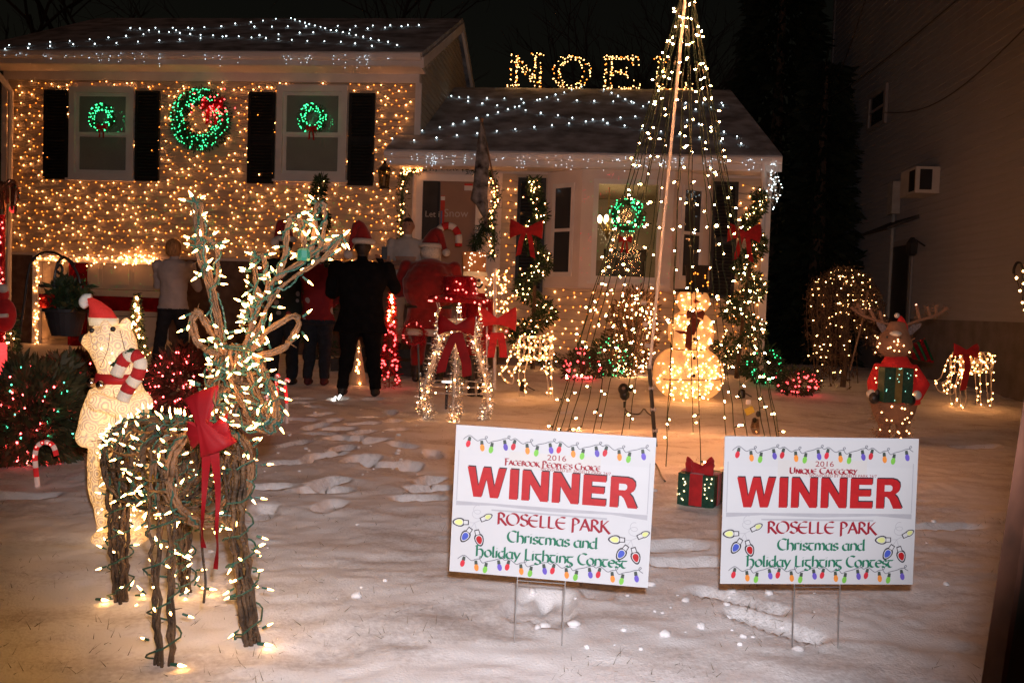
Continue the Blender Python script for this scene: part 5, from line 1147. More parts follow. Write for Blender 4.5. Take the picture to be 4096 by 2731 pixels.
b_ = MB(); b_.lathe([(px(112, YL_), zof(1212)), (px(120, YL_), zof(1196)), (px(72, YL_), zof(1182)), (px(66, YL_), zof(1175)), (px(64, YL_), zof(1110)), (px(50, YL_), zof(1104))], (cx0, 0, 0), 22); b_.build('roof', M_TRED, la)
a_ = rng.uniform(0, 6.283, 1500); hh = rng.random(1500); rr = np.where(hh < .45, px(118, YL_), px(66, YL_)); zz = np.where(hh < .45, zof(1198), zof(1110) + (zof(1178) - zof(1110)) * rng.random(1500))
leaf_cloud('roof_tinsel', np.stack([cx0 + rr * np.cos(a_), rr * np.sin(a_), zz], 1), .035, M_TRED, la, .15)
bulb_cloud('roof_light', [Vector((cx0 + r_ * math.cos(a), r_ * math.sin(a), z_)) for r_, a, z_ in [(px(124, YL_), random.uniform(3.2, 6.2), zof(random.uniform(1192, 1214))) for _ in range(11)] + [(px(70, YL_), random.uniform(3.2, 6.2), zof(random.uniform(1112, 1175))) for _ in range(12)]], .0095, [B_TRED], la)
P = []; hooks = []; LEGP = []
for k in range(6):
    a = (k + .5) * math.pi / 3; ca, sa = math.cos(a), math.sin(a); Q = lambda r_, y: Vector((cx0 + px(r_, YL_) * ca, px(r_, YL_) * sa, zof(y)))
    leg = curve([Q(84, 1290), Q(80, 1350), Q(105, 1430), Q(135, 1520), Q(150, 1600), Q(138, 1650), Q(128, 1674 - 10 * sa)], 6); LEGP.append(leg); lo = MB(); lo.tube(leg, .012, 6); o = lo.build('leg', M_WHITEWIRE, la)
    fuzz(leg, .050, 800, 'tinsel_sleeve', M_TINS, o, .042); hooks.append(curve([Q(100, 1212), Q(92, 1240), Q(104, 1262), Q(84, 1292)], 5))
    P += [leg[random.randrange(len(leg))] + Vector((random.gauss(0, .025), -.04, random.gauss(0, .02))) for _ in range(9)] + [hooks[-1][random.randrange(3, 14)] for _ in range(2)]
for y, r_ in ((1535, 142), (1560, 146)):
    ring = [Vector((cx0 + px(r_, YL_) * math.cos(i * .3), px(r_, YL_) * math.sin(i * .3), zof(y))) for i in range(22)]; hooks.append(ring); P += random.sample(ring, 6)
for h_ in hooks: wire_mesh('hoop_wire', [h_], .005, M_WHITEWIRE, la, 5)
b_ = MB(); b_.lathe([(px(20, YL_), zof(1296)), (px(46, YL_), zof(1286)), (px(48, YL_), zof(1276)), (px(12, YL_), zof(1284))], (cx0, 0, 0), 16); b_.build('candle_dish', M_WHITEWIRE, la)
P += [Vector((cx0 + random.uniform(-.03, .03), random.uniform(-.03, .03), zof(1278))) for _ in range(5)] + [Vector((cx0, -.02, zof(y))) for y in (1215, 1230, 1248)]
bulb_cloud('bulb_string', P, .0070, [B_TIN], la)
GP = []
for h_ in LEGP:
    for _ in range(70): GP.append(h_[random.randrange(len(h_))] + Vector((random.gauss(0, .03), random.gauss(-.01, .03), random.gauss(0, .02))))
bulb_cloud('tinsel_glint_bead', GP, .0036, [emis('glint_glow', (1, .8, .62), 3.0)], la)  # glints of the tinsel put in as tiny glowing beads
cp = [Vector((cx0 + .01, 0, zof(y))) for y in range(1345, 1690, 6)]; MB().tube([cp[0], cp[-1]], .012, 6).build('centre_pole', M_WHITEWIRE, la)
fuzz(cp, .055, 1100, 'pole_tinsel', M_TINS, la); fuzz(cp[3:8], .05, 220, 'green_tuft', M_TGRN, la); fuzz(cp[14:22], .055, 320, 'green_tuft', M_TGRN, la); fuzz(cp[27:36], .055, 320, 'green_tuft', M_TGRN, la)
bow(la, lp(1826, 1310, -.36), .29, M_RIB, tails=0)
for l in ([(1822, 1330), (1795, 1390), (1775, 1440), (1763, 1490)], [(1830, 1330), (1850, 1400), (1865, 1450), (1868, 1505)]):
    V = []
    for x, y in l: V += [lp(x - 19, y + 4, -.36), lp(x + 19, y - 4, -.36)]
    b_ = MB(); b_.add(V, [(0, 1, 3, 2), (2, 3, 5, 4), (4, 5, 7, 6)]); b_.build('ribbon_tail', M_RIB, la)
wr = thing('red_tinsel_ring', 'red lit tinsel ring beside the silver tinsel lantern', 'wreath', None, (L0.x, L0.y, L0.z))
ring = [lp(1655 + 42 * math.cos(i * .25), 1335 + 42 * math.sin(i * .25), .1) for i in range(26)]; MB().tube(ring, .012, 6, closed=False).build('hoop', M_TRED, wr); fuzz(ring, .035, 700, 'tinsel', M_TRED, wr); bulb_cloud('bulb_string', random.sample(ring, 8), .014, [B_TRED], wr)
MB().tube([lp(1672, 1375, .1), lp(1680, 1560, .1), lp(1680, 1640, .1)], .010, 6).build('stake', M_BLACK, wr)
wr = thing('red_bow_stake', 'big red bow with red lights on a stake beside the wire fawn', 'bow', None, (L0.x, L0.y, L0.z))
bow(wr, lp(1990, 1285, .3), .36, M_RED, tails=0, lobes=.9); ring = [lp(1985 + 40 * math.cos(i * .3), 1325 + 40 * math.sin(i * .3), .32) for i in range(21)]; fuzz(ring, .045, 600, 'tinsel', M_TRED, wr); bulb_cloud('bulb_string', random.sample(ring, 9), .013, [B_TRED], wr)
for l in ([(1978, 1330), (1968, 1390), (1962, 1430)], [(2000, 1330), (2012, 1390), (2014, 1430)]):
    V = []
    for x, y in l: V += [lp(x - 15, y, .28), lp(x + 15, y, .28)]
    b_ = MB(); b_.add(V, [(0, 1, 3, 2), (2, 3, 5, 4)]); b_.build('ribbon_tail', M_RED, wr)
MB().tube([lp(1948, 1230, .35), lp(1946, 1640, .35)], .008, 6).build('stake', M_WHITEWIRE, wr)

# ------------------------------------------------------------------ grazing wire deer
def wire_deer(label, x0, x1, y0, y1, red, seed):
    random.seed(seed); g = ground_px((x0 + x1) / 2, y1); t = thing('wire_deer', label, 'deer figure', 'lit wire deer on the lawn', g); Y = g.y; W_, H_ = px(x1 - x0, Y), px(y1 - y0, Y); hw_ = .11
    Q = lambda a, z_, s: Vector(((a - .5) * W_, s * hw_ * (1 - .3 * (a < .25)) + .15 * (a - .5) * W_, z_ * H_)); L_ = []
    for s in (-1, 1):
        L_ += [curve([Q(*p, s) for p in l], 4) for l in ([(.30, .90), (.42, .97), (.6, .95), (.8, 1.0), (.92, .95), (.98, .78)], [(.36, .58), (.55, .60), (.75, .62), (.9, .62)], [(.30, .90), (.18, .70), (.10, .48)], [(.38, .60), (.28, .45), (.20, .32)],
               [(.10, .48), (.02, .42), (.0, .36), (.08, .24), (.22, .20), (.24, .32), (.12, .40)], [(.98, .78), (.95, .55), (.97, .3), (.99, .0)], [(.84, .62), (.86, .4), (.90, .2), (.91, .0)], [(.36, .58), (.34, .3), (.36, .0)], [(.50, .60), (.45, .35), (.47, .12), (.45, .0)], [(.3, .9), (.34, .7), (.36, .58)], [(.3, .78), (.6, .80), (.96, .78)])]
    for a in (.32, .42, .52, .62, .72, .82, .92):
        L_.append(curve([Q(a, .60, -1), Q(a, .8, -1.15), Q(a, .96, -.6), Q(a, .97, .6), Q(a, .8, 1.15), Q(a, .60, 1)], 4)); zz = [Q(a + .05 * math.sin(i * 2.2), .6 + .36 * i / 9, -1.1) for i in range(10)]; L_.append(zz)
    legs_ = wire_mesh('wire_frame', L_, .0055, M_WHITEWIRE, t, 5); P = []
    for l in L_: P += [l[random.randrange(len(l))] + Vector((random.gauss(0, .01), -.01, random.gauss(0, .01))) for _ in range(4)]
    bulb_cloud('bulb_string', P, .0088, [emis('wire_deer_bulb', (1, .38, .1), 32.0)], t)
    if red:
        bow(t, Q(.36, .98, -1.3), .26, M_RED, tails=0); b_ = MB(); V = []
        for a, z_ in ((.36, .95), (.40, .7), (.36, .45), (.33, .28)): V += [Q(a - .06, z_, -1.5), Q(a + .07, z_ + .02, -1.5)]
        b_.add(V, [(0, 1, 3, 2), (2, 3, 5, 4), (4, 5, 7, 6)]); b_.build('ribbon_tail', M_RED, t)
    return t
wire_deer('grazing wire deer in warm lights with a red bow, near the neighbouring wall', 3742, 3955, 1402, 1618, True, 3)
wire_deer('wire fawn in warm lights on the snow between the tinsel lantern and bay', 2000, 2212, 1338, 1582, False, 4)
random.seed(21)

# ------------------------------------------------------------------ moose with a present
mo = thing('moose_figure', 'tinsel moose in a red jacket and Santa hat hugging a green present', 'moose figure', None, ground_px(3568, 1772)); M0 = mo.location.copy(); YM = M0.y; mp = lambda x, y, d=0: at(x, y, YM + d) - M0
M_MOO = lit_fabric('brown_tinsel', (.20, .10, .06), (1, .36, .16), .05, 70, .8); M_JAC = lit_fabric('jacket_red', (.5, .012, .015), (1, .03, .02), .10, 30, .3)
b_ = MB(); sil(b_, [(1772, 3512, 3560), (1700, 3514, 3560), (1665, 3508, 3565)], YM, M0, .9); sil(b_, [(1772, 3582, 3628), (1700, 3584, 3624), (1665, 3575, 3632)], YM, M0, .9); sil(b_, [(1690, 3508, 3634), (1650, 3492, 3655), (1605, 3482, 3668)], YM, M0, .8)
sil(b_, [(1422, 3525, 3610), (1405, 3503, 3630), (1375, 3495, 3637), (1345, 3506, 3628), (1320, 3535, 3618), (1285, 3548, 3612)], YM, M0, .9, dy=-.05); b_.tube([mp(3570, 1400), mp(3570, 1640)], .05, 10)
baked(b_, 'body', .016, [M_MOO], mo)
for k in range(3): fuzz([mp(random.uniform(3490, 3650), random.uniform(*((1610, 1690), (1330, 1420), (1700, 1765))[k]), random.uniform(-.17, -.06)) for _ in range(120)], .03, 500, 'tinsel', M_MOO, mo)
b_ = MB(); sil(b_, [(1615, 3488, 3680), (1560, 3500, 3672), (1500, 3508, 3660), (1450, 3528, 3642), (1420, 3545, 3625)], YM, M0, .75); b_.tube([mp(3520, 1460), mp(3492, 1530, -.06), mp(3498, 1590, -.14)], [.05, .052, .045], 10); b_.tube([mp(3645, 1465), mp(3690, 1540, -.06), mp(3662, 1592, -.14)], [.05, .062, .05], 10); baked(b_, 'jacket', .014, [M_JAC], mo)
for x, y in ((3497, 1592), (3640, 1600)): b_ = MB(); b_.ball(mp(x, y, -.2), (.045, .04, .05)); b_.ball(mp(x + (12 if x < 3560 else -12), y - 22, -.22), (.018, .02, .03)); b_.build('mitten', M_BLACK, mo, True)
for x, y in ((3484, 1575), (3668, 1580)): MB().ball(mp(x, y, -.15), (.035, .04, .04)).build('cuff', mat('plush_white', (.7, .68, .62), .9), mo, True)
b_ = MB(); p, q = mp(3520, 1606, -.24), mp(3642, 1472, -.24); b_.span((p.x, p.y - .06, p.z), (q.x, p.y + .06, q.z)); pr = b_.build('present', mat('green_gauze', (.012, .07, .045), .4, .4, 50, bump=.6), mo)
MB().span(((p.x + q.x) / 2 - .028, p.y - .066, p.z - .002), ((p.x + q.x) / 2 + .028, p.y + .0, q.z + .003)).build('gold_ribbon', mat('gold_ribbon', (.42, .33, .12), .3, .2, 20, metal=.6), pr)
bulb_cloud('bulb_string', [Vector((random.uniform(p.x, q.x), p.y - .068, random.uniform(p.z, q.z))) for _ in range(14)], .005, [emis('teal_glint', (.4, 1, .8), 2.0)], pr)
for l in ([(3558, 1345), (3530, 1335), (3508, 1300), (3505, 1275), (3530, 1290), (3556, 1320)], [(3618, 1345), (3648, 1338), (3680, 1310), (3688, 1292), (3650, 1298), (3625, 1322)]):
    b_ = MB(); b_.prism([(x, y) for x, y in l], lambda a, c, d: mp(a, c, d), .02); b_.build('ear', mat('sheer_tinsel', (.32, .27, .26), .35, .4, 80, metal=.3), mo)
for l in ([[(3565, 1300), (3500, 1280), (3440, 1255), (3405, 1228)], [(3500, 1280), (3478, 1235)], [(3455, 1262), (3430, 1215)], [(3530, 1288), (3520, 1245)]], [[(3610, 1305), (3680, 1280), (3740, 1262), (3790, 1232)], [(3680, 1280), (3665, 1220)], [(3720, 1268), (3710, 1225)], [(3745, 1260), (3742, 1220)]]):
    b_ = MB(); tips = []
    for s_ in l: c = curve([mp(x, y) for x, y in s_], 5); b_.tube(c, .012, 6); tips += c
    o = b_.build('antler', M_MOO, mo); fuzz(tips, .03, 300, 'tinsel', M_MOO, o); bulb_cloud('bulb_string', random.sample(tips, 6), .009, [emis('antler_bulb', (1, .4, .25), 5.0)], o)
b_ = MB(); sil(b_, [(1330, 3562, 3618), (1300, 3570, 3615), (1275, 3580, 3603), (1262, 3584, 3592)], YM, M0, .9, dy=-.06); b_.build('hat', M_JAC, mo, True); b_ = MB(); b_.ball(mp(3582, 1335, -.12), (.05, .05, .025)); b_.ball(mp(3588, 1262, -.06), .022); b_.build('hat_trim', mat('plush_white', (.7, .68, .62), .9), mo, True)
for x, y in ((3548, 1348), (3600, 1350)): MB().ball(mp(x, y, -.16), .010, 8, 6).build('eye', M_BLACK, mo, True)
b_ = MB(); b_.prism([(3632, 1380), (3700, 1352), (3735, 1430), (3735, 1452), (3650, 1435)], lambda a, c, d: mp(a, c, .12 + d), .12); sc_ = b_.build('gift_sack', M_TRED, mo)
for k in range(3):
    b_ = MB(); a = 3645 + k * 26; b_.tube([mp(a, 1376 - 9 * k, .11), mp(a + 34, 1440, .11)], .012, 6); b_.build('green_stripe', M_TGRN, sc_)
bulb_cloud('bulb_string', [mp(random.uniform(3500, 3650), random.choice((random.uniform(1350, 1410), random.uniform(1615, 1700), random.uniform(1715, 1768))), -.2) for _ in range(34)] + [mp(random.choice((3500, 3505, 3665, 3650)), random.uniform(1450, 1590), -.17) for _ in range(9)], .0085, [emis('moose_bulb', (1, .42, .15), 10.0)], mo)

# ------------------------------------------------------------------ nutcracker and candy canes
nu = thing('nutcracker_figure', 'lit toy soldier with tall gold hat and moustache behind the tinsel lantern', 'nutcracker figure', None, ground_px(1905, 1585)); N0 = nu.location.copy(); YN = N0.y; np_ = lambda x, y, d=0: at(x, y, YN + d) - N0
b_ = MB(); sil(b_, [(1090, 1854, 1944), (1010, 1850, 1944)], YN, N0, .9); b_.build('hat', lit_fabric('gold_hat', (.35, .14, .05), (1, .25, .06), .16, 40, .4), nu)
b_ = MB(); sil(b_, [(1104, 1852, 1950), (1088, 1854, 1948)], YN, N0, .95); b_.build('hat_brim', lit_fabric('pale_band', (.6, .5, .35), (1, .5, .2), .35, 40, .3), nu)
b_ = MB(); sil(b_, [(1172, 1884, 1938), (1150, 1879, 1941), (1110, 1879, 1941), (1100, 1880, 1938)], YN, N0, .9); b_.tube([np_(1941, 1130, -.05), np_(1950, 1138, -.08)], .02, 6); b_.build('head', lit_fabric('face_fabric', (.65, .42, .28), (1, .42, .16), .42, 30, .25), nu)
for x in (1894, 1916): MB().ball(np_(x, 1122, -.09), (.018, .008, .02), 8, 6).build('eye', M_BLACK, nu)
b_ = MB(); b_.tube(curve([np_(1880, 1146, -.10), np_(1892, 1150, -.11), np_(1905, 1147, -.11), np_(1918, 1150, -.11), np_(1930, 1137, -.08)], 4), .012, 6); b_.build('moustache', M_BLACK, nu)
MB().span(tuple(np_(1890, 1168, -.105)), tuple(np_(1906, 1158, -.095))).build('teeth', mat('plush_white', (.7, .68, .62), .9), nu)
b_ = MB(); sil(b_, [(1420, 1862, 1950), (1300, 1868, 1945), (1185, 1866, 1946), (1172, 1884, 1938)], YN, N0, .7); b_.build('coat', M_TRED, nu)
for a in (1856, 1953): b_ = MB(); b_.tube([np_(a, 1195), np_(a + (5 if a > 1900 else -5), 1280), np_(a, 1340)], [.05, .045, .04], 8); b_.build('arm', M_TRED, nu)
for a in (1885, 1925): b_ = MB(); b_.tube([np_(a, 1415), np_(a, 1560), np_(a, 1585)], [.045, .04, .05], 8); b_.build('leg', M_BLACK, nu)
bulb_cloud('bulb_string', [np_(random.uniform(1855, 1942), random.uniform(1012, 1088), -.13) for _ in range(22)] + [np_(random.uniform(1882, 1938), random.uniform(1104, 1168), -.1) for _ in range(7)], .0085, [emis('nutcracker_bulb', (1, .62, .35), 5.0)], nu)
# warm string spilling over the porch rail beside it
t = thing('rail_light_string', 'warm light string heaped over the rail beside the toy soldier', 'string lights', None, (N0.x, N0.y + .4, N0.z)); rp = [at(random.gauss(1985, 26), random.uniform(1080, 1250), YN + .5) - t.location for _ in range(60)]
bulb_cloud('bulb_string', rp, .011, [B_WARM], t); wire_mesh('wire', [rp[:30], rp[30:]], .003, M_WHITEWIRE, t); MB().tube([at(1980, 1075, YN + .5) - t.location, at(1978, 1580, YN + .5) - t.location], .02, 6).build('rail_post', M_TRIM, t)
def candy_cane(label, pts, Y, r, lit=0, n=5, group='candy canes'):
    base = at(*pts[0], Y); base.z = gz(base.x, Y); t = thing('candy_cane', label, 'candy cane', group, base); c = curve([at(x, y, Y) - base for x, y in pts], 8); b_ = MB()
    mr_ = lit_fabric('cane_lit_red_%d' % lit, (.5, .015, .02), (1, .03, .03), (.0, .35, .9)[lit], 40, .2) if ('cane_lit_red_%d' % lit) not in MATS else MATS['cane_lit_red_%d' % lit]
    mw_ = lit_fabric('cane_lit_white_%d' % lit, (.72, .68, .64), (1, .5, .4), (.0, .25, .12)[lit], 40, .2) if ('cane_lit_white_%d' % lit) not in MATS else MATS['cane_lit_white_%d' % lit]
    for k in range(0, len(c) - 1, n): b_.tube(c[k:k + n + 1], r, 10, (k // n) % 2, cap=True)
    b_.build('cane_body', [mw_, mr_], t, True)
    if lit: bulb_cloud('bulb_string', [c[random.randrange(len(c) // 4, len(c))] + Vector((0, -r, 0)) for _ in range(6)], r * .42, [B_TRED], t)
    return t
candy_cane('small red and white candy cane stuck in snow beside the feathery evergreen', [(150, 1945), (143, 1870), (140, 1820), (152, 1782), (182, 1768), (212, 1782), (226, 1822)], 4.25, .0125, 1, 4, None)
candy_cane('tall candy cane with lit bands hooked above Santa', [(1756, 1500), (1752, 1250), (1750, 1000), (1752, 930), (1778, 905), (1812, 908), (1833, 940), (1834, 985)], 10.6, .046, 0, 6, None)
for l, Y in (([(1148, 1715), (1146, 1600), (1140, 1530), (1148, 1518), (1158, 1526)], 6.9), ([(1115, 1680), (1108, 1560), (1104, 1508), (1112, 1500), (1120, 1512)], 7.3), ([(1075, 1775), (1072, 1680), (1070, 1590), (1060, 1578), (1052, 1590)], 6.25)):
    candy_cane('slim glowing red candy cane in a short row behind the reindeer head', l, Y, .014, 2, 7)

# ------------------------------------------------------------------ green present, garden lamps, cords and plugs
pr = thing('gift_box', 'green lit gauze present box with red ribbon and bow on the snow', 'present', None, ground_px(2800, 2008)); pr.rotation_euler = (0, 0, R(-28)); s = .098
b_ = MB(); b_.span((-s, -s, -.01), (s, s, .165)); b_.build('box', mat('green_gauze', (.012, .07, .045), .4, .4, 50, bump=.6), pr)
b_ = MB(); b_.span((-.034, -s - .003, .0), (.034, s + .003, .169)); b_.span((-s - .003, -.034, .001), (s + .003, .034, .167)); b_.build('ribbon', M_RED, pr); bow(pr, (0, -.03, .175), .15, M_RED, ax=(.97, -.2, -.1), tails=.3); bow(pr, (0, .0, .18), .14, M_RED, ax=(.55, .8, .1), out=(.8, -.55, .1), tails=0)
P = []
for _ in range(64):
    a = random.choice((0, 1)); u, z_ = random.uniform(-.09, .09), random.uniform(.015, .155)
    if abs(u) > .04: P.append((u, -s - .004, z_) if a else (-s - .004, u, z_))
bulb_cloud('bulb_string', P, .0042, [emis('present_bulb', (1, .75, .4), 6.0)], pr)
pj = thing('laser_projector', 'black round stake projector lamp on the lawn before the light shrub', 'projector', None, ground_px(2498, 1632)); Yp = pj.location.y; q = lambda x, y, d=0: at(x, y, Yp + d) - pj.location
b_ = MB(); b_.lathe([(.02, zof(1500) * 0), (.05, .03), (.055, .07), (.03, .1)], q(2498, 1600), 12); b_.ball(q(2494, 1556), (px(22, Yp), px(22, Yp), px(24, Yp))); b_.ball(q(2522, 1553, .02), (px(11, Yp), px(9, Yp), px(13, Yp))); b_.build('housing', M_BLACK, pj, True)
MB().tube([q(2498, 1605), q(2498, 1630)], .012, 6).build('stake', M_BLACK, pj); MB().ball(q(2494, 1552, -.05), (.02, .01, .02)).build('lens', mat('lens', (.2, .15, .12), .1, spec=.8), pj, True)
for lab, x, y, nm in (('pair of bright spotlight tubes in snow beside the man in black', 1348, 1594, 0), ('pair of bright white spotlight tubes inside the tinsel lantern', 1788, 1525, 1)):
    g = ground_px(x, max(y, 1594)); Y = g.y if not nm else 8.2; t = thing('spotlight', lab, 'spotlight', None, g if not nm else (at(x, y, Y).x, Y, gz(at(x, y, Y).x, Y)))
    for k, (dx, dy_) in enumerate(((-9, 0), (9, -6))):
        p = at(x + dx, y + dy_, Y) - t.location; b_ = MB(); b_.tube([p + Vector((-.012, 0, -.02)), p + Vector((.014, 0, .022))] if not nm else [p + Vector((-.025, 0, dy_ * .003)), p + Vector((.025, 0, dy_ * .003))], .010, 8); b_.build('lamp_tube', emis('white_spot', (1, .96, .85), 9.0), t)
    MB().tube([(0, 0, -.03), (0, 0, max(.03, p.z - .03))], .014, 6).build('stake', M_BLACK, t)
pl = thing('cord_connector', 'taped plug with yellow tag where the light strands are joined', 'plug', None, ground_px(3040, 1735)); Yq = pl.location.y; q = lambda x, y: at(x, y, Yq) - pl.location
b_ = MB(); b_.ball(q(3033, 1655), (.022, .02, .026)); b_.ball(q(3018, 1680), (.018, .02, .024)); b_.build('plug', M_BLACK, pl, True); MB().box(q(2998, 1642), (px(36, Yq), .004, px(28, Yq)), Matrix.Rotation(-.45, 3, 'Y')).build('yellow_tag', mat('yellow_tag', (.55, .42, .05), .6), pl); MB().box(q(2993, 1608), (px(18, Yq), .004, px(18, Yq))).build('white_tag', mat('paper', (.75, .72, .68), .8), pl)
b_ = MB(); b_.loft([(q(3025, 1738), .03, .02), (q(3020, 1710), .04, .03), (q(3022, 1675), .028, .02)], 9); b_.build('wrap_bag', glass('bag_plastic', (.7, .6, .5), .3), pl)
for lab, l, r_ in (('black extension cord curling on the snow under the light strands', [(2500, 1640), (2515, 1655), (2555, 1660), (2575, 1640), (2590, 1655), (2612, 1672)], .007), ('dark green cord end lying in snow between the signs', [(2585, 1862), (2618, 1860), (2632, 1880), (2645, 1910), (2660, 1932)], .0055)):
    P0 = [ground_px(x, y) for x, y in l]; c = curve([p + Vector((0, 0, .012)) for p in P0], 5); b_ = MB(); b_.tube(c, r_, 6); tag(b_.build('extension_cord', M_BLACK, None), lab, 'cord')
for lab, x, y in (('black power box half sunk in the snow near the snowman', 2966, 1590), ('black power box half sunk in the snow under the wire fawn', 2090, 1562)):
    g = ground_px(x, y); t = thing('power_box', lab, 'power box', None, g); MB().lathe([(.035, -.03), (.045, .03), (.040, .085), (.02, .1)], (0, 0, 0), 8).build('housing', M_BLACK, t); MB().tube([(.0, 0, .08), (.05, .02, .05), (.15, .05, .0)], .006, 5).build('lead', M_BLACK, t)

# ------------------------------------------------------------------ hanging planter, left-edge ornaments, cone trees
hp_ = thing('hanging_planter', 'black plant pot hung from a shepherd hook before the garage', 'planter', None, ground_px(70, 1560)); Yp = 6.4; hp_.location = (at(60, 1500, Yp).x, Yp, gz(at(60, 1500, Yp).x, Yp)); q = lambda x, y, d=0: at(x, y, Yp + d) - hp_.location
b_ = MB(); b_.tube(curve([Vector((0, 0, -.05)), q(72, 1400), q(96, 1220), q(112, 1100), q(130, 1040), q(175, 1010), q(220, 1012), q(252, 1030)], 5), .010, 8); b_.build('hook', M_BLACK, hp_)
b_ = MB(); sil(b_, [(1343, 212, 316), (1300, 200, 326), (1250, 190, 338), (1248, 178, 348), (1236, 178, 348)], Yp, hp_.location, .95, 22); b_.build('pot', mat('charcoal_pot', (.025, .025, .028), .6, .2, 10), hp_)
b_ = MB()
for l in ([(252, 1025), (228, 1060), (218, 1120), (224, 1180), (232, 1240)], [(252, 1025), (290, 1060), (318, 1120), (322, 1180), (318, 1240)], [(222, 1080), (240, 1060), (250, 1080), (238, 1095), (228, 1082)], [(228, 1050), (262, 1030), (300, 1060)]): b_.tube(curve([q(x, y) for x, y in l], 5), .009, 6)
b_.tube([q(155, 1142), q(250, 1145)], .012, 6); b_.build('bracket', M_BLACK, hp_); leaf_cloud('greenery', np.array([tuple(q(random.gauss(275, 32), random.uniform(1130, 1240), random.gauss(0, .08))) for _ in range(420)]), .09, M_LEAF, hp_, .3, up=.6)
def cone_tree(label, x, y0, y1, Y, r, lamps, m=M_NEEDLE, nleaf=1400, lr=.009):
    b = at(x, y1, Y); t = thing('cone_tree', label, 'light tree', None, (b.x, Y, gz(b.x, Y))); H_ = at(x, y0, Y).z - t.location.z; s_ = rng.random(nleaf); a = rng.uniform(0, 6.283, nleaf); rr = r * (1 - s_) * np.sqrt(rng.random(nleaf))
    leaf_cloud('foliage', np.stack([rr * np.cos(a), rr * np.sin(a), s_ * H_], 1), .05, m, t, .2, D=np.stack([np.cos(a), np.sin(a), -.3 + 0 * a], 1)); MB().tube([(0, 0, -.03), (0, 0, H_)], .008, 5).build('trunk', M_TWIG, t)
    for mm, n, lo, hi in lamps:
        P = []
        for _ in range(n): s2 = random.uniform(lo, hi); a2 = random.uniform(3.0, 6.4); P.append((r * (1 - s2) * math.cos(a2) * .95 + .0, r * (1 - s2) * math.sin(a2) - .01, s2 * H_))
        bulb_cloud('bulb_string', P, lr, [mm], t)
B_CONE = emis('topiary_bulb', (1, .68, .36), 6.0)
cone_tree('slim cone tree of clear lights in front of the garage door', 545, 1172, 1440, 8.6, .17, [(B_CONE, 62, .1, .97)], lr=.011)
cone_tree('slim cone tree with red lights below clear lights beside the man in black', 1556, 1165, 1588, 9.5, .13, [(B_CONE, 16, .66, .97), (B_RED, 46, .04, .66)], M_TRED, lr=.0135)
cone_tree('little clear-lit tree at the edge of the yard behind the feathery evergreen', 45, 1235, 1480, 5.6, .11, [(B_CONE, 26, .15, .95)], lr=.0065)
cone_tree('slim dark cone tree with warm lights beside the brown garage wall', 985, 1080, 1450, 10.8, .16, [(B_WARM, 20, .3, .97)], lr=.011)
for lab, x, Y, w_, y0 in (('small glowing fabric cone standing behind the man in black', 1432, 9.6, 24, 1360), ('low glowing fabric cone behind the woman in the pale sweater', 655, 11.2, 70, 1350)):
    b = at(x, 1500, Y); t = thing('lit_cone', lab, 'light cone', None, (b.x, Y, gz(b.x, Y))); H_ = at(x, y0, Y).z - t.location.z; b_ = MB(); b_.lathe([(px(w_ * 1.5, Y), 0), (px(w_ * .8, Y), H_ * .5), (.01, H_)], (0, 0, 0), 16); b_.build('fabric', lit_fabric('cone_fabric', (.6, .45, .3), (1, .38, .10), .08, 20, .4) if 'cone_fabric' not in MATS else MATS['cone_fabric'], t, True); bulb_cloud('bulb_string', [(px(w_ * 1.2 * (1 - s2), Y) * c_, -px(w_ * 1.3 * (1 - s2), Y) - .01, H_ * s2) for s2, c_ in [(random.random() * .85, random.uniform(-.7, .7)) for _ in range(12)]], .011, [B_WARM], t)
rp_ = thing('red_light_post', 'post wound with red lights and topped with copper ribbon curls', 'light post', None, (at(2, 1500, 5.4).x, 5.4, 0)); q = lambda x, y, d=0: at(x, y, 5.4 + d) - rp_.location
MB().tube([(0, 0, -.05), q(2, 860)], .03, 8).build('post', mat('red_foil', (.42, .012, .02), .22), rp_); bulb_cloud('bulb_string', [q(random.uniform(-12, 20), random.uniform(850, 1900), -.035) for _ in range(46)], .0085, [B_TRED], rp_)
b_ = MB()
for k in range(16):
    x = random.uniform(-20, 72); b_.tube(curve([q(2, 770), q(x * .7 + 5, 735 + random.uniform(-15, 10)), q(x, 760, random.gauss(0, .05)), q(x + random.uniform(-4, 6), random.uniform(800, 865), random.gauss(0, .05))], 5), .009, 6)
b_.build('ribbon_curl', mat('copper_foil', (.42, .17, .09), .25, .4, 30, metal=.7), rp_); MB().ball(q(50, 838), (.02, .02, .024)).build('lamp', emis('dim_red', (1, .05, .04), 1.2), rp_)
cd_ = thing('glowing_candle', 'glowing red plastic candle at the edge of the yard', 'candle', None, (at(2, 1600, 5.2).x, 5.2, 0)); q = lambda x, y, d=0: at(x, y, 5.2 + d) - cd_.location
b_ = MB(); b_.tube([(0, 0, -.02), q(4, 1560)], .034, 12); b_.build('base', mat('red_velvet', (.5, .012, .015), .75), cd_); b_ = MB(); b_.tube([q(4, 1565), q(4, 1372)], .033, 14); b_.build('candle_body', lit_fabric('red_plastic', (.5, .03, .03), (1, .05, .05), 2.2, 12, .15), cd_, True)
pf = thing('plush_ornament', 'red plush ornament with white trim hung on the red light post', 'ornament', None, (at(18, 1260, 5.3).x, 5.3, at(18, 1260, 5.3).z)); b_ = MB(); b_.ball((0, 0, 0), (.075, .05, .11)); b_.ball((-.01, 0, .13), (.035, .035, .05)); b_.build('body', M_RED, pf, True); b_ = MB(); b_.tube([(-.05, -.045, -.01), (.05, -.05, .0)], .014, 6); b_.ball((.0, -.02, .17), (.035, .03, .03)); b_.build('trim', mat('plush_white', (.7, .68, .62), .9), pf, True)

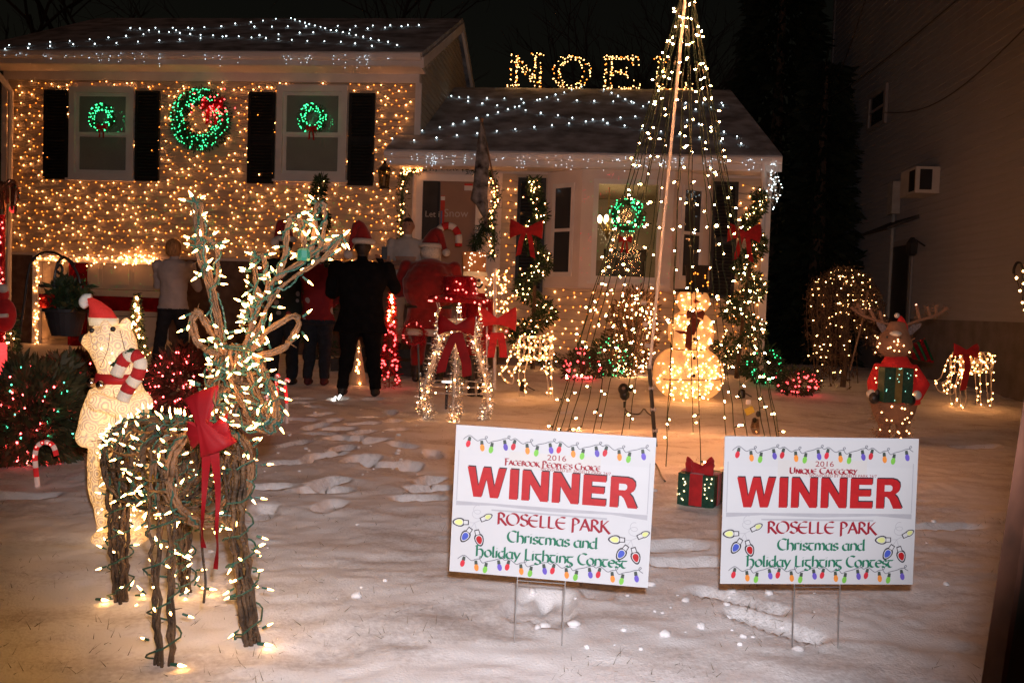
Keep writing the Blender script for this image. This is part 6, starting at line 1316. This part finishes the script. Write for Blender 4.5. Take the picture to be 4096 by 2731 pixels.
# ------------------------------------------------------------------ weeping light tree, far right hook
wt = thing('weeping_tree', 'small weeping tree hung with warm lights beside the house', 'tree', None, ground_px(3370, 1545)); Yw = wt.location.y; q = lambda x, y, d=0: at(x, y, Yw + d) - wt.location
b_ = MB(); b_.tube(curve([Vector((0, 0, -.05)), q(3385, 1400), q(3375, 1200), q(3370, 1085)], 5), [.04 - .0015 * i for i in range(16)], 7); b_.build('trunk', M_TWIG, wt); W = []; P = []; LP = []
for k in range(66):
    a = random.uniform(0, 6.283); rr = random.uniform(.35, 1.0); top = q(3370, 1085 + random.uniform(-10, 60)); ex = 3372 + (188 if math.cos(a) > 0 else 152) * math.cos(a) * rr; ey = random.uniform(1420, 1560) if math.cos(a) < .35 else random.uniform(1200, 1360); dp = .45 * math.sin(a)
    l = curve([top, q((3372 + ex) / 2, 1075 + 30 * rr, dp * .5), q(ex - 10, 1180, dp), q(ex + random.gauss(0, 10), ey, dp * 1.05)], 6); W.append(l); LP += [p for p in l for _ in range(8)]; P += [l[random.randrange(2, len(l))] for _ in range(4)]
wire_mesh('branch', W, .005, M_TWIG, wt, 4); leaf_cloud('crown', np.array([tuple(p) for p in LP]) + rng.normal(0, .03, (len(LP), 3)), .07, mat('brown_leaf', (.09, .05, .025), .7), wt, .2, up=-1.2); bulb_cloud('bulb_string', P, .0098, [emis('weeping_bulb', (1, .48, .16), 24.0)], wt)
MB().tube([q(3472, 1160, -.5), q(3455, 1260, -.5), q(3400, 1480, -.5)], .012, 6).build('support_stake', mat('pole_wood', (.25, .16, .1), .5), wt)
hk = thing('garden_hook', 'black garden hook with a dangling warm light string at the yard edge', 'hook', None, (at(4085, 1500, 7.0).x, 7.0, gz(at(4085, 1500, 7).x, 7.0))); q = lambda x, y, d=0: at(x, y, 7.0 + d) - hk.location
MB().tube(curve([q(4125, 1700), q(4112, 1300), q(4098, 1120), q(4085, 1060), q(4068, 1052), q(4056, 1075), q(4055, 1095)], 5), .012, 6).build('hook', M_BLACK, hk); P = [q(x, y, -.02) for x, y in ((4066, 1112), (4080, 1163), (4093, 1085), (4090, 1210), (4100, 1240), (4094, 1135))]; bulb_cloud('bulb_string', P, .013, [emis('weeping_bulb', (1, .48, .16), 24.0)], hk); wire_mesh('wire', [[q(4056, 1095)] + P], .004, M_BLACK, hk)

# ------------------------------------------------------------------ people on the path
M_SKIN = mat('skin', (.40, .22, .15), .55, .08, 20); M_BLOND = mat('blond_hair', (.40, .21, .08), .7, .4, 60, stretch=(1, 1, .2)); M_DARKHAIR = mat('dark_hair', (.03, .02, .015), .6, .4, 60); M_GREYHAIR = mat('white_hair', (.6, .57, .52), .8, .2, 60, bump=.5)
M_KNIT = mat('pale_sweater', (.46, .42, .42), .9, .08, 12, bump=.3, bscale=90); M_JEAN = mat('dark_jeans', (.012, .015, .022), .9, .3, 20); M_COAT = mat('black_coat', (.006, .006, .007), .95, .3, 15, spec=.1); M_SHOE = mat('dark_shoe', (.015, .012, .01), .6)
M_POLO = mat('white_polo', (.50, .48, .45), .85, .06, 10); M_CHINO = mat('beige_trousers', (.42, .33, .24), .85, .1, 10); M_SANTA = mat('santa_red', (.20, .005, .006), .85, .25, 12, sheen=.3); M_FUR = mat('white_fur', (.72, .70, .66), .95, .1, 60, bump=.8)
def spotted(name, base, spot, spot2, sc):
    m = bpy.data.materials.new(name); N, L, b = nt(m); tc = N.new('ShaderNodeTexCoord'); vo = N.new('ShaderNodeTexVoronoi'); vo.inputs['Scale'].default_value = sc; L.new(tc.outputs['Object'], vo.inputs['Vector'])
    lt = N.new('ShaderNodeMath'); lt.operation = 'LESS_THAN'; lt.inputs[1].default_value = .32; L.new(vo.outputs['Distance'], lt.inputs[0]); mx = N.new('ShaderNodeMix'); mx.data_type = 'RGBA'; mx.inputs['A'].default_value = (*spot, 1); mx.inputs['B'].default_value = (*spot2, 1)
    sp = N.new('ShaderNodeSeparateColor'); L.new(vo.outputs['Color'], sp.inputs[0]); gt_ = N.new('ShaderNodeMath'); gt_.operation = 'GREATER_THAN'; gt_.inputs[1].default_value = .5; L.new(sp.outputs[0], gt_.inputs[0]); L.new(gt_.outputs[0], mx.inputs['Factor'])
    m2 = N.new('ShaderNodeMix'); m2.data_type = 'RGBA'; m2.inputs['A'].default_value = (*base, 1); L.new(mx.outputs['Result'], m2.inputs['B']); L.new(lt.outputs[0], m2.inputs['Factor']); L.new(m2.outputs['Result'], b.inputs['Base Color']); b.inputs['Roughness'].default_value = .9; return m
def person(label, x, Y, H, f, mats, arms, feet, zf=None, bulk=1.0, pick=None, belly=0.0, turn=0.0, skirt=0.0, extra=None, group='people gathered before the house'):
    p = at(x, 1400, Y); z0 = gz(p.x, Y) if zf is None else zf; t = thing('person', label, 'person', group, (p.x, Y, z0)); t.rotation_euler = (0, 0, turn)
    b_ = MB(); v = lambda a, c, d: Vector((a * H, c * f * H, d * H)); k = bulk
    b_.loft([(v(0, 0, z_), rx * H * k, ry * H * k * (1 + belly)) for z_, rx, ry in ((.455, .085, .062), (.50, .102, .072), (.56, .094, .066), (.64, .096, .068), (.72, .108, .072), (.78, .118, .066), (.815, .108, .055), (.84, .06, .042))], 18)
    if skirt: b_.loft([(v(0, 0, .50), .10 * H * k, .075 * H * k), (v(0, 0, .50 - skirt), .125 * H * k, .09 * H * k)], 18)
    b_.tube([v(0, 0, .82), v(0, .006, .885)], [.036 * H, .032 * H], 10); b_.ball(v(0, .010, .930), (.046 * H, .056 * H, .066 * H), 14, 10); b_.ball(v(0, .028, .895), (.034 * H, .034 * H, .030 * H)); b_.ball(v(0, .068, .922), (.009 * H, .012 * H, .013 * H), 8, 6)
    for s_ in (-1, 1): b_.ball(v(s_ * .047, 0, .928), (.006 * H, .012 * H, .018 * H), 8, 6)
    for (e, w_), s_ in zip(arms, (-1, 1)):
        sh = v(s_ * .112 * k, 0, .795); e_, w2 = v(*e), v(*w_); b_.ball(sh, .042 * H * k ** .5); b_.tube([sh, sh.lerp(e_, .5), e_], [.040 * H * k ** .6, .036 * H * k ** .6, .030 * H * k ** .6], 10); b_.ball(e_, .031 * H * k ** .6); b_.tube([e_, w2], [.030 * H * k ** .5, .019 * H], 10)
        d = (w2 - e_).normalized(); sd_ = d.cross(Vector((0, 0, 1))).normalized(); b_.tube([w2, w2 + d * .05 * H], [.018 * H, .022 * H], 8)
        for j in range(4): o = sd_ * (j - 1.5) * .0115 * H; b_.tube([w2 + d * .045 * H + o, w2 + d * .075 * H + o * 1.1, w2 + d * (.092, .102, .099, .086)[j] * H + o * 1.1 - Vector((0, 0, .014 * H))], .0068 * H, 6)
        b_.tube([w2 + d * .02 * H - sd_ * .018 * H, w2 + d * .06 * H - sd_ * .032 * H], .0075 * H, 6)
    for (fx, fy), s_ in zip(feet, (-1, 1)):
        hp2, kn, an = v(s_ * .052 * k ** .5, 0, .475), v(s_ * .052 * .5 + fx * .52, fy * .5 + .018, .275), v(fx, fy, .045)
        b_.tube([hp2, hp2.lerp(kn, .5), kn], [.062 * H * k ** .6, .053 * H * k ** .6, .042 * H * k ** .5], 12); b_.ball(kn, .041 * H * k ** .5); b_.tube([kn, kn.lerp(an, .35), an], [.041 * H * k ** .5, .040 * H * k ** .5, .030 * H * k ** .5], 12); b_.ball(v(fx, fy + .03, .022), (.028 * H, .072 * H, .023 * H)); b_.ball(v(fx, fy - .012, .026), (.028 * H, .034 * H, .028 * H))
    if extra: b_.ball(v(*extra[0]), tuple(q_ * H for q_ in extra[1]), 18, 12)
    pk = (lambda X, Yc, Z: pick(X / H, Yc * f / H, Z / H))
    baked(b_, 'body', .0125, mats, t, pk, 5, lambda co: np.where((co[:, 2] > .05 * H) & (co[:, 2] < .82 * H), .022 * (vn(co[:, 0] * 7 + co[:, 1] * 9 + x, co[:, 2] * 11 + co[:, 0] * 5) - .5) + .012 * (vn(co[:, 0] * 19 + x, co[:, 2] * 26) - .5), 0)); return t, v
def santa_hat(t, c, r_, H_, lean, mr_=M_SANTA):
    c = Vector(c); b_ = MB(); b_.tube([c + Vector((r_ * math.cos(i * .4), r_ * 1.1 * math.sin(i * .4), 0)) for i in range(16)], .030, 8, closed=True); b_.build('hat_fur', M_FUR, t, True)
    L_ = Vector(lean); cc = curve([c + Vector((0, 0, -.01)), c + Vector((L_.x * .1, L_.y * .1, H_ * .55)), c + Vector((L_.x * .45, L_.y * .45, H_)), c + L_ + Vector((0, 0, H_ * .35))], 5); n = len(cc); b_ = MB(); b_.tube(cc, [r_ * (1.02 - .85 * (i / (n - 1)) ** 1.2) for i in range(n)], 14); b_.build('hat', mr_, t, True)
    b_ = MB(); b_.ball(cc[-1], .048); b_.build('pompom', M_FUR, t, True)
def std(f_hair=True):
    def pk(a, c, d):
        if d > .868: return 1 if (c < .012 or d > .968) else 0
        if d > .468: return 2
        return 4 if d < .05 else 3
    return pk
relaxed = [((-.165, .03, .64), (-.10, .13, .60)), ((.165, .03, .64), (.10, .13, .60))]
t, v = person('blond woman in pale sweater and dark jeans seen from behind near the garage', 690, 10.2, 1.62, 1, [M_SKIN, M_BLOND, M_KNIT, M_JEAN, M_SHOE], [((-.15, .06, .64), (-.04, .16, .68)), ((.165, .06, .63), (.07, .17, .68))], [(-.12, -.02), (.07, .05)], pick=std(), bulk=1.08)
b_ = MB(); b_.ball(v(0, -.016, .935), (.058 * 1.62, .058 * 1.62, .066 * 1.62), 14, 10); b_.ball(v(0, -.03, .90), (.056 * 1.62, .035 * 1.62, .04 * 1.62), 14, 10); baked(b_, 'hair', .012, [M_BLOND], t)
M_UGLY = spotted('patterned_sweater', (.012, .022, .016), (.30, .05, .05), (.38, .34, .32), 11); M_REDSNOW = spotted('red_snowman_shirt', (.22, .008, .012), (.35, .33, .33), (.22, .008, .012), 7)
t, v = person('person in Santa hat and dark patterned sweater seen from behind', 1130, 9.3, 1.70, 1, [M_SKIN, M_DARKHAIR, M_UGLY, M_JEAN, M_SHOE], [((-.17, .05, .63), (-.07, .16, .66)), ((.17, .05, .63), (.07, .16, .66))], [(-.07, 0), (.06, .02)], pick=std(), bulk=1.25, skirt=.09); santa_hat(t, v(0, .005, .965), .098, .17, (-.10, -.06, -.10))
t, v = person('person in red snowman-print shirt and dark trousers seen from behind', 1268, 9.3, 1.58, 1, [M_SKIN, M_DARKHAIR, M_REDSNOW, M_JEAN, mat('dark_red_shoe', (.08, .01, .012), .7)], relaxed, [(-.06, 0), (.05, .02)], pick=std(), bulk=1.1, skirt=.06); santa_hat(t, v(0, .005, .965), .095, .15, (-.06, -.05, -.08))
t, v = person('broad man in black coat and Santa hat holding up a phone', 1440, 8.75, 1.70, 1, [M_SKIN, M_DARKHAIR, M_COAT, M_COAT, M_SHOE], [((-.20, .05, .64), (-.08, .15, .68)), ((.20, .06, .68), (.105, .13, .83))], [(-.105, 0), (.098, .02)], pick=std(), bulk=1.42, skirt=.10); santa_hat(t, v(0, .005, .962), .102, .16, (-.14, -.07, -.20))
MB().span(tuple(v(.092, .155, .865)), tuple(v(.128, .165, .945))).build('phone', M_BLACK, t)
def polo(a, c, d):
    if d > .868: return 1 if (c < .0 or d > .958) else 0
    if d > .70 and abs(a) < .2: return 2
    if d > .555 and c > .055: return 0
    if d > .58 and abs(a) > .125: return 0
    if d > .50: return 2
    return 4 if d < .05 else 3
t, v = person('man in white polo shirt and beige trousers standing on the front steps', 1618, 11.0, 1.76, -1, [M_SKIN, M_DARKHAIR, M_POLO, M_CHINO, M_SHOE], [((-.165, .03, .63), (.05, .13, .645)), ((.165, .03, .63), (-.05, .14, .615))], [(-.055, 0), (.06, .01)], zf=.40, pick=polo, bulk=1.06)
for s_ in (-1, 1): MB().ball(v(s_ * .018, .060, .938), (.009, .006, .006), 8, 6).build('eye', M_BLACK, t)
def suit(a, c, d):
    if d > .885: return 1
    if d < .12: return 4
    return 2
t, v = person('Santa in red velvet suit seen from behind, bent to the doorway', 1712, 10.0, 1.74, 1, [M_SKIN, M_GREYHAIR, M_SANTA, M_SANTA, M_BLACK], [((-.225, .04, .62), (-.10, .15, .60)), ((.20, .05, .64), (.08, .16, .66))], [(-.08, 0), (.08, .02)], pick=suit, bulk=1.5, belly=.15, skirt=.15, extra=((0, -.03, .66), (.185, .15, .20)))
b_ = MB(); b_.ball(v(0, -.02, .90), (.13, .12, .10)); b_.ball(v(0, .02, .86), (.115, .12, .08)); b_.build('white_hair', M_GREYHAIR, t, True); santa_hat(t, v(0, .0, .945), .125, .15, (.19, -.07, -.13))
b_ = MB(); b_.tube([v(.192 * math.cos(i * .35), .138 * math.sin(i * .35), .350) for i in range(18)], .042, 8, closed=True); b_.build('coat_trim', M_FUR, t, True); b_ = MB(); b_.tube([v(.148 * math.cos(i * .35), .116 * math.sin(i * .35), .53) for i in range(18)], .03, 8, closed=True, flat=1.0); b_.build('belt', M_BLACK, t, True)

# ------------------------------------------------------------------ the dark house next door
NO = ground_px(4010, 1580); NYAW = R(4.5); NV = Vector((math.sin(NYAW), math.cos(NYAW), 0)); NU = Vector((math.cos(NYAW), -math.sin(NYAW), 0))
nb = thing('neighbouring_house', 'dark grey clapboard house wall on the far side of the snowy yard', 'house', None, (NO.x, NO.y, 0), -NYAW)
def nl(x, y):
    d = ray(x, y); t_ = (NO - CAMP).dot(NU) / d.dot(NU); p = CAMP + d * t_ - NO; return p.dot(NV), p.z + NO.z
M_NSID = mat('grey_siding', (.40, .39, .40), .7, .06, 4, stretch=(1, .4, 5)); M_NTRIM = mat('aged_trim', (.30, .28, .27), .7, .08, 4)
a0, a1 = -6.0, nl(3308, 600)[0]; zf_ = nl(3900, 1283)[1]
MB().span((.03, a0, -.3), (.3, a1, zf_)).build('foundation', mat('foundation_concrete', (.2, .18, .17), .9), nb); MB().span((.04, a0, zf_), (.3, a1, 9.6)).build('wall', M_NSID, nb)
b_ = MB(); b_.hexa([(.0, a0, 0), (.0, a1, 0), (.038, a1, 0), (.038, a0, 0), (.022, a0, .128), (.022, a1, .128), (.038, a1, .128), (.038, a0, .128)]); me = b_.mesh('siding_board', M_NSID); z = zf_
while z < 9.4: inst('siding_board', me, nb, (0, 0, z)); z += .12
MB().span((-.012, a1 - .09, zf_ - .05), (.032, a1 + .02, 9.5)).build('corner_board', M_NTRIM, nb)
def nrect(x0, x1, y0, y1): a, z1 = nl(x0, y0); c, z0_ = nl(x1, y1); return min(a, c), max(a, c), z0_, z1
wa, wz1 = nl(3484, 385); wb, _z = nl(3556, 360); wz0 = nl(3484, 530)[1]; wlo, whi = min(wa, wb), max(wa, wb)
b_ = MB(); b_.span((-.06, wlo, wz0), (-.005, wlo + .09, wz1)); b_.span((-.06, whi - .09, wz0), (-.005, whi, wz1)); b_.span((-.06, wlo + .09, wz1 - .09), (-.005, whi - .09, wz1)); b_.span((-.06, wlo + .09, wz0), (-.005, whi - .09, wz0 + .07)); w_ = b_.build('window', M_NTRIM, nb); zm = (wz0 + wz1) / 2
for q0, q1 in ((wz0 + .072, zm - .025), (zm + .025, wz1 - .092)): MB().span((-.03, wlo + .092, q0), (-.02, whi - .092, q1)).build('pane', M_DARKGLASS, w_)
MB().span((-.045, wlo + .092, zm - .024), (-.008, whi - .092, zm + .024)).build('meeting_rail', M_NTRIM, w_)
ua, uz = nl(3752, 775); ua2, uz2 = nl(3752, 672); h_ = uz2 - uz
ac = thing('air_conditioner', 'white window air conditioner jutting from the neighbouring wall', 'air conditioner', None, (NO.x, NO.y, 0), -NYAW); c0 = ua
MB().span((-.36, c0 - .05, uz), (-.004, c0 + .55, uz + h_)).build('housing', mat('ac_enamel', (.55, .50, .44), .5, .06, 5), ac); MB().span((-.364, c0 - .02, uz + .04), (-.361, c0 + .20, uz + h_ - .04)).build('grille', M_BLACK, ac); MB().span((-.30, c0 - .055, uz + .05), (-.12, c0 - .051, uz + h_ - .04)).build('side_grille', M_BLACK, ac)
ea, ez = nl(3592, 800); mt_ = thing('electric_meter', 'pale meter box with pipe on the neighbouring wall', 'meter', None, (NO.x, NO.y, 0), -NYAW); MB().span((-.14, ea - .12, ez - .25), (-.004, ea + .12, ez + .3)).build('box', mat('meter_grey', (.38, .36, .33), .6), mt_); MB().tube([(-.06, ea, ez - .25), (-.06, ea, zf_)], .03, 8).build('pipe', mat('meter_grey', (.38, .36, .33), .6), mt_)
da, dz = nl(3615, 960); dr_ = MB(); dr_.span((-.03, da - .45, -.1), (-.004, da + .45, dz)); o = dr_.build('door', M_NTRIM, nb); MB().span((-.045, da - .36, .0), (-.031, da + .36, dz - .1)).build('door_leaf', mat('dark_door', (.05, .045, .04), .35), o); dh = MB(); dh.hexa([(-.5, da - .6, dz + .1), (-.5, da + .6, dz + .1), (-.004, da + .6, dz + .3), (-.004, da - .6, dz + .3), (-.5, da - .6, dz + .14), (-.5, da + .6, dz + .14), (-.004, da + .6, dz + .36), (-.004, da - .6, dz + .36)]); dh.build('door_hood', mat('dark_step', (.05, .045, .04), .85), nb)
la_, lz = nl(3640, 1000); nlamp = thing('wall_lamp', 'unlit black lamp beside the neighbouring side door', 'lantern', None, (NO.x, NO.y, 0), -NYAW); b_ = MB(); b_.lathe([(.05, -.14), (.08, -.1), (.09, .06), (.03, .15)], (-.2, la_ - .6, lz), 6); b_.build('lamp_shade', M_BLACK, nlamp); MB().tube([(-.004, la_ - .6, lz + .02), (-.2, la_ - .6, lz + .14)], .014, 6).build('arm', M_BLACK, nlamp)
for lab, A, B in (('black service cable sagging from the street to the neighbouring wall', at(3480, -60, 9), at(3300, 330, 17)), ('thin utility cable sagging across the neighbouring wall', at(3900, -60, 8.5), at(3060, 470, 19)), ('lower utility cable drawn along the neighbouring wall', at(4200, 10, 8), at(3540, 450, 14.5))):
    A, B = Vector(A), Vector(B); b_ = MB(); b_.tube([A.lerp(B, i / 20) + Vector((0, 0, -1.0 * math.sin(math.pi * i / 20) * .35)) for i in range(21)], .008, 5); tag(b_.build('utility_cable', M_BLACK, None), lab, 'cable')

# ------------------------------------------------------------------ dark trees behind
def conifer(label, x, Y, top_y, rad, n):
    b = at(x, 1200, Y); t = thing('conifer_tree', label, 'tree', None, (b.x, Y, 0)); H_ = at(x, top_y, Y).z; s_ = rng.random(n) ** 1.3; a = rng.uniform(0, 6.283, n); lay = .72 + .28 * np.abs(np.sin(s_ * 34 + a)); rr = rad * (1.0 - s_ * .72) * lay * np.sqrt(rng.uniform(.3, 1, n))
    P = np.stack([rr * np.cos(a), rr * np.sin(a), .3 + s_ * (H_ - .3) - rr * .15], 1); leaf_cloud('crown', P, .34, mat('conifer_leaf', (.012, .02, .01), .8, .4, 6), t, .35, D=np.stack([np.cos(a), np.sin(a), -.4 + 0 * a], 1)); MB().tube([(0, 0, -.2), (0, 0, H_)], [.22, .03], 8).build('trunk', M_TWIG, t)
conifer('tall black conifer rising between the two houses', 3075, 18.0, -420, 1.55, 9000)
conifer('lower dark conifer at the far end of the side yard', 3260, 16.2, 250, .85, 3600)
def bare(label, x, Y, H_, seed):
    rr = random.Random(seed); b = at(x, 1200, Y); t = thing('bare_tree', label, 'tree', 'bare trees behind the house', (b.x, Y, 0)); mb = MB(); tr = MB()
    def grow(m_, p, d, L_, r_, dep):
        q = p + d * L_; k = p.lerp(q, .5) + Vector((rr.gauss(0, 1), rr.gauss(0, 1), 0)) * L_ * .05; m_.tube([p, k, q], [r_, r_ * .85, r_ * .7], 5 if dep < 3 else 3)
        if dep > 5: return
        for _ in range(rr.choice((2, 3, 3))): grow(mb, p.lerp(q, rr.uniform(.55, 1)), (d + Vector((rr.gauss(0, .45), rr.gauss(0, .45), rr.gauss(.08, .3)))).normalized(), L_ * rr.uniform(.62, .85), r_ * .58, dep + 1)
    grow(tr, Vector((0, 0, -.2)), Vector((rr.gauss(0, .04), 0, 1)), H_ * .34, .24, 0); M_B = mat('night_bark', (.06, .05, .045), .9, .3, 12); tr.build('trunk', M_B, t); mb.build('crown', M_B, t)
for k, (x, Y, H_, lab) in enumerate(((350, 24, 12, 'leafless tree showing over the upper roof near the downspout end'), (1250, 26, 13, 'leafless tree showing over the upper roof near its gable end'), (2250, 25, 12.5, 'leafless tree with fine twigs rising behind the lit roof letters'), (2640, 30, 14, 'leafless tree rising behind the top of the light strand tree'))): bare(lab, x, Y, H_, 40 + k)

# ------------------------------------------------------------------ post at the edge of the frame
ps = thing('sign_post', 'rusty green steel post close by at the yard edge', 'post'); p0, p1 = at(4010, 2900, .66), at(4215, 1500, .72); p0, p1 = p0 - (p1 - p0) * ((p0.z + .05) / (p1.z - p0.z)), p0 + (p1 - p0) * ((1.9 - p0.z) / (p1.z - p0.z))
d = (p1 - p0); b_ = MB(); wv = Vector((.012, 0, 0)); dv = Vector((0, .012, 0)); b_.hexa([p0 - wv - dv, p0 + wv * 2.2 - dv, p0 + wv * 2.2 + dv, p0 - wv + dv, p1 - wv - dv, p1 + wv * 2.2 - dv, p1 + wv * 2.2 + dv, p1 - wv + dv]); b_.build('channel', mat('green_steel', (.02, .045, .035), .6, .4, 30, (.05, .03, .02)), ps); ps.location = (0, 0, 0)
b_ = MB(); b_.hexa([p0 - wv * 1.25 - dv * 1.1, p0 - wv * .9 - dv * 1.1, p0 - wv * .9 + dv, p0 - wv * 1.25 + dv, p1 - wv * 1.25 - dv * 1.1, p1 - wv * .9 - dv * 1.1, p1 - wv * .9 + dv, p1 - wv * 1.25 + dv]); b_.build('flange', mat('rust', (.09, .035, .02), .8, .4, 30), ps)
b_ = MB()
for k in range(60): p = p0.lerp(p1, k / 60) - dv * 1.02 + wv * .5; b_.ball(p, (.0022, .001, .0022), 8, 4)
b_.build('bolt_hole', M_BLACK, ps)

# ------------------------------------------------------------------ loose snow and grass blades
def scatter(n, ylo, yhi, xlo=-300, xhi=4400):
    out = []
    for _ in range(n):
        y = random.uniform(ylo, yhi); x = random.uniform(xlo, xhi); p = ground_px(x, y); out.append((p.x, p.y))
    A = np.array(out); return A, ground_h(A[:, 0], A[:, 1])
V = []; F = []; ico = bmesh.new(); bmesh.ops.create_icosphere(ico, subdivisions=2, radius=1.0); iv = np.array([v_.co[:] for v_ in ico.verts]); ifc = np.array([[v_.index for v_ in f_.verts] for f_ in ico.faces]); ico.free()
A, Zs = scatter(36, 1780, 2420); A2, Z2 = scatter(90, 1600, 1900, 900, 1700); A3, Z3 = scatter(36, 2320, 2600, 2000, 3300); A = np.concatenate([A, A2, A3]); Zs = np.concatenate([Zs, Z2, Z3])
for k in range(len(A)):
    s_ = random.lognormvariate(-5.0, .6); s_ = min(s_, .017); w_ = iv * (1 + .28 * (vn(iv[:, 0] * 1.9 + k * 3.1, iv[:, 1] * 1.9 + iv[:, 2] * 2.3) - .5)[:, None] * 2) * s_ * np.array([random.uniform(.8, 1.5), 1, .7]); F.append(ifc + len(V) * len(iv)); V.append(w_ + np.array([A[k, 0], A[k, 1], Zs[k] + s_ * .35]))
npmesh('snow_clump_scatter', np.concatenate(V), np.concatenate(F), M_SNOW, None, 'stuff', smooth=True)
A, Zs = scatter(3000, 1640, 2731); n = len(A); k = 0; P = np.concatenate([A, Zs[:, None] - .004], 1); d = rng.normal(0, .75, (n, 3)); d[:, 2] = np.abs(rng.normal(.5, .3, n)); d /= np.linalg.norm(d, axis=1)[:, None]; keep = vn(A[:, 0] * 2.2, A[:, 1] * 2.2) > .45; P, d = P[keep], d[keep]; n = len(P)
Ln = rng.uniform(.012, .05, (n, 1)); sdv = np.cross(d, rng.normal(size=(n, 3))); sdv /= np.linalg.norm(sdv, axis=1)[:, None]; sdv *= .0012
npmesh('grass_blade_scatter', np.stack([P - sdv, P + sdv, P + d * Ln], 1).reshape(-1, 3), np.arange(n * 3).reshape(n, 3), mat('dry_grass', (.10, .075, .03), .8, .4, 9), None, 'stuff')
